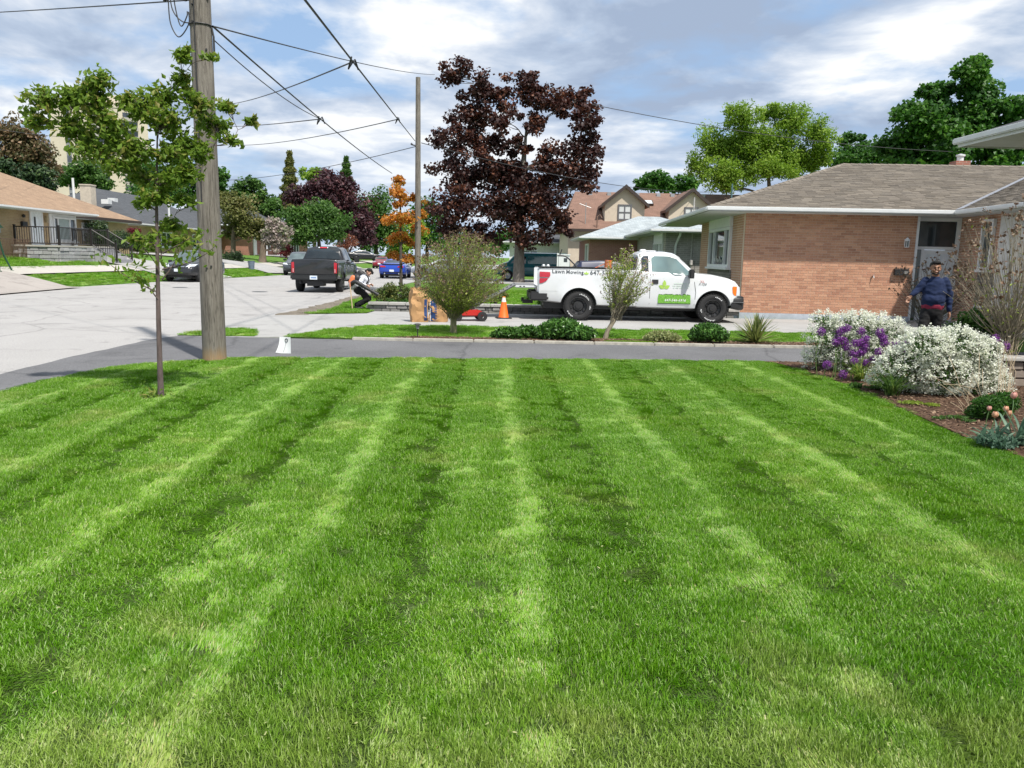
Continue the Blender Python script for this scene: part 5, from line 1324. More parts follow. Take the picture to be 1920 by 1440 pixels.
def smooth_path(pts, n=8):
    P = [Vector(p) for p in pts]; out = []
    for i in range(len(P) - 1):
        p0, p1, p2, p3 = P[max(i - 1, 0)], P[i], P[i + 1], P[min(i + 2, len(P) - 1)]
        for j in range(n):
            t = j / n
            out.append(0.5 * ((2 * p1) + (p2 - p0) * t + (2 * p0 - 5 * p1 + 4 * p2 - p3) * t * t + (3 * p1 - p0 - 3 * p2 + p3) * t ** 3))
    out.append(P[-1]); return out
for i, lp in enumerate(loops):
    mb = MB(); mb.tube(smooth_path([(x, -0.13 - 0.01 * i, z) for x, z in lp]), 0.009 if i not in (3, 4) else 0.016, 5); mb.build('cable_loop', WIRE_M, pole1, smooth=True)
P2 = Vector((-3.48, 36.2, 0)); pole2 = pole(P2, (pix(784, 145, 36.2)).z, 0.15, 0.105, 'thin far wooden utility pole behind the orange sapling', lean=(0.0, 0))
mb = MB(); mb.tube([(0, 0, 6.55), (-0.28, -0.1, 6.6)], 0.03, 6); mb.lathe([(0.0, -0.05), (0.06, 0), (0.0, 0.07)], 8, Matrix.Translation((-0.28, -0.1, 6.62))); mb.build('wire_bracket', STEEL_DK, pole2)
def wire(pa, pb, label, sag=0.25, r=0.011, extra=None):
    pa, pb = Vector(pa), Vector(pb)
    n = 24; pts = [pa.lerp(pb, i / n) - Vector((0, 0, sag * 4 * (i / n) * (1 - i / n))) for i in range(n + 1)]
    mb = MB(); mb.tube(pts, r, 5, cap=False)
    if extra:
        for t in extra:
            q = pa.lerp(pb, t) - Vector((0, 0, sag * 4 * t * (1 - t))); d = (pb - pa).normalized()
            mb.tube([q - d * 0.25, q - d * 0.12 - Vector((0, 0, 0.12)), q, q + d * 0.1 + Vector((0, 0, 0.06)), q + d * 0.3], r * 1.4, 5)
    return tag(mb.build('overhead_wire', WIRE_M, smooth=True), label, 'wire', 'overhead wires')
A1 = P1 + Vector((0.17, 0, 4.9)); A2 = P2 + Vector((-0.1, 0, 0))
def wire_curve(pa, pb, sag):
    pa, pb = Vector(pa), Vector(pb)
    return lambda t: pa.lerp(pb, t) - Vector((0, 0, sag * 4 * t * (1 - t)))
def nearest_on(curve, px, py):
    best = None
    for i in range(401):
        q = curve(i / 400); d = q - CAM; k = d.dot(_f)
        if k < 0.5: continue
        e = (960 + FPX * d.dot(_r) / k - px) ** 2 + (720 - FPX * d.dot(_u) / k - py) ** 2
        if best is None or e < best[0]: best = (e, q)
    return best[1]
_a, _b = pix(553, -30, 9.0), pix(778, 264, 36.1); W1 = (_a + (_a - _b) * 0.7, _b, 0.03); C1 = wire_curve(*W1)
W2 = (A1, pix(735, 325, 36.5), 0.12); C2 = wire_curve(*W2)
J1, J2, J3 = nearest_on(C1, 632, 140), nearest_on(C2, 598, 226), nearest_on(C1, 728, 238)
wire(W1[0], W1[1], 'thick overhead wire coming from the top edge down to the far pole', W1[2], 0.016)
wire(A1, W2[1], 'pair of wires from the near pole to the orange sapling, upper thicker one', W2[2], 0.015)
wire(A1 - Vector((0, 0, 0.18)), J2, 'pair of wires from the near pole towards the orange sapling, lower thinner one', 0.12, 0.009)
wire(A1, pix(815, 140, 48.5), 'wire rising rightwards from the near pole to the top of the purple maple', 0.15, 0.012)
wire(pix(1110, 196, 49), pix(1800, 285, 58), 'wire crossing the sky right of the purple maple towards the roofs', 0.5, 0.022)
wire(J1, pix(410, 196, 50), 'service wire sloping left from the thick wire, highest of the left ones', 0.2, 0.014)
wire(J2, pix(400, 236, 60), 'service wire running level left behind the young tree twigs', 0.1, 0.014)
wire(J3, pix(430, 272, 60), 'service wire sloping left to the houses, third from the top', 0.25, 0.016)
wire(P2 + Vector((-0.1, 0, (pix(776, 274, 36.1)).z)), pix(420, 338, 66), 'lowest service wire sloping left to the houses over the spruces', 0.3, 0.017)
wire(A1 - Vector((0.3, 0, -0.35)), A1 + (pix(-60, 38, 22) - A1) * 3.0, 'wire leaving the near pole to the left edge of the sky', 0.1, 0.011)
wire(pix(790, 268, 36.2), pix(1340, 360, 64), 'lower wire passing behind the purple maple to the dormer house', 0.6, 0.018)
wire(pix(-20, 240, 40), pix(150, 258, 75), 'thin wire at the left edge in front of the brown tipped tree', 0.1, 0.014)
for q in (J1, J2, J3):
    mb = MB(); mb.tube([q + Vector((0.02, -0.25, 0.02)), q + Vector((-0.06, -0.1, -0.14)), q, q + Vector((0.0, 0.2, 0.08)), q + Vector((0.03, 0.35, -0.05))], 0.016, 5); tag(mb.build('wire_splice', WIRE_M), ['looped cable splice on the thick wire, nearest the top edge', 'cable splice where the two near pole wires meet', 'looped cable splice on the thick wire just left of the far pole'][[J1, J2, J3].index(q)], 'cable splice', 'cable splices')
# ------------------------------------------------------------------ vehicles
def section(r):
    x, zb, zt, wl, wt, zk = r
    cr = 0.035 * min(1, wt / 0.6)
    pts = [(0, zb), (wl * 0.80, zb), (wl * 0.95, zb + 0.04)]
    for f in (0.18, 0.36, 0.54, 0.72, 0.88): pts.append((wl * (0.985 + 0.015 * math.sin(math.pi * min(1, f * 1.1))), zb + f * (zk - zb)))
    pts.append((wl * 0.965, zk))
    h = zt - zk
    rr_ = min(0.09, h * 0.6)
    a = (wl * 0.94, zk + min(0.03, h * 0.25))
    pts.append(a)
    e = (wt, zt - rr_)
    pts.append((a[0] + (e[0] - a[0]) * 0.5, a[1] + (e[1] - a[1]) * 0.5)); pts.append(e)
    pts += [(wt - rr_ * 0.35, zt - rr_ * 0.32), (wt - rr_ * 1.1, zt), (wt * 0.5, zt + cr * 0.75), (0, zt + cr)]
    return pts
def loft_body(rows, step=0.07):
    rows = np.array(rows, float); xs_ = []
    for i in range(len(rows) - 1):
        n = max(1, int((rows[i + 1, 0] - rows[i, 0]) / step)); xs_ += list(np.linspace(rows[i, 0], rows[i + 1, 0], n, endpoint=False))
    xs_.append(rows[-1, 0])
    bm = bmesh.new(); rings = []
    for x in xs_:
        r = [x] + [np.interp(x, rows[:, 0], rows[:, j]) for j in range(1, 6)]
        s = section(r)
        full = [(-w, z) for w, z in s[1:-1]]                       # -y side bottom to top
        ring = [bm.verts.new((x, 0, s[0][1]))] + [bm.verts.new((x, w, z)) for w, z in full] + [bm.verts.new((x, 0, s[-1][1]))] + [bm.verts.new((x, -w, z)) for w, z in reversed(full)]
        rings.append(ring)
    m = len(rings[0])
    for a, b in zip(rings[:-1], rings[1:]):
        for j in range(m): bm.faces.new((a[j], b[j], b[(j + 1) % m], a[(j + 1) % m]))
    bm.faces.new(rings[0]); bm.faces.new(list(reversed(rings[-1])))
    bmesh.ops.recalc_face_normals(bm, faces=bm.faces)
    me = bpy.data.meshes.new('body'); bm.to_mesh(me); bm.free()
    return me
def bool_cut(me, cutter_me):
    a = bpy.data.objects.new('tmp_a', me); b = bpy.data.objects.new('tmp_b', cutter_me)
    col.objects.link(a); col.objects.link(b)
    md = a.modifiers.new('cut', 'BOOLEAN'); md.operation = 'DIFFERENCE'; md.solver = 'EXACT'; md.object = b
    dg = bpy.context.evaluated_depsgraph_get(); dg.update()
    out = bpy.data.meshes.new_from_object(a.evaluated_get(dg))
    bpy.data.objects.remove(a); bpy.data.objects.remove(b)
    return out
def cyl_y(mb, x, z, r, y0, y1, n=40):
    vs = []
    for y in (y0, y1):
        for j in range(n):
            a = 2 * math.pi * j / n; vs.append((x + r * math.cos(a), y, z + r * math.sin(a)))
    mb.add(vs, [tuple(range(n)), tuple(range(2 * n - 1, n - 1, -1))] + [(j, (j + 1) % n, n + (j + 1) % n, n + j) for j in range(n)])
class Vehicle:
    def __init__(s, name, label, cat, loc, heading, rows, paint_m, axles, wr, arch, half, tyre_w=0.22, rim_m=None, group=None, bed=None, flare=0.03, white_letters=False, rim_style='alloy', lift=0.0):
        s.root = empty(name, loc, heading, label, cat, group)
        me = loft_body(rows)
        cut = MB()
        for ax in axles: cyl_y(cut, ax, wr + lift, arch, -1.4, 1.4)
        if bed: cut.box(bed[0], bed[1], -bed[2], bed[2], bed[3], 3)
        me = bool_cut(me, cut.mesh('cut'))
        co = np.zeros(len(me.vertices) * 3, np.float32); me.vertices.foreach_get('co', co); co = co.reshape(-1, 3)
        for ax in axles:
            d = np.hypot(co[:, 0] - ax, co[:, 2] - wr - lift)
            k = np.clip(1 - (d - arch) / 0.17, 0, 1) * (np.abs(co[:, 1]) > half * 0.8)
            co[:, 1] += np.sign(co[:, 1]) * flare * np.sqrt(np.clip(k, 0, 1)) * np.clip((1.25 - co[:, 2]) / 0.3, 0, 1)
        me.vertices.foreach_set('co', co.ravel())
        for p in me.polygons: p.use_smooth = True
        me.set_sharp_from_angle(angle=R(38)); me.update()
        s.body = link('body', me, paint_m, s.root)
        s.bvh = BVHTree.FromPolygons([tuple(v.co) for v in me.vertices], [tuple(p.vertices) for p in me.polygons])
        s.axles, s.wr, s.half = axles, wr, half
        ub = MB(); zb = min(r[1] for r in rows)
        ub.box(rows[0][0] + 0.2, rows[-1][0] - 0.25, -half + 0.30, half - 0.30, zb - 0.06, wr + lift + arch + 0.015)
        ub.build('underbody', BLACK_PL, s.root)
        for ax in axles:
            mb = MB(); mb.tube([(ax, -half + 0.2, wr), (ax, half - 0.2, wr)], 0.06, 8); mb.lathe([(0.0, -0.14), (0.12, -0.1), (0.14, 0.0), (0.12, 0.1), (0, 0.14)], 10, Matrix.Translation((ax, 0, wr))); mb.build('axle', STEEL_DK, s.root)
        # wheel: tyre with a rim
        t = MB(); w = tyre_w; Mx = Matrix.Rotation(R(90), 4, 'X'); rr_ = wr
        t.lathe([(rr_ * 0.60, -w * 0.42), (rr_ * 0.66, -w * 0.5), (rr_ * 0.86, -w * 0.52), (rr_ * 0.96, -w * 0.44), (rr_, -w * 0.34), (rr_ * 0.992, -w * 0.12), (rr_, -w * 0.1), (rr_, w * 0.1), (rr_ * 0.992, w * 0.12), (rr_, w * 0.34), (rr_ * 0.96, w * 0.44), (rr_ * 0.86, w * 0.52), (rr_ * 0.66, w * 0.5), (rr_ * 0.60, w * 0.42)], 36, Mx)
        if rim_style == 'steel':
            for j in range(36):                                         # tread lugs
                a = 2 * math.pi * j / 36
                M_ = Matrix.Rotation(a, 4, 'Y'); t.box(-0.022, 0.022, -w * 0.5, -w * 0.2, rr_ * 0.965, rr_ * 1.012, M_); t.box(-0.03, 0.014, -w * 0.18, w * 0.18, rr_ * 0.97, rr_ * 1.01, M_); t.box(-0.022, 0.022, w * 0.2, w * 0.5, rr_ * 0.965, rr_ * 1.012, M_)
        tyre_me = t.mesh('wheel', True, 50); tyre_me.materials.append(RUBBER)
        rm = MB(); R0 = rr_ * 0.62
        if rim_style == 'steel':
            rm.lathe([(R0, w * 0.44), (R0 * 0.93, w * 0.46), (R0 * 0.9, w * 0.2), (R0 * 0.62, w * 0.12), (R0 * 0.52, w * 0.24), (R0 * 0.3, w * 0.26), (R0 * 0.28, w * 0.36), (0, w * 0.37)], 32, Mx)
            for j in range(8):
                a = 2 * math.pi * j / 8 + 0.2; x_, z_ = R0 * 0.76 * math.cos(a), R0 * 0.76 * math.sin(a)
                mbx_ = Matrix.Translation((x_, -w * 0.20, z_)) @ Matrix.Rotation(R(90), 4, 'X'); rm.lathe([(0.0, 0.012), (0.035, 0.012), (0.042, 0.0), (0.042, -0.03)], 10, mbx_)
        else:
            rm.lathe([(R0, w * 0.44), (R0 * 0.93, w * 0.46), (R0 * 0.9, w * 0.12), (0, w * 0.1)], 28, Mx)
            for j in range(5):
                for dd_ in (-0.13, 0.13):
                    a = 2 * math.pi * j / 5; M_ = Matrix.Rotation(a + dd_, 4, 'Y')
                    rm.box(-R0 * 0.06, R0 * 0.06, -w * 0.44, -w * 0.34, R0 * 0.1, R0 * 0.93, M_)
            rm.lathe([(R0 * 0.2, w * 0.3), (R0 * 0.18, w * 0.46), (0, w * 0.47)], 12, Mx)
        rim_me = rm.mesh('rim', True, 35); rim_me.materials.append(rim_m or GALV)
        let_me = None
        if white_letters:
            lt_ = MB()
            for seg, nl in ((R(75), 9), (R(-80), 6), (R(160), 3)):
                for j in range(nl):
                    a = seg + j * 0.115; M_ = Matrix.Rotation(a, 4, 'Y')
                    h_ = random.uniform(0.018, 0.03)
                    lt_.box(-0.013, 0.005, -w * 0.53 - 0.002, -w * 0.50, rr_ * 0.76, rr_ * 0.76 + h_, M_)
                    if j % 2: lt_.box(-0.013, 0.014, -w * 0.53 - 0.002, -w * 0.50, rr_ * 0.76 + h_, rr_ * 0.76 + h_ + 0.007, M_)
            let_me = lt_.mesh('tyre_lettering'); let_me.materials.append(WHITE_PT)
        for ax in axles:
            for sd in (-1, 1):
                o = link('wheel', tyre_me, parent=s.root); o.location = (ax, sd * (half - w * 0.52), wr)
                o.rotation_euler = (0, 0, 0 if sd < 0 else math.pi)
                link('rim', rim_me, parent=o)
                if let_me is not None and sd < 0:
                    lo = link('tyre_lettering', let_me, parent=o); lo.rotation_euler = (0, random.uniform(0, 6), 0)
    def cast(s, axis, u, v, sg):
        if axis == 'side': o, d = Vector((u, sg * 3, v)), Vector((0, -sg, 0))
        elif axis == 'end': o, d = Vector((sg * 12, u, v)), Vector((-sg, 0, 0))
        else: o, d = Vector((u, v, 5)), Vector((0, 0, -1))
        h = s.bvh.ray_cast(o, d)
        if h[0] is None:
            h = s.bvh.find_nearest(o + d * (3 if axis == 'side' else 8))
        return h[0], h[1]
    def panel(s, name, axis, poly, m, sg=-1, off=0.008, grid=0.11, parent=None, flat=False):
        bm = bmesh.new()
        bm.faces.new([bm.verts.new((u, v, 0)) for u, v in poly])
        bmesh.ops.triangulate(bm, faces=bm.faces)
        us = [p[0] for p in poly]; vs = [p[1] for p in poly]
        for ax, lo, hi in ((0, min(us), max(us)), (1, min(vs), max(vs))):
            q = lo + grid
            while q < hi:
                pl = Vector((q, 0, 0)) if ax == 0 else Vector((0, q, 0)); nn = Vector((1, 0, 0)) if ax == 0 else Vector((0, 1, 0))
                bmesh.ops.bisect_plane(bm, geom=bm.verts[:] + bm.edges[:] + bm.faces[:], plane_co=pl, plane_no=nn); q += grid
        for v in bm.verts:
            p, n = s.cast(axis, v.co.x, v.co.y, sg)
            dirv = {'side': Vector((0, sg, 0)), 'end': Vector((sg, 0, 0)), 'top': Vector((0, 0, 1))}[axis]
            v.co = p + (n * 0.5 + dirv * 0.5) * off
        bmesh.ops.recalc_face_normals(bm, faces=bm.faces)
        me = bpy.data.meshes.new(name); bm.to_mesh(me); bm.free()
        for p in me.polygons: p.use_smooth = True
        return link(name, me, m, parent or s.root)
    def both(s, name, poly, m, off=0.008, parent=None):
        for sg in (-1, 1): s.panel(name, 'side', poly, m, sg, off, parent=parent)
    def line(s, name, pts, w, m, sg=-1, off=0.004):
        for (a, b) in zip(pts[:-1], pts[1:]):
            a, b = Vector(a), Vector(b); d = (b - a).normalized(); nrm = Vector((-d.y, d.x)) * w / 2
            s.panel(name, 'side', [tuple(a + nrm), tuple(b + nrm), tuple(b - nrm), tuple(a - nrm)], m, sg, off, 0.2)
    def mirror(s, x, z, m, sides=(-1, 1), size=(0.12, 0.2, 0.19)):
        for sg in sides:
            w = abs(s.cast('side', x, z - 0.12, sg)[0].y)
            mb = MB(); a, b, c = size
            mb.box(x - a / 2, x + a / 2, sg * (w + 0.05), sg * (w + 0.05 + b), z, z + c); mb.box(x - 0.03, x + 0.03, sg * (w - 0.1), sg * (w + 0.06), z + 0.02, z + 0.07)
            mb.build('wing_mirror', m, s.root, bevel=0.025)
SEAM = mat('panel_gap', (0.06, 0.06, 0.065), 0.8)
def text_mesh(body, size, shear=0.0):
    cu = bpy.data.curves.new('lettering', 'FONT'); cu.body = body; cu.size = size; cu.resolution_u = 2; cu.offset = 0.012 * size; cu.space_character = 1.08; cu.shear = shear
    o = bpy.data.objects.new('tmp_text', cu); col.objects.link(o)
    dg = bpy.context.evaluated_depsgraph_get(); dg.update()
    me = bpy.data.meshes.new_from_object(o.evaluated_get(dg))
    bpy.data.objects.remove(o)
    return me
def side_text(V, name, body, x, z, width, m, size=0.1, off=0.010, shear=0.0, slope=0.0, bold=0.0):
    me = text_mesh(body, size, shear); xs_ = [v.co.x for v in me.vertices]; sc = width / (max(xs_) - min(xs_)); x0 = min(xs_)
    me.transform(Matrix.Translation((-x0, 0, 0)))
    for v in me.vertices:
        u, w = x + v.co.x * sc, z + v.co.y * sc + slope * v.co.x * sc
        p, n = V.cast('side', u, w, -1); v.co = p + Vector((0, -off, 0))
    return link(name, me, m, V.root)
LEAF_GREEN = mat('print_leaf_green', (0.36, 0.55, 0.09), 0.5, 0.1)
PRINT_GREEN = mat('print_grass_green', (0.16, 0.40, 0.05), 0.5, 0.35, 30)
PRINT_GREY = mat('print_pale_green', (0.52, 0.66, 0.55), 0.5, 0.05)
def leaf_poly(cx, cz, L_, W_, ang, n=7):
    out = []
    for i in range(n + 1):
        t = i / n; out.append((t * L_, W_ * math.sin(math.pi * t) * 0.5))
    for i in range(n - 1, 0, -1):
        t = i / n; out.append((t * L_, -W_ * math.sin(math.pi * t) * 0.5))
    c, s_ = math.cos(ang), math.sin(ang)
    return [(cx + a * c - b * s_, cz + a * s_ + b * c) for a, b in out]

# ---- the white pickup of the gardeners
WHITE_CAR = paint('white_car_paint', (0.66, 0.675, 0.69))
TR = [(-1.14, 0.60, 1.40, 0.94, 0.90, 1.34), (-1.09, 0.52, 1.425, 0.985, 0.955, 1.37), (0.0, 0.42, 1.425, 1.0, 0.965, 1.37), (1.54, 0.40, 1.425, 1.0, 0.965, 1.37), (1.57, 0.40, 1.43, 0.98, 0.90, 1.36), (1.63, 0.38, 1.80, 0.99, 0.76, 1.36),
      (1.74, 0.38, 1.885, 1.0, 0.74, 1.35), (2.4, 0.37, 1.90, 1.0, 0.73, 1.34), (2.62, 0.37, 1.87, 1.0, 0.73, 1.33), (2.76, 0.37, 1.80, 1.0, 0.735, 1.32), (3.22, 0.37, 1.36, 1.0, 0.83, 1.28), (3.30, 0.37, 1.33, 1.0, 0.86, 1.24), (3.75, 0.38, 1.30, 1.0, 0.87, 1.19),
      (4.15, 0.46, 1.225, 0.99, 0.84, 1.12), (4.34, 0.50, 1.15, 0.96, 0.80, 1.06), (4.44, 0.56, 1.06, 0.90, 0.74, 0.99), (4.49, 0.62, 0.96, 0.80, 0.66, 0.91)]
TX, TY = 2.36, 22.05
V = Vehicle('pickup_truck', 'white pickup with lawn mowing lettering parked beside the brick bungalow', 'pickup truck', (TX, TY, 0), 0, TR, WHITE_CAR, (0.0, 3.70), 0.405, 0.50, 1.0, 0.27, STEEL_DK, bed=(-1.2, 1.50, 0.86, 0.93), flare=0.045, white_letters=True, rim_style='steel')
V.both('side_window', [(1.98, 1.375), (1.98, 1.74), (2.06, 1.80), (2.46, 1.80), (2.68, 1.73), (3.07, 1.345), (3.0, 1.30), (2.62, 1.285), (2.45, 1.36)], glass_mat('teal_door_glass', (0.12, 0.18, 0.18), 0.05))
V.both('quarter_window', [(1.70, 1.38), (1.70, 1.72), (1.76, 1.79), (1.90, 1.80), (1.90, 1.375)], GLASS_CAR)
V.panel('windscreen', 'end', [(-0.70, 1.80), (0.70, 1.80), (0.80, 1.40), (-0.80, 1.40)], GLASS_CAR, 1)
V.panel('rear_window', 'end', [(-0.66, 1.76), (0.66, 1.76), (0.72, 1.46), (-0.72, 1.46)], GLASS_CAR, -1)
for sg in (-1, 1):
    V.line('panel_gap', [(1.585, 0.50), (1.585, 1.36)], 0.02, SEAM, sg); V.line('panel_gap', [(1.94, 0.50), (1.94, 1.36), (1.94, 1.82)], 0.011, SEAM, sg); V.line('panel_gap', [(3.17, 0.50), (3.20, 0.85), (3.13, 1.27)], 0.013, SEAM, sg); V.line('panel_gap', [(-1.05, 0.80), (-0.56, 0.80)], 0.006, mat('crease', (0.5, 0.5, 0.51), 0.5), sg); V.line('panel_gap', [(0.58, 0.76), (1.57, 0.74)], 0.006, MATS['crease'], sg)
    V.panel('side_tail_lamp', 'side', [(-1.085, 1.17), (-1.085, 1.315), (-0.80, 1.305), (-0.795, 1.215), (-0.82, 1.17)], LAMP_RED, sg, 0.02)
    V.panel('side_tail_lamp', 'side', [(-1.085, 1.14), (-0.845, 1.145), (-0.90, 1.07), (-1.0, 1.015), (-1.085, 1.0)], LAMP_RED, sg, 0.02)
    V.panel('door_handle', 'side', [(1.985, 1.05), (1.985, 1.165), (2.16, 1.165), (2.16, 1.05)], BLACK_PL, sg, 0.018)
    V.panel('turn_lamp', 'side', [(4.22, 1.02), (4.22, 0.86), (4.28, 0.77), (4.33, 0.77), (4.34, 1.02)], LAMP_AMB, sg, 0.012)
    V.panel('head_lamp', 'side', [(4.345, 1.02), (4.335, 0.77), (4.44, 0.77), (4.445, 1.0)], LAMP_CLR, sg, 0.012)
V.mirror(3.02, 1.22, BLACK_PL, size=(0.13, 0.22, 0.24))
for sg in (-1, 1):
    mb = MB(); mb.box(-1.13, 1.54, sg * 0.855 - 0.012 * sg, sg * 0.975, 1.428, 1.448); mb.build('bed_rail_cap', BLACK_PL, V.root, bevel=0.006)
BUMP = loft_body([(4.02, 0.42, 0.76, 0.985, 0.95, 0.72), (4.30, 0.40, 0.76, 1.01, 0.96, 0.72), (4.48, 0.36, 0.76, 0.98, 0.94, 0.72), (4.58, 0.36, 0.74, 0.90, 0.86, 0.70), (4.62, 0.40, 0.70, 0.78, 0.74, 0.66)])
bcut = MB(); cyl_y(bcut, 3.70, 0.405, 0.51, -1.4, 1.4); BUMP = bool_cut(BUMP, bcut.mesh('cut'))
for p in BUMP.polygons: p.use_smooth = True
BUMP.set_sharp_from_angle(angle=R(40)); fbump = link('front_bumper', BUMP, BLACK_PL, V.root)
one_box('bumper_strip', mat('grey_strip', (0.16, 0.165, 0.17), 0.5), fbump, 4.2, 4.55, -1.02, 1.02, 0.585, 0.597)
V.panel('grille', 'end', [(-0.55, 0.82), (0.55, 0.82), (0.58, 1.02), (-0.58, 1.02)], BLACK_PL, 1, 0.03)
rb_ = MB(); rb_.box(-1.34, -0.83, -1.014, 1.014, 0.53, 0.77); rb_.build('rear_bumper', BLACK_PL, V.root, bevel=0.04)
hb = MB(); hb.box(-1.5, -1.2, -0.04, 0.04, 0.40, 0.50); hb.tube([(-1.5, 0, 0.47), (-1.5, 0, 0.56)], 0.035, 8); hb.build('tow_hitch', STEEL_DK, V.root)
tg = MB(); tg.box(-1.74, -1.15, -0.84, 0.84, 0.865, 0.93); tgo = tg.build('tailgate', WHITE_CAR, V.root, bevel=0.02)
one_box('tailgate_liner', mat('bed_liner_grey', (0.16, 0.16, 0.165), 0.8), tgo, -1.72, -1.16, -0.80, 0.80, 0.931, 0.94)
for sx in (-1.62, -1.52): one_box('latch', BLACK_PL, tgo, sx, sx + 0.05, -0.846, -0.84, 0.89, 0.915)
ex = MB(); ex.tube([(-0.95, -0.55, 0.42), (-0.75, -0.5, 0.44), (0.5, -0.45, 0.45)], 0.035, 8); ex.build('exhaust', GALV, V.root)
bc = MB(); bc.lathe([(0.0, 0.0), (0.1, 0.0), (0.1, 0.035), (0.06, 0.06), (0, 0.065)], 12, Matrix.Translation((1.85, -0.2, 1.92))); bc.box(1.95, 2.2, -0.25, 0.25, 1.93, 1.955); bc.build('roof_beacon', WHITE_PT, V.root)
wp = MB(); wp.tube([(3.22, -0.75, 1.385), (3.12, -0.45, 1.47), (3.06, -0.2, 1.51)], 0.012, 4); wp.tube([(3.22, 0.0, 1.40), (3.12, 0.3, 1.49)], 0.012, 4); wp.build('wiper', BLACK_PL, V.root)
ant = MB(); ant.tube([(3.62, 0.8, 1.27), (3.58, 0.8, 1.7)], 0.006, 4); ant.build('antenna', BLACK_PL, V.root)
side_text(V, 'bed_lettering', 'Lawn', -0.74, 1.285, 0.33, INK, slope=-0.018)
side_text(V, 'bed_lettering', 'Mowing', -0.36, 1.279, 0.47, INK, slope=-0.018)
side_text(V, 'bed_lettering', '647-546-6916', 0.29, 1.262, 1.0, INK, slope=-0.018)
for a in (R(90), R(35), R(145)): V.panel('bed_logo', 'side', leaf_poly(0.185, 1.262, 0.085, 0.04, a), LEAF_GREEN, -1, 0.011)
for a, L_ in ((R(90), 0.20), (R(28), 0.17), (R(152), 0.17)): V.panel('door_logo', 'side', leaf_poly(2.33, 0.93 + (0.03 if a == R(90) else 0), L_, 0.10, a), LEAF_GREEN, -1, 0.010)
for i, (x0, w) in enumerate(((2.60, 0.40), (2.56, 0.46), (2.58, 0.42))):       # three lines of fine print
    x = x0; z = 1.055 - i * 0.055
    rr = random.Random(i)
    while x < x0 + w:
        q = rr.uniform(0.012, 0.03); V.panel('fine_print', 'side', [(x, z), (x + q, z), (x + q, z + rr.uniform(0.018, 0.028)), (x, z + 0.02)], PRINT_GREY, -1, 0.010); x += q + (0.035 if rr.random() < 0.16 else 0.008)
blades = [(2.17, 0.52)]; rr = random.Random(9)
top = []; x = 2.17
while x < 3.07:
    top += [(x, 0.70 + rr.uniform(-0.02, 0.02)), (x + 0.011, 0.745 + rr.uniform(0, 0.045))]; x += 0.022
V.panel('grass_banner', 'side', [(2.17, 0.535)] + [(3.07, 0.535)] + list(reversed(top)), PRINT_GREEN, -1, 0.010)
V.panel('banner_base', 'side', [(2.17, 0.515), (3.07, 0.515), (3.07, 0.534), (2.17, 0.534)], mat('print_dark_green', (0.04, 0.12, 0.03), 0.6), -1, 0.010)
side_text(V, 'banner_lettering', '647-546-6916', 2.36, 0.585, 0.58, mat('print_white', (0.8, 0.82, 0.8), 0.5), shear=0.2, off=0.016)
side_text(V, 'fender_lettering', 'F-150', 3.28, 1.035, 0.21, INK, shear=0.3, off=0.012)
side_text(V, 'fender_lettering', 'XL', 3.31, 1.105, 0.13, mat('badge_red', (0.5, 0.25, 0.24), 0.5), off=0.012)
# gear in and on the bed
rmp = MB(); Ra, Rb = Vector((-1.72, 0, 0.94)), Vector((-3.35, 0, 0.02))
for yy in (-0.55, 0.55): rmp.tube([Ra + Vector((0, yy, 0)), Rb + Vector((0, yy, 0))], 0.03, 4)
for i in range(15): q = Ra.lerp(Rb, (i + 0.5) / 15); rmp.box(q.x - 0.045, q.x + 0.045, -0.53, 0.53, q.z - 0.012, q.z + 0.012)
ramp_o = rmp.build('loading_ramp', mat('ramp_metal', (0.20, 0.205, 0.21), 0.6, metal=0.4), bevel=0); ramp_o.location = (TX, TY, 0); tag(ramp_o, 'grey metal loading ramp leaning on the lowered tailgate of the white pickup', 'ramp')
hd = MB(); hd.tube(smooth_path([(0.05, -0.3, 1.0), (0.0, -0.3, 1.40), (-0.16, -0.3, 1.60), (-0.34, -0.3, 1.74), (-0.5, -0.3, 1.76), (-0.56, -0.3, 1.75)]), 0.022, 6); hd.tube([(-0.5, -0.3, 1.76), (-0.44, -0.3, 1.93)], 0.016, 6)
hd.box(-0.1, 0.5, -0.5, 0.0, 0.94, 1.2)
ho = hd.build('mower_handle', BLACK_PL, smooth=True); ho.location = (TX, TY, 0); tag(ho, 'black curved machine handle sticking up out of the white pickup bed', 'machine handle')
jg = MB(); jg.tube([(0.83, -0.45, 1.30), (0.86, -0.45, 1.66)], [0.10, 0.11], 10); jg.tube([(0.45, -0.45, 1.42), (0.80, -0.45, 1.58)], 0.015, 5)
jo = jg.build('trimmer_motor', mat('machine_orange', (0.62, 0.16, 0.05), 0.45), bevel=0.02); jo.location = (TX, TY, 0); tag(jo, 'orange trimmer motor standing in the white pickup bed behind the thin shrub', 'garden machine')
for sx in (-0.98, -0.86):
    mb = MB(); mb.lathe([(0.0, 0), (0.055, 0), (0.055, 0.03), (0.035, 0.06), (0.0, 0.07)], 10); o = mb.build('strap_ratchet', GALV); o.location = (TX + sx, TY - 0.92, 1.45); tag(o, 'small round silver fitting on the bed rail, %s' % ('nearest the tailgate' if sx < -0.9 else 'just ahead of the rearmost one'), 'fitting', 'silver fittings on the bed rail')

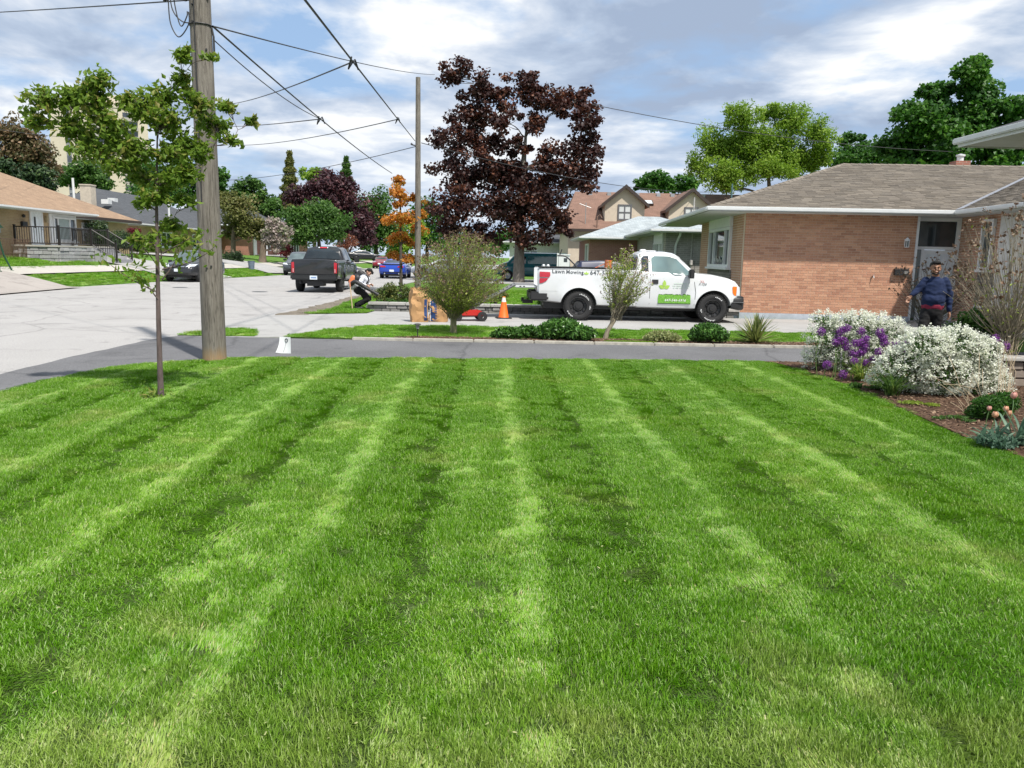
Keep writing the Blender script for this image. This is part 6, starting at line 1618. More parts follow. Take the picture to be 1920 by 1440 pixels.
# ---- black crew cab pickup seen from behind
BLACK_CAR = paint('black_car_paint', (0.016, 0.017, 0.019))
BR = [(-1.27, 0.66, 1.36, 0.93, 0.88, 1.30), (-1.22, 0.58, 1.40, 1.0, 0.95, 1.34), (0.0, 0.52, 1.40, 1.01, 0.96, 1.34), (0.70, 0.50, 1.40, 1.01, 0.96, 1.34), (0.73, 0.50, 1.41, 0.99, 0.9, 1.33), (0.80, 0.50, 1.75, 1.0, 0.78, 1.32), (1.0, 0.48, 1.93, 1.01, 0.74, 1.30), (2.2, 0.46, 1.97, 1.01, 0.73, 1.28), (2.7, 0.46, 1.92, 1.01, 0.73, 1.28), (3.35, 0.46, 1.40, 1.01, 0.84, 1.28), (3.45, 0.46, 1.36, 1.01, 0.86, 1.26), (4.2, 0.48, 1.28, 1.0, 0.86, 1.16), (4.5, 0.52, 1.15, 0.93, 0.8, 1.05), (4.58, 0.56, 1.0, 0.84, 0.7, 0.92)]
V = Vehicle('pickup_truck', 'black crew cab pickup seen from behind, parked by the right kerb', 'pickup truck', (-7.64, 34.6, 0), R(91.5), BR, BLACK_CAR, (0.0, 3.56), 0.41, 0.50, 1.01, 0.28, STEEL_DK, bed=(-1.16, 0.66, 0.86, 0.9), flare=0.04)
V.panel('rear_window', 'end', [(-0.66, 1.86), (0.66, 1.86), (0.76, 1.44), (-0.76, 1.44)], GLASS_CAR, -1)
V.panel('brake_lamp', 'end', [(-0.16, 1.90), (0.16, 1.90), (0.16, 1.945), (-0.16, 1.945)], LAMP_RED, -1, 0.03)
for sx in (-0.2, 0.17): V.panel('cargo_lamp', 'end', [(sx, 1.90), (sx + 0.06, 1.90), (sx + 0.06, 1.945), (sx, 1.945)], LAMP_CLR, -1, 0.03)
mb = MB(); mb.box(-1.275, -1.262, -0.80, 0.80, 0.80, 0.806); mb.box(-1.275, -1.262, -0.78, 0.78, 1.26, 1.266); mb.box(-1.278, -1.262, -0.83, -0.822, 0.72, 1.34); mb.box(-1.278, -1.262, 0.822, 0.83, 0.72, 1.34)
mb.build('tailgate_seam', SEAM, V.root)
mb = MB(); mb.box(-1.285, -1.262, -0.14, 0.14, 1.22, 1.30); mb.build('tailgate_handle', BLACK_PL, V.root, bevel=0.01)
for sg in (-1, 1):
    V.panel('tail_lamp', 'end', [(sg * 0.84, 0.84), (sg * 0.95, 0.84), (sg * 0.955, 1.27), (sg * 0.84, 1.30)], LAMP_RED, -1, 0.02); V.panel('side_tail_lamp', 'side', [(-1.21, 0.84), (-1.21, 1.29), (-1.08, 1.28), (-1.12, 0.85)], LAMP_RED, sg, 0.015)
    V.panel('tail_lamp_strip', 'end', [(sg * 0.86, 0.87), (sg * 0.90, 0.87), (sg * 0.90, 1.02), (sg * 0.86, 1.02)], mat('lamp_pink', (0.6, 0.3, 0.32), 0.3), -1, 0.028)
    V.panel('door_handle', 'side', [(1.35, 1.12), (1.35, 1.16), (1.58, 1.16), (1.58, 1.12)], CHROME, sg, 0.03); V.panel('door_handle', 'side', [(2.35, 1.12), (2.35, 1.16), (2.58, 1.16), (2.58, 1.12)], CHROME, sg, 0.03)
    V.line('panel_gap', [(1.18, 0.55), (1.18, 1.3)], 0.014, SEAM, sg); V.line('panel_gap', [(2.2, 0.5), (2.2, 1.3)], 0.014, SEAM, sg); V.line('panel_gap', [(3.25, 0.5), (3.25, 1.3)], 0.014, SEAM, sg)
V.both('side_window', [(1.12, 1.34), (1.20, 1.82), (2.10, 1.88), (2.14, 1.34)], GLASS_CAR); V.both('side_window', [(2.22, 1.34), (2.20, 1.88), (2.66, 1.85), (3.18, 1.40), (3.16, 1.34)], GLASS_CAR)
V.panel('windscreen', 'end', [(-0.70, 1.86), (0.70, 1.86), (0.80, 1.44), (-0.80, 1.44)], GLASS_CAR, 1)
V.mirror(3.05, 1.28, BLACK_PL, size=(0.14, 0.24, 0.26))
mb = MB(); mb.box(-1.42, -1.20, -0.99, 0.99, 0.54, 0.76); bo = mb.build('rear_bumper', mat('bumper_black', (0.02, 0.021, 0.022), 0.35), V.root, bevel=0.05)
one_box('licence_plate', PLATE, V.root, -1.432, -1.42, -0.15, 0.16, 0.57, 0.73); one_box('plate_print', mat('plate_blue', (0.2, 0.3, 0.5), 0.6), bo, -1.435, -1.4325, -0.11, 0.12, 0.62, 0.68)
mb = MB(); mb.box(-1.1, -0.5, -0.35, 0.35, 0.28, 0.5); mb.tube([(-0.3, 0.5, 0.4), (-1.25, 0.6, 0.42)], 0.05, 8); mb.build('exhaust', STEEL_DK, V.root)

# ---- smaller cars
def rows_suv(L0=-0.93, wb=2.62, hw=0.91, h=1.66):
    return [(L0, 0.50, 0.92, hw * 0.82, hw * 0.6, 0.86), (L0 + 0.05, 0.42, 1.05, hw * 0.92, hw * 0.66, 0.98), (L0 + 0.14, 0.36, h - 0.36, hw * 0.98, hw * 0.70, 1.0), (L0 + 0.40, 0.33, h - 0.04, hw, hw * 0.72, 1.0), (0.5, 0.31, h, hw, hw * 0.73, 0.98), (1.3, 0.30, h - 0.01, hw, hw * 0.73, 0.96), (1.62, 0.30, h - 0.07, hw, hw * 0.73, 0.95), (2.22, 0.30, 1.14, hw, hw * 0.82, 0.98), (2.34, 0.30, 1.10, hw, hw * 0.84, 0.99), (wb + 0.25, 0.31, 1.02, hw * 0.98, hw * 0.82, 0.93), (wb + 0.62, 0.34, 0.92, hw * 0.93, hw * 0.76, 0.84), (wb + 0.80, 0.38, 0.80, hw * 0.84, hw * 0.68, 0.74), (wb + 0.87, 0.45, 0.70, hw * 0.72, hw * 0.6, 0.65)]
def rows_sedan(h=1.40, hw=0.91, wb=2.80):
    return [(-1.10, 0.50, 0.92, hw * 0.80, hw * 0.66, 0.86), (-1.05, 0.42, 0.99, hw * 0.90, hw * 0.72, 0.92), (-0.90, 0.34, 1.05, hw * 0.97, hw * 0.78, 0.95), (-0.55, 0.29, 1.08, hw, hw * 0.78, 0.96), (-0.42, 0.27, 1.10, hw, hw * 0.74, 0.96), (0.35, 0.26, h - 0.04, hw, hw * 0.62, 0.93), (0.8, 0.25, h, hw, hw * 0.62, 0.91), (1.25, 0.25, h - 0.03, hw, hw * 0.62, 0.90), (2.10, 0.25, 0.99, hw, hw * 0.78, 0.90), (2.2, 0.25, 0.97, hw, hw * 0.80, 0.89), (wb + 0.2, 0.26, 0.88, hw * 0.98, hw * 0.8, 0.80), (wb + 0.6, 0.30, 0.78, hw * 0.92, hw * 0.72, 0.70), (wb + 0.82, 0.36, 0.66, hw * 0.78, hw * 0.6, 0.60), (wb + 0.87, 0.42, 0.58, hw * 0.66, hw * 0.5, 0.54)]
def rows_van(hw=0.99, h=1.75, wb=3.05, L0=-1.0, hood=1.08):
    return [(L0, 0.50, 1.0, hw * 0.86, hw * 0.66, 0.92), (L0 + 0.05, 0.42, 1.25, hw * 0.95, hw * 0.72, 1.0), (L0 + 0.16, 0.36, h - 0.14, hw, hw * 0.76, 1.02), (L0 + 0.4, 0.33, h - 0.02, hw, hw * 0.77, 1.02), (0.8, 0.30, h, hw, hw * 0.78, 1.0), (1.8, 0.30, h - 0.03, hw, hw * 0.78, 0.98), (2.1, 0.30, h - 0.12, hw, hw * 0.78, 0.97), (wb - 0.12, 0.30, hood + 0.06, hw, hw * 0.84, 0.98), (wb, 0.30, hood + 0.02, hw, hw * 0.85, 0.98), (wb + 0.35, 0.31, hood - 0.07, hw * 0.98, hw * 0.82, 0.92), (wb + 0.68, 0.34, hood - 0.18, hw * 0.92, hw * 0.74, 0.82), (wb + 0.84, 0.40, hood - 0.32, hw * 0.82, hw * 0.66, 0.70), (wb + 0.90, 0.46, hood - 0.42, hw * 0.7, hw * 0.56, 0.62)]
def front_face(V, hw, zh, zg, lamp=LAMP_CLR, grille=BLACK_PL, plate=True, zlamp=None):
    for sg in (-1, 1):
        V.panel('head_lamp', 'end', [(sg * hw * 0.46, zh - 0.06), (sg * hw * 0.90, zh - 0.02), (sg * hw * 0.93, zh + 0.09), (sg * hw * 0.62, zh + 0.07)], lamp, 1, 0.02, 0.07)
    V.panel('grille', 'end', [(-hw * 0.40, zg - 0.06), (hw * 0.40, zg - 0.06), (hw * 0.46, zg + 0.08), (-hw * 0.46, zg + 0.08)], grille, 1, 0.015)
    V.panel('grille_bar', 'end', [(-hw * 0.40, zg), (hw * 0.40, zg), (hw * 0.40, zg + 0.03), (-hw * 0.40, zg + 0.03)], CHROME, 1, 0.03)
    V.panel('lower_grille', 'end', [(-hw * 0.62, 0.40), (hw * 0.62, 0.40), (hw * 0.56, 0.50), (-hw * 0.56, 0.50)], BLACK_PL, 1, 0.015)
    if plate: V.panel('licence_plate', 'end', [(-0.155, zg - 0.24), (0.155, zg - 0.24), (0.155, zg - 0.09), (-0.155, zg - 0.09)], PLATE, 1, 0.04)
# dark SUV
DKGREY = paint('charcoal_car_paint', (0.022, 0.023, 0.027))
V = Vehicle('parked_car', 'charcoal SUV parked facing the camera on the far left kerb, half behind the pole', 'car', (-16.55, 45.0, 0), R(-92), rows_suv(), DKGREY, (0.0, 2.62), 0.345, 0.42, 0.91, 0.21, CHROME, group='cars parked along the street')
V.panel('windscreen', 'end', [(-0.60, 1.56), (0.60, 1.56), (0.72, 1.14), (-0.72, 1.14)], glass_mat('screen_glass', (0.10, 0.13, 0.13), 0.06), 1)
V.both('side_window', [(0.72, 1.04), (0.72, 1.52), (1.5, 1.50), (2.05, 1.10), (1.95, 1.03)], GLASS_CAR); V.both('side_window', [(-0.3, 1.06), (-0.25, 1.50), (0.66, 1.53), (0.66, 1.04)], GLASS_CAR)
front_face(V, 0.91, 0.86, 0.80); V.mirror(1.95, 1.0, DKGREY, size=(0.10, 0.2, 0.15))
# grey minivan
V = Vehicle('parked_car', 'dark grey minivan facing the camera on the left kerb behind the black pickup', 'car', (-14.55, 61.6, 0), R(-91), rows_van(), paint('slate_car_paint', (0.05, 0.058, 0.068)), (0.0, 3.05), 0.345, 0.42, 0.99, 0.21, GALV, group='cars parked along the street')
V.panel('windscreen', 'end', [(-0.66, 1.62), (0.66, 1.62), (0.80, 1.16), (-0.80, 1.16)], MATS['screen_glass'], 1); V.both('side_window', [(0.5, 1.06), (0.5, 1.60), (1.9, 1.58), (2.7, 1.12)], GLASS_CAR)
front_face(V, 0.99, 0.84, 0.78); V.mirror(2.45, 1.06, DKGREY, size=(0.10, 0.2, 0.16))
# blue coupe
V = Vehicle('parked_car', 'bright blue two door coupe seen from behind, ahead of the leaf blower man', 'car', (-7.15, 56.2, 0), R(90.5), rows_sedan(1.36, 0.95, 2.8), paint('blue_car_paint', (0.012, 0.06, 0.42)), (0.0, 2.8), 0.35, 0.42, 0.95, 0.24, GALV, group='cars parked along the street')
V.panel('rear_window', 'end', [(-0.52, 1.30), (0.52, 1.30), (0.66, 1.11), (-0.66, 1.11)], GLASS_CAR, -1); V.both('side_window', [(0.0, 1.03), (0.5, 1.26), (1.1, 1.28), (1.9, 1.0)], GLASS_CAR)
for sg in (-1, 1): V.panel('tail_lamp', 'end', [(sg * 0.40, 0.80), (sg * 0.82, 0.80), (sg * 0.80, 0.91), (sg * 0.46, 0.90)], LAMP_RED, -1, 0.02, 0.07)
V.panel('spoiler', 'end', [(-0.70, 0.985), (0.70, 0.985), (0.66, 1.03), (-0.66, 1.03)], BLACK_CAR, -1, 0.06); V.panel('licence_plate', 'end', [(-0.16, 0.50), (0.16, 0.50), (0.16, 0.64), (-0.16, 0.64)], PLATE, -1, 0.03); V.panel('diffuser', 'end', [(-0.62, 0.42), (0.62, 0.42), (0.6, 0.47), (-0.6, 0.47)], BLACK_PL, -1, 0.02)
for sg in (-1, 1):
    mb = MB(); mb.tube([(-1.12, sg * 0.5, 0.36), (-0.9, sg * 0.5, 0.36)], 0.05, 8); mb.build('exhaust', CHROME, V.root)
V.mirror(1.75, 0.92, BLACK_CAR, size=(0.10, 0.18, 0.13))
def far_car(label, loc, heading, rows, pm, hw, rear=True, glass=GLASS_CAR, cat='car', name='parked_car', wb=2.7, h=1.4, grp='cars parked along the street'):
    V = Vehicle(name, label, cat, loc, heading, rows, pm, (0.0, wb), 0.34, 0.41, hw, 0.21, GALV, group=grp)
    sg = -1 if rear else 1
    V.panel('rear_window' if rear else 'windscreen', 'end', [(-hw * 0.56, h - 0.09), (hw * 0.56, h - 0.09), (hw * 0.70, 1.10), (-hw * 0.70, 1.10)], glass, sg)
    for s_ in (-1, 1): V.panel('tail_lamp' if rear else 'head_lamp', 'end', [(s_ * hw * 0.55, 0.76), (s_ * hw * 0.9, 0.76), (s_ * hw * 0.88, 0.90), (s_ * hw * 0.58, 0.88)], LAMP_RED if rear else LAMP_CLR, sg, 0.02)
    V.both('side_window', [(0.05, 1.02), (0.45, h - 0.13), (1.1, h - 0.11), (1.85, 1.0)], glass)
    V.panel('licence_plate', 'end', [(-0.15, 0.52), (0.15, 0.52), (0.15, 0.66), (-0.15, 0.66)], PLATE, sg, 0.03)
    return V
far_car('dark red sedan parked far down the left kerb beyond the blue coupe', (-13.6, 97, 0), R(-90), rows_sedan(1.42, 0.90, 2.7), paint('red_car_paint', (0.20, 0.012, 0.018)), 0.90, False, h=1.42)
far_car('white and silver car beyond the blue coupe, left of the orange sapling', (-9.6, 80, 0), R(88), rows_suv(-0.93, 2.7, 0.9, 1.62), paint('silver_car_paint', (0.55, 0.56, 0.57)), 0.9, True, h=1.62)
far_car('black car standing in a far left driveway under the plum tree', (-18.3, 104, float(H(-18.3, 104))), R(20), rows_sedan(1.42, 0.9, 2.7), BLACK_CAR, 0.9, True, h=1.42)
far_car('navy car in the drive just above the white pickup bed', (5.0, 40.6, -0.02), R(4), rows_suv(-0.93, 2.65, 0.9, 1.60), paint('navy_car_paint', (0.016, 0.02, 0.06)), 0.9, True, h=1.60, glass=glass_mat('pale_reflecting_glass', (0.22, 0.24, 0.27), 0.1))
far_car('white car glimpsed through the twigs of the round bush', (-3.0, 62, 0), R(185), rows_sedan(1.42, 0.9, 2.7), WHITE_CAR, 0.9, True, h=1.42)
V = Vehicle('parked_van', 'dark teal van parked behind the trunk of the purple maple', 'van', (4.4, 56.8, 0.0), R(178), [(-1.2, 0.55, 1.2, 0.92, 0.8, 1.0), (-1.12, 0.45, 1.9, 0.98, 0.84, 1.05), (-0.9, 0.40, 2.02, 1.0, 0.85, 1.05), (2.4, 0.38, 2.02, 1.0, 0.85, 1.05), (2.75, 0.38, 1.92, 1.0, 0.84, 1.05), (3.3, 0.38, 1.35, 1.0, 0.86, 1.1), (3.9, 0.42, 1.15, 0.95, 0.8, 1.02), (4.1, 0.5, 0.9, 0.85, 0.7, 0.82)], paint('teal_car_paint', (0.010, 0.115, 0.135)), (0.0, 3.3), 0.36, 0.43, 1.0, 0.22, GALV)
V.both('side_window', [(2.0, 1.25), (2.0, 1.75), (2.6, 1.75), (3.05, 1.3)], GLASS_CAR); V.both('side_window', [(-0.8, 1.25), (-0.8, 1.78), (1.85, 1.78), (1.85, 1.25)], glass_mat('teal_tinted_glass', (0.012, 0.085, 0.10), 0.08))
V.panel('rear_window', 'end', [(-0.7, 1.35), (0.7, 1.35), (0.64, 1.8), (-0.64, 1.8)], GLASS_CAR, -1)
# ------------------------------------------------------------------ garden plants
LF_HEAD = leaf_mat('dried_flower_heads', (0.08, 0.048, 0.03), (0.19, 0.118, 0.075), (0.33, 0.25, 0.17), 0.2)
LF_SPRIG = leaf_mat('fresh_shrub_leaves', (0.11, 0.17, 0.015), (0.27, 0.36, 0.045), (0.44, 0.47, 0.12), 0.4)
LF_GLOSS = leaf_mat('glossy_leaves', (0.03, 0.085, 0.014), (0.085, 0.20, 0.035), (0.18, 0.33, 0.07), 0.15, 0.3)
LF_VAR = leaf_mat('variegated_leaves', (0.12, 0.18, 0.05), (0.36, 0.38, 0.17), (0.55, 0.54, 0.33), 0.3)
LF_BLUE = leaf_mat('blue_green_leaves', (0.04, 0.09, 0.06), (0.11, 0.20, 0.13), (0.22, 0.32, 0.23), 0.3)
STEM_G = bark('pale_stems', (0.27, 0.235, 0.17), 30)
STEM_D = bark('twig_bark', (0.12, 0.095, 0.075), 30)
def twig_shrub(base, fork, ctr, rad, n, label, full=False, head_m=LF_HEAD, leaf_n=900, head_n=600, leaf_lo=0.0, leaf_hi=0.75, trunk_r=0.045, trunks=3, seed=1, leaf_size=0.035, bark_m=STEM_G, head_size=0.04, low=-0.55, stem_r=0.007, side=None, group=None):
    """many thin stems fan out of a short stubby trunk; withered heads sit on the tips"""
    rr = random.Random(seed); r = np.random.default_rng(seed)
    root = empty('twiggy_shrub', base, 0, label, 'shrub', group)
    fork, ctr = Vector(fork), Vector(ctr)
    tk = MB()
    tk.tube([Vector((0, 0, -0.05)), Vector((fork.x * 0.3, fork.y * 0.3, fork.z * 0.4)), fork * 0.85, fork], [trunk_r * 1.25, trunk_r, trunk_r * 0.95, trunk_r * 0.7], 9)
    for _ in range(trunks):
        a = rr.uniform(0, 6.28); q = fork + Vector((math.cos(a) * 0.16, math.sin(a) * 0.16, rr.uniform(0.18, 0.32)))
        tk.tube([fork * 0.55, fork * 0.9 + (q - fork) * 0.35, q], [trunk_r * 0.7, trunk_r * 0.6, trunk_r * 0.35], 7)
    tk.build('trunk', bark_m, root, smooth=True)
    st = MB(); LV, HD = [], []
    for i in range(n):
        while True:
            d = Vector((rr.gauss(0, 1), rr.gauss(0, 1), rr.gauss(0.08, 0.9))).normalized()
            if full: d = Vector((rr.gauss(0, 1), rr.gauss(0, 1), rr.gauss(0.0, 1))).normalized()
            if d.z > low: break
        tip = ctr + Vector((d.x * rad[0], d.y * rad[1], d.z * rad[2])) * (rr.uniform(0.86, 1.03) if full else rr.uniform(0.72, 1.04))
        s = fork + Vector((rr.gauss(0, 0.05), rr.gauss(0, 0.05), rr.uniform(-0.08, 0.12)))
        m = s.lerp(tip, 0.5) + Vector((rr.gauss(0, 0.05), rr.gauss(0, 0.05), rr.uniform(0.0, 0.10)))
        pts = smooth_path([s, s.lerp(m, 0.5) + Vector((rr.gauss(0, 0.02), rr.gauss(0, 0.02), 0.02)), m, tip], 3)
        k = len(pts); st.tube(pts, [stem_r * (1.15 - 0.85 * j / (k - 1)) for j in range(k)], 4, cap=False)
        if i % 2 == 0:
            q = pts[int(k * 0.55)]; t2 = q.lerp(tip, 0.8) + Vector((rr.gauss(0, 0.1), rr.gauss(0, 0.1), rr.gauss(0.03, 0.06))); st.tube([q, q.lerp(t2, 0.5) + Vector((0, 0, 0.02)), t2], [stem_r * 0.5, stem_r * 0.4, stem_r * 0.25], 3, cap=False); HD.append(t2)
        if d.z > -0.1: HD.append(tip)
        for _ in range(max(1, leaf_n // n)):
            t = rr.uniform(leaf_lo, leaf_hi); j = min(int(t * (k - 1)), k - 2); c = pts[j].lerp(pts[j + 1], t * (k - 1) - j)
            if side and rr.random() > side(c): continue
            LV.append((c.x + rr.gauss(0, 0.03), c.y + rr.gauss(0, 0.03), c.z + rr.gauss(0, 0.025)))
    st.build('stems', bark_m, root, smooth=True)
    if LV: link('leaves', leaves_mesh('leaves', np.array(LV), leaf_size, 0.5, 0.5, LF_SPRIG, seed=seed), parent=root)
    H_ = []
    for h in HD:
        for _ in range(max(1, head_n // len(HD))): H_.append((h.x + rr.gauss(0, 0.018), h.y + rr.gauss(0, 0.018), h.z + rr.gauss(0.01, 0.016)))
    if head_n: link('flower_heads', kind='stuff', me=leaves_mesh('flower_heads', np.array(H_), head_size, 0.7, 0.2, head_m, seed=seed + 1), parent=root)
    return root
B1 = gnd(850, 628); kk = B1.y / FPX
twig_shrub(B1, (0.0, 0, 0.42), (0.16, 0, 1.24), (1.0, 0.95, 1.0), 480, 'round twiggy bush with a short stubby trunk, on the grass strip behind the drive', full=True, leaf_n=15000, head_n=2400, leaf_lo=0.2, leaf_hi=1.0, trunk_r=0.07, trunks=5, seed=3, leaf_size=0.042, head_size=0.045, low=-0.5, stem_r=0.007, bark_m=bark('olive_stems', (0.24, 0.22, 0.12), 30))
B2 = gnd(1133, 637)
twig_shrub(B2, (0.22, 0, 0.48), (0.42, 0, 1.25), (0.56, 0.5, 0.70), 120, 'thin crooked shrub of bare stems in front of the white pickup', head_m=leaf_mat('pinkish_heads', (0.30, 0.18, 0.13), (0.52, 0.40, 0.36), (0.62, 0.56, 0.5), 0.3), leaf_n=6500, head_n=700, leaf_lo=0.5, leaf_hi=1.0, trunk_r=0.05, trunks=1, seed=5, low=-0.5, leaf_size=0.05, side=lambda c: 0.95 if (c.x < 0.5 and c.z > 1.25) or c.z < 0.6 else 0.28, head_size=0.035)
B3 = Vector((9.9, 17.3, 0))
twig_shrub(B3, (0.05, 0, 0.25), (0.15, 0, 1.05), (1.05, 0.7, 0.95), 130, 'bare greyish shrub behind the man in the navy sweater', leaf_n=160, head_n=700, trunk_r=0.05, seed=6, bark_m=STEM_D, head_size=0.06, low=-0.2)
B4 = Vector((7.72, 11.25, 0))
twig_shrub(B4, (0.0, 0, 0.5), (-0.05, 0, 1.55), (0.95, 0.8, 1.15), 190, 'tall twiggy shrub with withered brown heads at the right edge', leaf_n=700, head_n=1500, trunk_r=0.07, seed=7, leaf_size=0.05, head_size=0.055, low=-0.3, leaf_hi=1.0)
def gshrub(label, lobes, Y, m, n, leaf, seed, aspect=0.45, name='leafy_plant', cat='plant', up=0.25, base_py=None, droop=0.3, group=None):
    b = pix(lobes[0][0], 700, Y); b.z = 0.03
    root = empty(name, b, 0, label, cat, group); rr = random.Random(seed); r = np.random.default_rng(seed)
    P, Vv = [], []; st = MB(); k = Y / FPX
    tot = sum(l[2] * l[3] for l in lobes)
    for (cx, cy, rx, ry) in lobes:
        c = pix(cx, cy, Y + rr.uniform(-0.12, 0.12)) - b
        for _ in range(int(n * rx * ry / tot)):
            d = Vector((rr.gauss(0, 1), rr.gauss(0, 1), rr.gauss(0.2, 1))).normalized() * rr.random() ** 0.4
            q = Vector((c.x + d.x * rx * k, c.y + d.y * (rx + ry) * 0.5 * k, c.z + d.z * ry * k)); q.z = max(q.z, 0.02)
            P.append(q); Vv.append(min(1, max(0, rr.gauss(0.45, 0.22))))
            if rr.random() < 0.03: st.tube([(c.x * 0.8 + rr.gauss(0, 0.05), c.y, 0.0), ((c.x + q.x) / 2, (c.y + q.y) / 2, q.z * 0.6), q], 0.004, 3, cap=False)
    if st.n: st.build('stems', STEM_D, root)
    link('leaves', leaves_mesh('leaves', np.array(P), leaf, aspect, up, m, np.array(Vv), seed=seed, droop=droop), parent=root)
    return root
gshrub('low green leafy clump left of the bigger one, by the drive edge', [(960, 625, 34, 11), (990, 620, 24, 10), (935, 628, 16, 8)], 15.85, LF_GLOSS, 1500, 0.11, 61, droop=-0.7)
gshrub('large mound of lance shaped green leaves below the pickup bed', [(1055, 617, 44, 19), (1090, 625, 30, 13), (1025, 622, 24, 14)], 15.75, LF_GLOSS, 3000, 0.12, 62, droop=-0.7)
gshrub('small pale variegated plant between the crooked shrub and the dark clump', [(1240, 630, 32, 11), (1225, 634, 20, 8), (1262, 634, 18, 8)], 15.8, LF_VAR, 1300, 0.06, 63, aspect=0.6)
gshrub('dense dark green clump left of the spiky plant', [(1328, 621, 34, 16), (1350, 628, 20, 12), (1308, 630, 18, 10)], 15.7, LF_GLOSS, 2200, 0.085, 64)
gshrub('flat yellow green ground cover at the foot of the crooked shrub', [(1185, 643, 40, 4), (1150, 643, 20, 4), (1215, 644, 20, 3)], 15.5, LF_LIME, 900, 0.035, 65, name='ground_cover')
gshrub('feathery dark green plant between white blossom and tulips', [(1855, 762, 34, 22), (1885, 755, 28, 22), (1830, 775, 22, 14)], 8.3, LF_DEEP, 2600, 0.055, 66, aspect=0.3)
def strap_plant(base, n, length, width, m, label, seed, name='strap_leaved_plant', cat='plant', lean=0.6, stiff=0.5, group=None, h0=0.02):
    """arching strap leaves rising from one point"""
    rr = random.Random(seed); root = empty(name, base, 0, label, cat, group)
    vs, fs, at = [], [], []
    for i in range(n):
        a = rr.uniform(0, 6.28); L_ = length * rr.uniform(0.6, 1.1); tilt = rr.uniform(0.05, lean); w = width * rr.uniform(0.7, 1.2)
        d = Vector((math.cos(a), math.sin(a), 0)); sd = Vector((-d.y, d.x, 0)); p = Vector((rr.gauss(0, 0.03), rr.gauss(0, 0.03), h0)); ang = tilt
        b0 = len(vs); K = 5; v_ = rr.random()
        for j in range(K + 1):
            t = j / K; ww = w * (0.6 + 0.8 * t) * (1 - t ** 2.5) if j else w * 0.6
            c = Vector((0, 0, 0.25 * ww))
            vs += [tuple(p - sd * ww / 2 + c), tuple(p), tuple(p + sd * ww / 2 + c)]; at += [v_] * 3
            p = p + (d * math.sin(ang) + Vector((0, 0, math.cos(ang)))) * L_ / K; ang += (1 - stiff) * rr.uniform(0.2, 0.55)
        for j in range(K):
            q = b0 + j * 3; fs += [(q, q + 1, q + 4, q + 3), (q + 1, q + 2, q + 5, q + 4)]
    me = np_mesh('blades', np.array(vs), np.array(fs), smooth=True, vattr=at); me.materials.append(m); link('blades', me, parent=root)
    return root
LF_YUCCA = leaf_mat('yucca_blades', (0.05, 0.10, 0.025), (0.22, 0.26, 0.07), (0.52, 0.50, 0.26), 0.2)
LF_GRASSY = leaf_mat('grassy_blades', (0.05, 0.12, 0.02), (0.15, 0.24, 0.035), (0.42, 0.40, 0.10), 0.4)
yb = gnd(1415, 645); strap_plant(yb, 150, 0.66, 0.042, LF_YUCCA, 'spiky variegated yucca right of the dark green clump', 71, name='yucca_plant', lean=1.35, stiff=0.85)
strap_plant(pix(1612, 722, 10.85), 120, 0.42, 0.014, LF_GRASSY, 'yellowish grassy clump under the purple balls at the bed edge', 72, lean=0.9, stiff=0.4)
strap_plant(pix(1670, 745, 9.6), 110, 0.46, 0.02, leaf_mat('dark_strap_leaves', (0.03, 0.075, 0.02), (0.08, 0.16, 0.03), (0.2, 0.26, 0.07), 0.3), 'dark green grassy clump in the gap between both white shrubs', 73, lean=0.9, stiff=0.45)
for o in list(bpy.data.objects):
    if o.name.startswith('strap_leaved_plant') and o.parent is None: o.location.z = 0.02
gshrub('small weeds at the bed edge below the yellowish grassy clump', [(1640, 738, 22, 5), (1605, 722, 14, 5)], 10.1, LF_GREEN, 260, 0.05, 68)
gshrub('small green shoots on the mulch before the nearer white shrub', [(1705, 765, 26, 5), (1745, 772, 16, 5)], 9.0, LF_SPRIG, 220, 0.045, 69)
gshrub('scattered green seedlings on the mulch left of the tulips', [(1790, 795, 30, 5), (1760, 785, 14, 4), (1815, 805, 14, 5)], 8.1, LF_GREEN, 260, 0.04, 70)
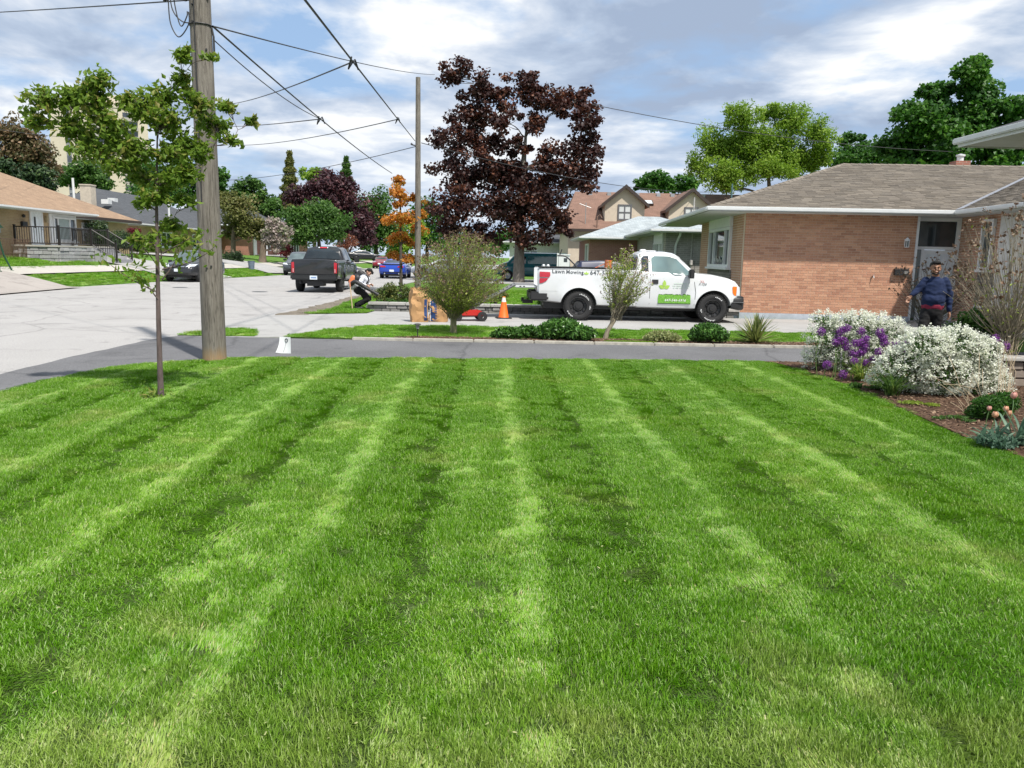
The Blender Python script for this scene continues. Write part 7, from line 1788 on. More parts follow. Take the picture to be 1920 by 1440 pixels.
# white flowering shrubs
PETAL_W = leaf_mat('white_petals_spray', (0.74, 0.77, 0.62), (0.87, 0.88, 0.82), (0.90, 0.90, 0.88), 0.45, tcol=(0.7, 0.75, 0.6))
def blossom_shrub(label, lobes, Y, n_plume, seed, n_leaf):
    b = pix(lobes[0][0], 700, Y); b.z = 0.02
    root = empty('white_flowering_shrub', b, 0, label, 'shrub', 'white flowering shrubs'); rr = random.Random(seed); k = Y / FPX
    tot = sum(l[2] * l[3] for l in lobes); PP, LL, st = [], [], MB()
    CC = []
    for (cx, cy, rx, ry) in lobes:
        c = pix(cx, cy, Y + rr.uniform(-0.2, 0.2)) - b; CC.append((c, rx * k, ry * k))
        st.tube(curve_pts((rr.gauss(0, 0.1), rr.gauss(0, 0.1), 0), c, 0.1, 4, cx), [0.015, 0.012, 0.01, 0.007, 0.004], 5)
        for _ in range(int(n_plume * rx * ry / tot)):
            d = Vector((rr.gauss(0, 1), rr.gauss(-0.35, 1), rr.gauss(0.45, 0.9))).normalized()
            q = Vector((c.x + d.x * rx * k, c.y + d.y * (rx + ry) * 0.5 * k, max(0.05, c.z + d.z * ry * k))) * 1.0
            ax = (d + Vector((rr.gauss(0, 0.3), rr.gauss(0, 0.3), 0.55))).normalized(); L_ = rr.uniform(0.05, 0.105)
            for j in range(22):
                t = rr.random(); w = 0.024 * (1 - 0.6 * t) + 0.004
                PP.append((q.x + ax.x * L_ * t + rr.gauss(0, w), q.y + ax.y * L_ * t + rr.gauss(0, w), q.z + ax.z * L_ * t + rr.gauss(0, w)))
            st.tube([q - ax * 0.12, q], 0.0025, 3, cap=False)
        for _ in range(int(n_leaf * rx * ry / tot)):
            d = Vector((rr.gauss(0, 1), rr.gauss(0, 1), rr.gauss(0.1, 1))).normalized() * rr.random() ** 0.45 * 0.95
            LL.append((c.x + d.x * rx * k, c.y + d.y * (rx + ry) * 0.5 * k, max(0.02, c.z + d.z * ry * k)))
    st.build('stems', STEM_D, root)
    link('foliage', leaves_mesh('foliage', np.array(LL), 0.05, 0.4, 0.3, LF_GREEN, seed=seed), parent=root)
    link('blossom', leaves_mesh('blossom', np.array(PP), 0.028, 0.85, 1.0, PETAL_W, seed=seed + 1), parent=root)
    return root
blossom_shrub('white flowering shrub farther back, with most purple balls standing before it', [(1555, 640, 40, 34), (1600, 615, 48, 26), (1650, 622, 42, 28), (1530, 672, 26, 20), (1585, 665, 44, 26), (1640, 660, 44, 28), (1690, 640, 30, 22), (1545, 605, 26, 16), (1610, 690, 40, 16)], 11.9, 640, 81, 4200)
blossom_shrub('larger white flowering shrub nearer the lawn, just below the man', [(1690, 690, 40, 34), (1735, 655, 46, 32), (1790, 650, 46, 32), (1835, 670, 36, 34), (1760, 700, 60, 34), (1820, 715, 44, 36), (1700, 735, 46, 20), (1760, 745, 50, 18), (1655, 715, 24, 14), (1860, 720, 26, 30)], 10.0, 900, 82, 6200)
# purple alliums
ALL_M = leaf_mat('allium_purple', (0.09, 0.018, 0.14), (0.23, 0.05, 0.31), (0.38, 0.13, 0.47), 0.25)
def allium(px, py, Y, label, r=0.070, group='purple allium balls'):
    c = pix(px, py, Y); rr = random.Random(int(px * 7 + py)); base = Vector((c.x + rr.gauss(0, 0.05), c.y + rr.gauss(0, 0.04), 0.02))
    root = empty('allium_flower', base, 0, label, 'flower', group); q = c - base
    s = MB(); s.tube(curve_pts((0, 0, 0), q, 0.02, 4, px), 0.0055, 5); s.build('stem', mat('allium_stem', (0.12, 0.19, 0.05), 0.6), root)
    r_ = np.random.default_rng(int(px)); d = r_.normal(0, 1, (210, 3)); d /= np.linalg.norm(d, axis=1, keepdims=True)
    P = np.array(q)[None] + d * (r * r_.uniform(0.55, 1.05, (210, 1)))
    link('bloom', leaves_mesh('bloom', P, r * 0.42, 0.42, 0.0, ALL_M, seed=int(px), outward=d * 1.2), parent=root)
    lf = MB()
solo = [(1540, 622, 11.2, 'single purple allium ball at the left shoulder of the rear white shrub'), (1615, 621, 11.4, 'purple allium ball standing alone above the main purple cluster, near its middle'), (1550, 684, 10.9, 'low purple allium ball near the lower left corner of the rear white shrub'), (1581, 702, 10.8, 'lowest purple allium ball, right beside the yellowish grassy clump'), (1681, 645, 10.6, 'left one of two purple allium balls between both white shrubs'), (1701, 645, 10.6, 'right one of two purple allium balls between both white shrubs'), (1695, 661, 10.5, 'small purple allium ball right under the pair between both white shrubs'), (1866, 636, 10.2, 'topmost purple allium ball at the right end of the nearer white shrub'), (1862, 669, 9.9, 'purple allium ball lowest at the right end of the nearer white shrub'), (1884, 650, 10.2, 'rightmost purple allium ball, beside the tall twiggy shrub'), (1647, 660, 10.8, 'purple allium ball just under the right hand upright trio')]
for a in solo: allium(*a)
for args in [
    (1587, 616, 11.1, 'topmost purple allium ball of the left cluster before the rear white shrub', 0.073),
    (1576, 621, 11.1, 'purple allium ball just left of the topmost one in the left cluster', 0.073),
    (1572, 635, 11.1, 'purple allium ball at mid height in the left cluster', 0.073),
    (1582, 640, 11.1, 'purple allium ball at the right side of the left cluster, above its lowest one', 0.073),
    (1567, 642, 11.1, 'leftmost purple allium ball of the left cluster', 0.073),
    (1587, 651, 11.1, 'lowest purple allium ball of the left cluster before the rear white shrub', 0.073),
    (1605, 644, 11.0, 'upper left purple allium ball of the middle cluster', 0.073),
    (1615, 643, 11.0, 'purple allium ball between the two uppermost ones of the middle cluster', 0.073),
    (1623, 636, 11.0, 'topmost purple allium ball of the middle cluster', 0.073),
    (1622, 650, 11.0, 'rightmost purple allium ball of the middle cluster', 0.073),
    (1612, 662, 11.0, 'lowest purple allium ball at the centre of the middle cluster', 0.073),
    (1600, 663, 11.0, 'lower left purple allium ball of the middle cluster', 0.073),
    (1619, 658, 11.0, 'lower right purple allium ball of the middle cluster', 0.073),
    (1601, 677, 10.9, 'left ball of the loose low row of three under the middle purple cluster', 0.062),
    (1624, 681, 10.9, 'lowest, central ball of the loose row of three under the middle purple cluster', 0.062),
    (1637, 674, 10.9, 'right ball of the loose low row of three under the middle purple cluster', 0.062),
    (1650, 624, 10.9, 'topmost ball of the upright purple trio right of the middle cluster', 0.073),
    (1655, 633, 10.9, 'middle ball of the upright purple trio right of the middle cluster', 0.073),
    (1658, 643, 10.9, 'lowest ball of the upright purple trio right of the middle cluster', 0.073),
]: allium(*args)
# tulips, their leaves and dry stalks at the near end of the bed
TUL = mat('peach_petals', (0.62, 0.33, 0.20), 0.5, 0.25, 20); TUL_P = mat('pink_petals', (0.66, 0.33, 0.27), 0.5, 0.2, 20)
def tulip(px, py, Y, label, m=TUL, r=0.028):
    c = pix(px, py, Y); base = Vector((c.x + random.uniform(-.05, .05), c.y + random.uniform(-.03, .05), 0.02)); root = empty('tulip_flower', base, 0, label, 'flower', 'peach tulips'); q = c - base
    s = MB(); s.tube(curve_pts((0, 0, 0), q - Vector((0, 0, r)), 0.03, 4, px), 0.0045, 5); s.build('stem', mat('tulip_stem', (0.14, 0.24, 0.09), 0.5), root)
    b = MB()
    for j in range(6):
        a = j * 1.047 + 0.2; M_ = Matrix.Translation(q) @ Matrix.Rotation(a, 4, 'Z')
        rows_ = [(0.0, 0.004, -1.1), (0.75, 0.5, -0.6), (1.0, 0.62, 0.1), (0.85, 0.45, 0.8), (0.65, 0.06, 1.25)]
        vs = []
        for (o_, w_, z_) in rows_:
            rj = r * o_ * (1.05 if j % 2 else 0.95)
            vs += [M_ @ Vector((rj * 0.85, -r * w_, r * z_)), M_ @ Vector((rj, 0, r * z_)), M_ @ Vector((rj * 0.85, r * w_, r * z_))]
        b.add(vs, [f for i in range(4) for f in ((i * 3, i * 3 + 1, i * 3 + 4, i * 3 + 3), (i * 3 + 1, i * 3 + 2, i * 3 + 5, i * 3 + 4))])
    b.build('bloom', m, root, smooth=True)
tulip(1901, 742, 7.7, 'topmost pinkish tulip beside the right edge', TUL_P, 0.032); tulip(1855, 766, 7.6, 'small half open tulip left of the others', TUL_P, 0.022); tulip(1866, 778, 7.4, 'peach tulip lowest of the group, above the broad leaves', TUL, 0.03); tulip(1886, 767, 7.5, 'upper one of two touching peach tulips', TUL, 0.026); tulip(1892, 775, 7.5, 'lower one of two touching peach tulips', TUL, 0.026)
for i, (x, y, Y, n, L_, lab) in enumerate([(1868, 815, 7.15, 26, 0.26, 'broad blue green tulip leaves below the lowest peach tulip'), (1905, 812, 7.2, 30, 0.36, 'broad blue green tulip leaves at the right edge'), (1835, 812, 7.5, 14, 0.24, 'arching blue green leaves at the left end of the tulips')]):
    b = gnd(x, y + 22, 0.02); strap_plant(b, n, L_, 0.038, LF_BLUE, lab, 90 + i, name='tulip_leaves', lean=1.0, stiff=0.6, group='tulip leaf clumps')
gshrub('low speckled leaves with a pale flower in the bed corner', [(1880, 830, 30, 14), (1905, 838, 22, 12), (1845, 825, 16, 9)], 6.95, LF_BLUE, 700, 0.05, 67, aspect=0.6)
dry = MB(); rr = random.Random(77)
for _ in range(22):
    p = pix(rr.uniform(1800, 1850), rr.uniform(720, 790), rr.uniform(8.4, 9.0)); d = Vector((rr.gauss(-0.35, 0.25), rr.gauss(0, 0.2), rr.uniform(0.1, 0.9))).normalized() * rr.uniform(0.2, 0.42)
    dry.tube([p, p + d * 0.5 + Vector((0, 0, 0.02)), p + d], 0.003, 3, cap=False)
tag(dry.build('dry_stalks', mat('straw', (0.45, 0.36, 0.24), 0.9), kind='stuff'), 'dry straw coloured stalks lying against the white shrub')
tall = MB()
for _ in range(14):
    p = pix(rr.uniform(1865, 1900), 760, rr.uniform(9.2, 9.8)); p.z = 0.02; tall.tube([p, p + Vector((rr.gauss(0, .04), rr.gauss(0, .04), 0.4)), p + Vector((rr.gauss(0, .08), rr.gauss(0, .05), rr.uniform(0.6, 0.8)))], [0.004, 0.003, 0.002], 3, cap=False)
tag(tall.build('dry_stalks', MATS['straw'], kind='stuff'), 'upright dry stalks right of the nearer white shrub')
# mulch chips and fallen leaves
def chips(name, poly, n, smin, smax, m, z, seed, label):
    r = np.random.default_rng(seed); P = np.array(poly); x0, y0 = P.min(0); x1, y1 = P.max(0)
    Q = np.stack([r.uniform(x0, x1, n * 3), r.uniform(y0, y1, n * 3)], 1); Q = Q[in_poly(Q, poly)][:n]; n = len(Q)
    a = r.uniform(0, 6.28, n); l = r.uniform(smin, smax, n); w = l * r.uniform(0.25, 0.6, n); t = r.normal(0, 0.35, n)
    ux, uy = np.cos(a), np.sin(a); V = np.zeros((n, 5, 3), np.float32)
    zc = z + r.uniform(0.002, 0.014, n)
    for k, (su, sv) in enumerate(((-1, -1), (1, -1), (1, 1), (-1, 1))):
        V[:, k] = np.stack([Q[:, 0] + ux * l * su / 2 - uy * w * sv / 2, Q[:, 1] + uy * l * su / 2 + ux * w * sv / 2, zc + t * l * su * 0.4], 1)
    V[:, 4] = np.stack([Q[:, 0], Q[:, 1], zc + w * 0.35], 1)
    b = (np.arange(n) * 5)[:, None]
    me = np_mesh(name, V.reshape(-1, 3), b + np.array([[0, 1, 4]]), vattr=np.repeat(r.uniform(0, 1, n), 5))
    me2 = np_mesh(name, V.reshape(-1, 3), np.concatenate([b + np.array([[i, (i + 1) % 4, 4]]) for i in range(4)]), vattr=np.repeat(r.uniform(0, 1, n), 5)); bpy.data.meshes.remove(me)
    me2.materials.append(m); return tag(link(name, me2, kind='stuff'), label)
CHIP = leaf_mat('bark_chips', (0.045, 0.026, 0.018), (0.16, 0.095, 0.06), (0.34, 0.24, 0.16), 0.0, 0.9)
chips('mulch_chips', bed, 16000, 0.015, 0.05, CHIP, 0.022, 5, 'brown bark chips covering the flower bed')
chips('mulch_chips', [(-2.3, 15.34), (7.6, 15.34), (7.6, 16.1), (2.2, 16.1), (-1.6, 15.9)], 4200, 0.015, 0.05, CHIP, 0.03, 6, 'brown bark chips along the kerb of the dark drive')
chips('grass_clippings', [(-5.6, 2), (4.7, 2), (4.7, 12.7), (-4, 12.2), (-5.5, 10.5)], 4500, 0.007, 0.018, leaf_mat('clippings', (0.12, 0.2, 0.04), (0.25, 0.33, 0.09), (0.42, 0.40, 0.2), 0.2), 0.035, 8, 'loose grass clippings on the lawn')
# low stone edging beyond the bed at the right edge of the view
se = empty('stone_planter', (0, 0, 0), 0, 'low brownish stone wall behind the white shrub at the right edge', 'garden wall')
PLM = piece_mat('planter_stone', [(0.20, 0.155, 0.12), (0.28, 0.23, 0.185), (0.24, 0.20, 0.17), (0.33, 0.285, 0.24)], 0.9, 18, 0.6)
for row in range(3):
    x = 7.15 - 0.12 * (row % 2)
    while x < 9.4:
        w = random.uniform(0.26, 0.42); MB().box(x, x + w - 0.012, 10.62 + random.uniform(-0.012, 0.012), 10.9, 0.02 + row * 0.12, 0.13 + row * 0.12).build('stone', PLM, se, bevel=0.012); x += w
x = 7.1
while x < 9.4: MB().box(x, x + 0.49, 10.57, 10.95, 0.385, 0.43).build('capstone', CPS, se, bevel=0.01); x += 0.5
# ------------------------------------------------------------------ things lying about
def crumple(me, amp, freq, seed, keep_bottom=True):
    from mathutils import noise as mn
    for v in me.vertices:
        n = mn.noise_vector(Vector(v.co) * freq + Vector((seed, seed * 2, 0)))
        k = 1.0 if not keep_bottom else min(1, v.co.z / 0.1)
        v.co += n * amp * k
KRAFT = mat('kraft_paper', (0.44, 0.255, 0.115), 0.85, 0.12, 5, bmp=0.35)
BAG_BLUE = mat('bag_print_blue', (0.015, 0.05, 0.16), 0.7)
def paper_bag(x, y, rz, h, label, seed):
    root = empty('paper_yard_bag', (x, y, 0.005), rz, label, 'paper bag', 'paper yard bags on the pale drive')
    bm = bmesh.new(); bmesh.ops.create_cube(bm, size=1)
    bmesh.ops.subdivide_edges(bm, edges=bm.edges[:], cuts=11, use_grid_fill=True)
    W, D = 0.41, 0.31
    for v in bm.verts:
        t = v.co.z + 0.5
        pin = 1 - 0.10 * max(0, t - 0.75) / 0.25; bul = 1 + 0.06 * math.sin(math.pi * t)
        v.co.x *= W * bul * (1 + 0.02 * math.sin(t * 9 + seed)); v.co.y *= D * bul * pin * (1 - 0.35 * max(0, t - 0.8) / 0.2); v.co.z = t * h
    # open mouth with a ragged rim
    bmesh.ops.delete(bm, geom=[f for f in bm.faces if f.calc_center_median().z > h - 0.001], context='FACES')
    me = bpy.data.meshes.new('bag'); bm.to_mesh(me); bm.free(); crumple(me, 0.06, 5, seed); crumple(me, 0.03, 13, seed + 3)
    for v in me.vertices:
        if v.co.z > h * 0.93: v.co.z += random.uniform(-0.06, 0.03)
    for p in me.polygons: p.use_smooth = True
    me.set_sharp_from_angle(angle=R(16))
    o = link('bag', me, KRAFT, root)
    bvh = BVHTree.FromPolygons([tuple(v.co) for v in me.vertices], [tuple(p.vertices) for p in me.polygons])
    def stick(name, quads, m, off):
        mb = MB()
        for (ax, u0, u1, z0, z1) in quads:
            n = 8; vs = []
            for j in range(n + 1):
                for u in (u0, u1):
                    z = z0 + (z1 - z0) * j / n
                    if ax == 'y': og, d = Vector((u, -2, z)), Vector((0, 1, 0))
                    else: og, d = Vector((2, u, z)), Vector((-1, 0, 0))
                    hit = bvh.ray_cast(og, d)[0] or og + d * 1.85
                    vs.append(hit - d * off)
            mb.add(vs, [(2 * j, 2 * j + 1, 2 * j + 3, 2 * j + 2) for j in range(n)])
        return mb.build(name, m, root)
    return root, stick, h
b1, st1, h1 = paper_bag(-1.86, 19.75, R(14), 0.86, 'taller crumpled brown paper yard bag, left of the two', 3)
st1('printed_panel', [('x', -0.13, 0.12, 0.05, 0.60)], BAG_BLUE, 0.006); st1('printed_panel', [('y', 0.10, 0.17, 0.04, 0.58)], BAG_BLUE, 0.006)
b2, st2, h2 = paper_bag(-1.36, 19.9, R(-6), 0.70, 'lower crumpled brown paper yard bag with a navy printed strip, right of the two', 8)
pn = st2('printed_panel', [('y', -0.19, -0.07, 0.02, 0.58)], BAG_BLUE, 0.006)
st2('printed_stripe', [('y', -0.205, -0.19, 0.02, 0.58)], WHITE_PT, 0.007)
rr = random.Random(3)
st2('bag_print', [('y', -0.075 - rr.uniform(0, 0.02), -0.035 + rr.uniform(0, 0.012), 0.08 + k * 0.045, 0.08 + k * 0.045 + rr.uniform(0.014, 0.026)) for k in range(10)], BAG_BLUE, 0.008)
# traffic cone
cb_ = gnd(944, 597); tc_ = empty('traffic_cone', cb_, R(8), 'orange traffic cone with a white collar behind the white pickup', 'traffic cone')
ORANGE = mat('cone_orange', (0.90, 0.15, 0.015), 0.5, 0.08, 6)
mb = MB(); mb.lathe([(0.15, 0.035), (0.14, 0.05), (0.0665, 0.46), (0.0665, 0.46)], 24); mb.lathe([(0.042, 0.577), (0.038, 0.60), (0.03, 0.605), (0.0, 0.606)], 24); mb.build('cone', ORANGE, tc_, smooth=True)
mb = MB(); mb.lathe([(0.067, 0.458), (0.042, 0.579)], 24); mb.build('reflective_collar', mat('collar_white', (0.78, 0.72, 0.68), 0.4), tc_, smooth=True)
one_box('base', BLACK_PL, tc_, -0.21, 0.21, -0.21, 0.21, 0.0, 0.034, bevel=0.012)
# red mower half behind the bush
mw = empty('lawn_mower', gnd(878, 601), R(10), 'small red lawn mower half hidden behind the round twiggy bush', 'lawn mower')
MR = paint('mower_red', (0.50, 0.022, 0.02))
mb = MB(); mb.prism([(-0.40, 0.13), (0.36, 0.13), (0.40, 0.20), (0.30, 0.29), (-0.22, 0.31), (-0.40, 0.26)], 'y', -0.25, 0.25); mb.build('deck', MR, mw, bevel=0.03)
mb = MB(); mb.lathe([(0.15, 0.30), (0.155, 0.38), (0.14, 0.46), (0.10, 0.47)], 14); mb.build('engine', BLACK_PL, mw)
mb = MB(); mb.lathe([(0.12, 0.47), (0.12, 0.52), (0.06, 0.545), (0.0, 0.55)], 14); mb.build('engine_cover', mat('cover_white', (0.6, 0.6, 0.6), 0.4), mw, smooth=True)
wm = MB(); Mx = Matrix.Rotation(R(90), 4, 'X'); wm.lathe([(0.05, -0.03), (0.12, -0.03), (0.13, -0.02), (0.13, 0.02), (0.12, 0.03), (0.05, 0.03)], 18, Mx); wheel_me = wm.mesh('wheel', True); wheel_me.materials.append(RUBBER)
for x_ in (-0.33, 0.33):
    for y_ in (-0.29, 0.29): o = link('wheel', wheel_me, parent=mw); o.location = (x_, y_, 0.13)
mb = MB()
for y_ in (-0.22, 0.22): mb.tube([(-0.36, y_, 0.28), (-0.62, y_, 0.62), (-0.85, y_, 0.92)], 0.013, 6)
mb.tube([(-0.85, -0.22, 0.92), (-0.85, 0.22, 0.92)], 0.014, 6); mb.build('handle', BLACK_PL, mw)
# marker stake, small lawn sign, lamps, bin
sb = gnd(661, 582); mk = empty('marker_stake', sb, 0, 'thin pale stake stuck in the grass beside the man with the blower', 'stake')
mb = MB(); mb.tube([(0, 0, 0), (-0.06, 0, 0.72)], 0.016, 6); mb.build('stake', mat('stake_wood', (0.62, 0.46, 0.30), 0.7), mk); mb = MB(); mb.tube([(-0.06, 0, 0.70), (-0.075, 0, 0.86)], 0.019, 6); mb.build('painted_tip', mat('stake_tip', (0.62, 0.22, 0.12), 0.6), mk)
sg0 = gnd(534, 663); ls = empty('lawn_sign', sg0, R(-6), 'small bent white lawn sign with a black loop mark at the drive edge', 'lawn sign')
vs = []; fs = []; nx, nz_ = 8, 8
def sheet_pt(u, w, off=0.0):
    z = 0.02 + w * 0.26; left = -0.085 - 0.055 * (1 - w) ** 2.2; x = left + (0.105 - left) * u
    return (x, -0.05 * (1 - w) ** 2 * (1 - u) + 0.02 * math.sin(u * 3.0) - off, z - 0.035 * u * (1 - w))
for j in range(nz_ + 1):
    for i in range(nx + 1): vs.append(sheet_pt(i / nx, j / nz_))
for j in range(nz_):
    for i in range(nx): q = j * (nx + 1) + i; fs.append((q, q + 1, q + nx + 2, q + nx + 1))
mb = MB(); mb.add(vs, fs); mb.build('sheet', mat('sign_white', (0.74, 0.77, 0.77), 0.5, 0.03), ls, smooth=True)
mb = MB(); cu, cw = 0.60, 0.80
mb.tube([Vector(sheet_pt(cu + 0.115 * math.cos(a), cw + 0.10 * math.sin(a), 0.006)) for a in np.linspace(0, 6.28, 17)], 0.006, 4)
mb.build('loop_mark', INK, ls); mb = MB(); mb.tube([Vector(sheet_pt(0.56 - 0.10 * t, 0.70 - 0.62 * t, 0.005)) for t in np.linspace(0, 1, 6)], 0.0045, 4); mb.build('line_mark', mat('faded_ink', (0.35, 0.37, 0.38), 0.6), ls)
mb = MB(); mb.tube([(-0.05, 0.03, 0), (-0.05, 0.03, 0.2)], 0.004, 4); mb.tube([(0.06, 0.03, 0), (0.06, 0.03, 0.2)], 0.004, 4); mb.build('wire_legs', GALV, ls)
for (px, py, Y, h_, lab) in ((783, 628, 15.75, 0.28, 'small black garden lamp left of the round twiggy bush'), (1106, 630, 15.62, 0.24, 'small grey garden lamp at the right end of the large leafy mound'), (1361, 640, 15.6, 0.26, 'small dark garden lamp between the dark clump and the yucca')):
    b = pix(px, py, Y); b.z = 0.03; gl = empty('garden_lamp', b, 0, lab, 'garden lamp', 'garden lamps along the kerb')
    mb = MB(); mb.tube([(0, 0, 0), (0, 0, h_ * 0.6)], 0.012, 6); mb.build('stem', BLACK_PL, gl); mb = MB(); mb.lathe([(0.03, h_ * 0.6), (0.045, h_ * 0.9)], 8); mb.build('lens', mat('lamp_lens', (0.3, 0.32, 0.32), 0.2), gl); mb = MB(); mb.lathe([(0.075, h_ * 0.9), (0.06, h_ * 0.97), (0.0, h_)], 10); mb.build('cap', BLACK_PL, gl)
bn = gnd(472, 516); bn.z = float(H(bn.x, bn.y)); bi = empty('refuse_bin', bn, 0, 'small grey blue plastic bin standing on the far kerb', 'bin')
mb = MB(); mb.lathe([(0.0, 0.01), (0.19, 0.01), (0.235, 0.58), (0.25, 0.585), (0.25, 0.62), (0.225, 0.62), (0.18, 0.05), (0, 0.05)], 18); mb.build('tub', mat('bin_plastic', (0.13, 0.165, 0.23), 0.6), bi, smooth=True)
for a in (0.3, 3.4): mb = MB(); mb.box(0.235, 0.275, -0.05, 0.05, 0.5, 0.55, Matrix.Rotation(a, 4, 'Z')); mb.build('handle', mat('bin_handle', (0.08, 0.1, 0.14), 0.6), bi)
ys = pix(1056, 500, 40.0); ys.z = 0; yo = empty('yard_sign', ys, R(-8), 'white sign board hanging from a post beyond the pickup bed', 'sign')
mb = MB(); mb.box(-0.33, -0.26, -0.035, 0.035, 0, 1.95); mb.box(-0.33, 0.35, -0.03, 0.03, 1.84, 1.90); mb.build('post', WHITE_PT, yo)
one_box('board', WHITE_PT, yo, -0.24, 0.32, -0.012, 0.012, 1.05, 1.76); one_box('board_mark', INK, yo, 0.02, 0.20, -0.018, -0.013, 1.50, 1.70)
one_box('board_rider', mat('rider_grey', (0.55, 0.56, 0.56), 0.6), yo, -0.24, 0.32, -0.012, 0.012, 1.772, 1.832)
sw = pix(2, 500, 33.5); sw.z = float(H(sw.x, 33.5)) - 0.03; so_ = empty('garden_swing', sw, R(10), 'green metal frame of a garden swing at the left edge', 'garden swing')
GSW = mat('swing_green', (0.01, 0.07, 0.035), 0.4)
mb = MB(); mb.tube([(0.18, -0.6, 0.02), (0.02, -0.3, 0.7), (-0.1, 0, 1.9)], 0.035, 6); mb.tube([(0.18, 0.6, 0.02), (0.02, 0.3, 0.7), (-0.1, 0, 1.9)], 0.035, 6); mb.tube([(-0.5, -0.6, 0.03), (0.25, -0.6, 0.03)], 0.03, 6); mb.tube([(-0.5, 0.6, 0.03), (0.25, 0.6, 0.03)], 0.03, 6)
mb.tube([(-0.1, 0, 1.9), (-1.8, 0, 1.9)], 0.035, 6); mb.build('frame', GSW, so_)
mb = MB(); mb.box(-1.6, -0.35, -0.25, 0.25, 0.45, 0.5); mb.box(-1.6, -0.35, 0.22, 0.27, 0.5, 1.0); mb.build('seat', GSW, so_); mb = MB(); mb.prism([(-0.7, 1.85), (0.7, 1.85), (0, 2.15)], 'x', -1.9, -0.05); mb.build('canopy', GSW, so_)
# ------------------------------------------------------------------ people
def blob(segs, balls, voxel, name, smooth_it=6):
    """tapered limbs and ellipsoids fused into one continuous skin"""
    mb = MB()
    for (p, q, r0, r1, flat) in segs:
        p, q = Vector(p), Vector(q); d = (q - p); L_ = d.length; d.normalize(); pts, rad = [], []
        for a in (-1.0, -0.85, -0.5): pts.append(p + d * r0 * a * 0.9); rad.append(max(0.0005, r0 * math.sqrt(max(0, 1 - a * a))))
        for t in (0, 0.33, 0.66, 1): pts.append(p.lerp(q, t)); rad.append(r0 + (r1 - r0) * t)
        for a in (0.5, 0.85, 1.0): pts.append(q + d * r1 * a * 0.9); rad.append(max(0.0005, r1 * math.sqrt(max(0, 1 - a * a))))
        mb.tube(pts, rad, 14, flat=flat)
    for (c, s) in balls:
        M_ = Matrix.Translation(c) @ Matrix.Diagonal((*s, 1)); mb.lathe([(max(0.001, math.sin(math.pi * i / 10)), -math.cos(math.pi * i / 10)) for i in range(11)], 14, M_)
    me = mb.mesh(name)
    bm = bmesh.new(); bm.from_mesh(me); bmesh.ops.holes_fill(bm, edges=[e for e in bm.edges if e.is_boundary], sides=0); bmesh.ops.recalc_face_normals(bm, faces=bm.faces); bm.to_mesh(me); bm.free()
    o = bpy.data.objects.new('tmp', me); col.objects.link(o)
    md = o.modifiers.new('v', 'REMESH'); md.mode = 'VOXEL'; md.voxel_size = voxel; md.use_smooth_shade = True
    ms = o.modifiers.new('s', 'SMOOTH'); ms.factor = 0.5; ms.iterations = smooth_it
    dg = bpy.context.evaluated_depsgraph_get(); dg.update()
    out = bpy.data.meshes.new_from_object(o.evaluated_get(dg)); bpy.data.objects.remove(o)
    out.name = name
    for p in out.polygons: p.use_smooth = True
    return out
def hand(wrist, dirv, palm_n, thumb_side, curl=0.5, s=1.0):
    """palm and five fingers; returns segments and balls"""
    d = Vector(dirv).normalized(); n = Vector(palm_n); n = (n - d * n.dot(d)).normalized(); sd = d.cross(n) * thumb_side
    w = Vector(wrist); segs = [(w, w + d * 0.075 * s, 0.024 * s, 0.030 * s, 0.9)]
    balls = [(w + d * 0.05 * s, (0.032 * s,) * 3)]
    for k, (off, ln) in enumerate(((0.030, 0.070), (0.010, 0.080), (-0.010, 0.074), (-0.028, 0.058))):
        b = w + d * 0.085 * s + sd * off * s; a = curl * (0.8 + 0.12 * k); d1 = (d * math.cos(a * 0.6) + n * math.sin(a * 0.6)).normalized(); d2 = (d * math.cos(a * 1.7) + n * math.sin(a * 1.7)).normalized()
        m_ = b + d1 * ln * 0.52 * s; segs += [(b, m_, 0.0095 * s, 0.0088 * s, 1.0), (m_, m_ + d2 * ln * 0.48 * s, 0.0088 * s, 0.007 * s, 1.0)]
    t0 = w + d * 0.03 * s + sd * 0.026 * s; t1 = t0 + (d * 0.6 + sd * 0.8 + n * 0.2).normalized() * 0.036 * s; segs += [(t0, t1, 0.012 * s, 0.010 * s, 1.0), (t1, t1 + (d * 0.9 + sd * 0.25 + n * 0.3).normalized() * 0.03 * s, 0.010 * s, 0.0075 * s, 1.0)]
    return segs, balls
def head(c, fwd, s=1.0, up=(0, 0, 1)):
    """skull, jaw, nose, brow and ears about head centre c, facing fwd"""
    f = Vector(fwd).normalized(); u = Vector(up); u = (u - f * f.dot(u)).normalized(); r_ = f.cross(u); c = Vector(c)
    P = lambda a, b, h: c + (r_ * a + f * b + u * h) * s
    segs = [(P(0, -0.012, 0.035), P(0, 0.018, -0.055), 0.083 * s, 0.056 * s, 1.0), (P(0, 0.085, 0.005), P(0, 0.104, -0.022), 0.009 * s, 0.014 * s, 1.0), (P(-0.035, 0.075, 0.022), P(0.035, 0.075, 0.022), 0.014 * s, 0.014 * s, 1.0), (P(-0.018, 0.076, -0.06), P(0.018, 0.076, -0.06), 0.011 * s, 0.011 * s, 1.0), (P(0, 0.055, -0.095), P(0, 0.066, -0.09), 0.026 * s, 0.022 * s, 1.0)]
    balls = [(P(-0.082, -0.01, -0.01), (0.012 * s, 0.02 * s, 0.03 * s)), (P(0.082, -0.01, -0.01), (0.012 * s, 0.02 * s, 0.03 * s)), (P(-0.045, 0.06, -0.03), (0.026 * s, 0.024 * s, 0.026 * s)), (P(0.045, 0.06, -0.03), (0.026 * s, 0.024 * s, 0.026 * s))]
    return segs, balls, P
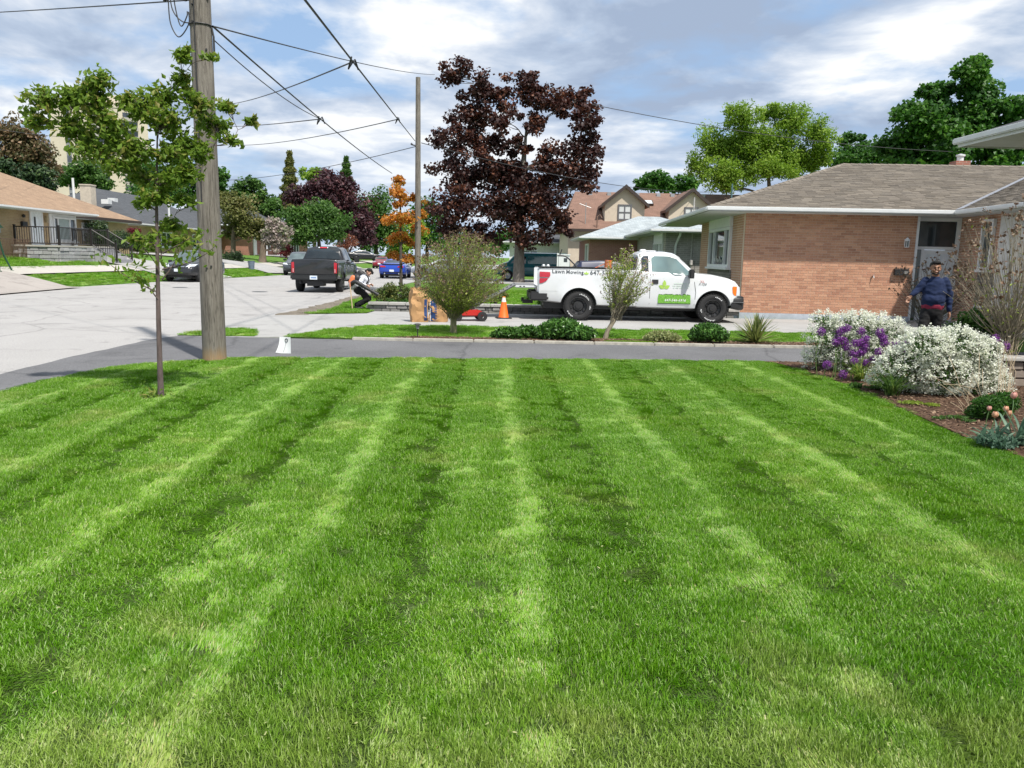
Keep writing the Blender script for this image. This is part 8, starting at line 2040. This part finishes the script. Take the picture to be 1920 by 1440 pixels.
def skin_mat(name, c):
    m = mat(name, c, 0.5, 0.1, 30); b = m.node_tree.nodes['Principled BSDF']; b.inputs['Subsurface Weight'].default_value = 0.15; b.inputs['Subsurface Radius'].default_value = (0.02, 0.008, 0.004); return m
def cloth(name, c): return mat(name, c, 0.9, 0.15, 18, bmp=0.3)
def wrinkle(me, amp, freq, seed):
    from mathutils import noise as mn
    for v in me.vertices:
        q = v.co; a = mn.noise(Vector((q.x * freq, q.y * freq, q.z * freq * 1.8)) + Vector((seed, 0, 0))); v.co = q + v.normal * amp * a
# man in the navy sweater, walking left behind the white shrubs and looking at the camera
mY = 14.0; mx0 = pix(1745, 600, mY).x
man = empty('person', (mx0, mY, 0.006), R(-24), 'man in a navy sweater and black trousers walking left behind the white shrubs', 'person')
SK1 = skin_mat('brown_skin', (0.30, 0.155, 0.095))
hs, hb_, HP = head((-0.015, -0.045, 1.645), (0.10, -0.99, -0.02), 1.05)
rh_s, rh_b = hand((-0.375, -0.12, 1.13), (-0.45, -0.15, -0.85), (0.3, -0.9, 0.0), 1, 0.6)
lh_s, lh_b = hand((0.285, 0.02, 0.86), (0.10, -0.05, -1), (-0.9, -0.2, 0), -1, 0.55)
seg = lambda a, b, r0, r1, f=1.0: (a, b, r0, r1, f)
body_s = [seg((0.0, 0.0, 0.98), (0.01, 0.01, 1.34), 0.115, 0.10, 1.3), seg((0.01, -0.005, 1.42), (-0.005, -0.03, 1.56), 0.062, 0.056), seg((-0.165, -0.01, 1.43), (-0.265, -0.04, 1.245), 0.052, 0.044), seg((-0.265, -0.04, 1.245), (-0.375, -0.12, 1.13), 0.042, 0.030), seg((0.185, 0.02, 1.43), (0.265, 0.06, 1.15), 0.052, 0.044), seg((0.265, 0.06, 1.15), (0.285, 0.02, 0.86), 0.042, 0.029),
          seg((-0.08, 0.0, 0.92), (-0.14, -0.12, 0.50), 0.085, 0.058), seg((-0.14, -0.12, 0.50), (-0.18, -0.02, 0.09), 0.054, 0.036), seg((0.09, 0.01, 0.92), (0.10, 0.02, 0.49), 0.085, 0.058), seg((0.10, 0.02, 0.49), (0.20, 0.14, 0.12), 0.054, 0.036), seg((-0.18, 0.0, 0.05), (-0.26, -0.11, 0.035), 0.035, 0.028), seg((0.20, 0.14, 0.06), (0.13, 0.03, 0.035), 0.035, 0.028)]
me = blob(body_s + hs + rh_s + lh_s, hb_ + rh_b + lh_b + [((0, 0.01, 0.93), (0.16, 0.12, 0.12))], 0.0075, 'body', 4); link('body', me, SK1, man)
NAVY = cloth('navy_knit', (0.006, 0.017, 0.062))
sw_s = [seg((0.005, 0.0, 0.99), (0.01, 0.0, 1.22), 0.150, 0.152, 1.30), seg((0.01, 0.0, 1.20), (0.01, 0.0, 1.37), 0.152, 0.125, 1.38), seg((-0.15, -0.01, 1.42), (-0.265, -0.04, 1.245), 0.074, 0.066), seg((-0.265, -0.04, 1.245), (-0.362, -0.11, 1.145), 0.064, 0.046), seg((0.17, 0.02, 1.42), (0.268, 0.06, 1.15), 0.078, 0.066), seg((0.268, 0.06, 1.15), (0.287, 0.02, 0.89), 0.064, 0.046), seg((0.01, -0.005, 1.43), (0.0, -0.02, 1.462), 0.095, 0.074)]
me = blob(sw_s, [((0.0, -0.03, 1.08), (0.20, 0.15, 0.14))], 0.012, 'sweater', 5); wrinkle(me, 0.012, 11, 2); link('sweater', me, NAVY, man)
me = blob([seg((0.005, 0.0, 0.945), (0.005, 0.0, 0.98), 0.149, 0.150, 1.28)], [], 0.012, 'shirt_hem', 3); wrinkle(me, 0.008, 14, 5); link('shirt_hem', me, cloth('wine_red_shirt', (0.22, 0.018, 0.045)), man)
TRO = cloth('black_trousers', (0.005, 0.005, 0.006))
me = blob([seg((0.0, 0.0, 0.84), (0.0, 0.0, 0.92), 0.140, 0.140, 1.22), seg((-0.08, 0.0, 0.86), (-0.14, -0.12, 0.50), 0.108, 0.082), seg((-0.14, -0.12, 0.50), (-0.18, -0.02, 0.13), 0.080, 0.066), seg((0.09, 0.01, 0.86), (0.10, 0.02, 0.49), 0.108, 0.082), seg((0.10, 0.02, 0.49), (0.19, 0.13, 0.15), 0.080, 0.066)], [], 0.013, 'trousers', 4); wrinkle(me, 0.012, 12, 3); link('trousers', me, TRO, man)
for i, (a, b) in enumerate((((-0.18, 0.01, 0.05), (-0.26, -0.12, 0.045)), ((0.20, 0.14, 0.055), (0.12, 0.02, 0.045)))):
    me = blob([seg(a, b, 0.050, 0.042)], [], 0.01, 'shoe', 3)
    link('shoe', me, BLACK_PL, man)
HAIR = mat('black_hair', (0.008, 0.007, 0.007), 0.75, 0.3, 60, bmp=0.8)
me = blob([], [(HP(0, -0.028, 0.062), (0.094, 0.094, 0.066)), (HP(0, 0.035, 0.098), (0.070, 0.058, 0.034)), (HP(-0.066, -0.045, 0.03), (0.026, 0.045, 0.05)), (HP(0.066, -0.045, 0.03), (0.026, 0.045, 0.05)), (HP(0, -0.085, 0.02), (0.06, 0.03, 0.07))], 0.009, 'hair', 2); wrinkle(me, 0.010, 45, 1); link('hair', me, HAIR, man)
me = blob([seg(HP(-0.052, 0.035, -0.085), HP(0, 0.076, -0.102), 0.014, 0.017), seg(HP(0.052, 0.035, -0.085), HP(0, 0.076, -0.102), 0.014, 0.017)], [], 0.006, 'beard', 2); link('beard', me, HAIR, man)
for a in (-1, 1):
    mb = MB(); mb.lathe([(max(0.0005, 0.0085 * math.sin(math.pi * i / 6)), -0.0075 * math.cos(math.pi * i / 6)) for i in range(7)], 10, Matrix.Translation(HP(a * 0.033, 0.086, 0.006))); mb.build('eye', mat('dark_eye', (0.02, 0.015, 0.013), 0.3), man, smooth=True)
    me = blob([seg(HP(a * 0.016, 0.094, 0.028), HP(a * 0.052, 0.078, 0.030), 0.0045, 0.0035)], [], 0.004, 'eyebrow', 1); link('eyebrow', me, HAIR, man)
me = blob([seg(HP(-0.022, 0.084, -0.062), HP(0.022, 0.084, -0.062), 0.0055, 0.0055)], [], 0.004, 'mouth', 1); link('mouth', me, mat('lips', (0.20, 0.085, 0.065), 0.5), man)
# man with the backpack blower, stooping to the right
gb = gnd(671, 581); wk = empty('person', (gb.x, gb.y, 0.02), 0, 'stooping man in white shirt, black trousers and cap carrying a backpack blower', 'person')
SK2 = skin_mat('fair_skin', (0.48, 0.27, 0.19))
hs, hb_, HP = head((0.345, -0.05, 1.13), (0.80, -0.25, -0.50), 1.0, (0.45, 0, 0.85))
r_s, r_b = hand((0.30, -0.20, 0.735), (0.85, 0.0, -0.35), (0, 0.6, -0.6), 1, 1.3); l_s, l_b = hand((0.38, 0.02, 0.76), (0.9, -0.2, -0.25), (0, -0.6, -0.6), -1, 1.3)
bs = [seg((0.06, 0.02, 0.62), (0.22, -0.02, 0.95), 0.118, 0.125, 1.25), seg((0.24, -0.03, 0.97), (0.31, -0.045, 1.06), 0.06, 0.055), seg((0.20, -0.18, 0.97), (0.10, -0.26, 0.76), 0.050, 0.042), seg((0.10, -0.26, 0.76), (0.30, -0.20, 0.735), 0.040, 0.028), seg((0.27, 0.14, 0.96), (0.26, 0.18, 0.74), 0.050, 0.042), seg((0.26, 0.18, 0.74), (0.38, 0.02, 0.76), 0.040, 0.028),
      seg((0.05, -0.07, 0.60), (0.36, -0.14, 0.34), 0.085, 0.06), seg((0.36, -0.14, 0.34), (0.0, -0.10, 0.09), 0.055, 0.038), seg((0.05, 0.11, 0.60), (0.27, 0.16, 0.29), 0.085, 0.06), seg((0.27, 0.16, 0.29), (-0.10, 0.18, 0.09), 0.055, 0.038), seg((0.0, -0.10, 0.05), (0.13, -0.11, 0.035), 0.036, 0.03), seg((-0.10, 0.18, 0.05), (0.03, 0.18, 0.035), 0.036, 0.03)]
me = blob(bs + hs + r_s + l_s, hb_ + r_b + l_b, 0.009, 'body', 4); link('body', me, SK2, wk)
me = blob([seg((0.07, 0.02, 0.64), (0.22, -0.02, 0.95), 0.138, 0.142, 1.28), seg((0.20, -0.17, 0.97), (0.105, -0.26, 0.77), 0.070, 0.060), seg((0.105, -0.26, 0.77), (0.27, -0.205, 0.738), 0.058, 0.042), seg((0.27, 0.13, 0.96), (0.26, 0.18, 0.75), 0.070, 0.060), seg((0.26, 0.18, 0.75), (0.36, 0.04, 0.76), 0.058, 0.042), seg((0.25, -0.03, 0.98), (0.29, -0.04, 1.03), 0.075, 0.065)], [], 0.012, 'shirt', 4); wrinkle(me, 0.012, 13, 4); link('shirt', me, cloth('white_shirt', (0.66, 0.68, 0.74)), wk)
me = blob([seg((0.02, 0.02, 0.56), (0.06, 0.02, 0.64), 0.138, 0.135, 1.22), seg((0.05, -0.07, 0.60), (0.36, -0.14, 0.34), 0.110, 0.086), seg((0.36, -0.14, 0.34), (0.02, -0.10, 0.13), 0.084, 0.068), seg((0.05, 0.11, 0.60), (0.27, 0.16, 0.29), 0.110, 0.086), seg((0.27, 0.16, 0.29), (-0.08, 0.18, 0.13), 0.084, 0.068)], [], 0.013, 'trousers', 4); wrinkle(me, 0.014, 12, 6); link('trousers', me, TRO, wk)
for a, b in (((0.0, -0.10, 0.055), (0.14, -0.11, 0.045)), ((-0.10, 0.18, 0.055), (0.04, 0.18, 0.045))): link('shoe', blob([seg(a, b, 0.052, 0.042)], [], 0.01, 'shoe', 3), BLACK_PL, wk)
CAPM = cloth('black_cap', (0.012, 0.012, 0.013))
me = blob([seg(HP(0, 0.07, 0.052), HP(0, 0.145, 0.035), 0.018, 0.012, 3.6)], [(HP(0, -0.012, 0.06), (0.094, 0.098, 0.062))], 0.008, 'cap', 2); link('cap', me, CAPM, wk)
me = blob([], [(HP(0, -0.05, 0.0), (0.084, 0.05, 0.055))], 0.01, 'hair', 2); link('hair', me, HAIR, wk)
for a in (-1, 1):
    mb = MB(); mb.lathe([(max(0.0005, 0.010 * math.sin(math.pi * i / 6)), -0.008 * math.cos(math.pi * i / 6)) for i in range(7)], 8, Matrix.Translation(HP(a * 0.033, 0.082, 0.006))); mb.build('eye', MATS['dark_eye'], wk)
bl = empty('leaf_blower', (gb.x, gb.y, 0.02), 0, 'backpack leaf blower with orange housing and long black tube on the stooping man', 'leaf blower')
me = blob([seg((0.02, 0.0, 0.84), (0.12, -0.02, 1.10), 0.105, 0.085, 1.5)], [((0.0, 0.0, 0.93), (0.13, 0.15, 0.15))], 0.014, 'pack', 2); link('pack', me, BLACK_PL, bl)
me = blob([seg((-0.16, -0.06, 0.80), (-0.10, -0.05, 0.95), 0.095, 0.085, 1.2)], [], 0.014, 'housing', 2); link('housing', me, mat('blower_orange', (0.60, 0.17, 0.06), 0.45), bl)
mb = MB(); mb.lathe([(0.10, -0.04), (0.13, 0.0), (0.10, 0.04), (0.03, 0.05)], 14, Matrix.Translation((-0.14, -0.14, 0.72)) @ Matrix.Rotation(R(90), 4, 'X')); mb.build('fan_case', GALV, bl, smooth=True)
mb = MB(); mb.tube(smooth_path([(-0.14, -0.2, 0.78), (-0.02, -0.30, 0.84), (0.12, -0.32, 0.78), (0.24, -0.30, 0.70)]), 0.062, 10); mb.build('flexible_hose', BLACK_PL, bl, smooth=True)
mb = MB(); mb.tube([(0.24, -0.30, 0.70), (0.42, -0.28, 0.60), (0.60, -0.26, 0.50), (0.66, -0.255, 0.465)], [0.055, 0.05, 0.045, 0.058], 12); mb.build('blower_tube', BLACK_PL, bl, smooth=True)
mb = MB(); mb.tube([(0.30, -0.26, 0.70), (0.33, -0.20, 0.735)], 0.016, 6); mb.build('grip', BLACK_PL, bl)
mb = MB()
for yy in (-0.13, 0.09): mb.tube(smooth_path([(0.12, yy, 1.08), (0.27, yy, 1.07), (0.36, yy - 0.01, 0.93), (0.28, yy, 0.78), (0.12, yy, 0.74)]), 0.017, 5)
mb.build('strap', BLACK_PL, bl)
mb = MB(); mb.tube([(-0.16, -0.05, 0.70), (-0.35, -0.03, 0.69), (-0.52, -0.02, 0.68)], [0.03, 0.022, 0.018], 8); mb.build('exhaust_guard', BLACK_PL, bl)
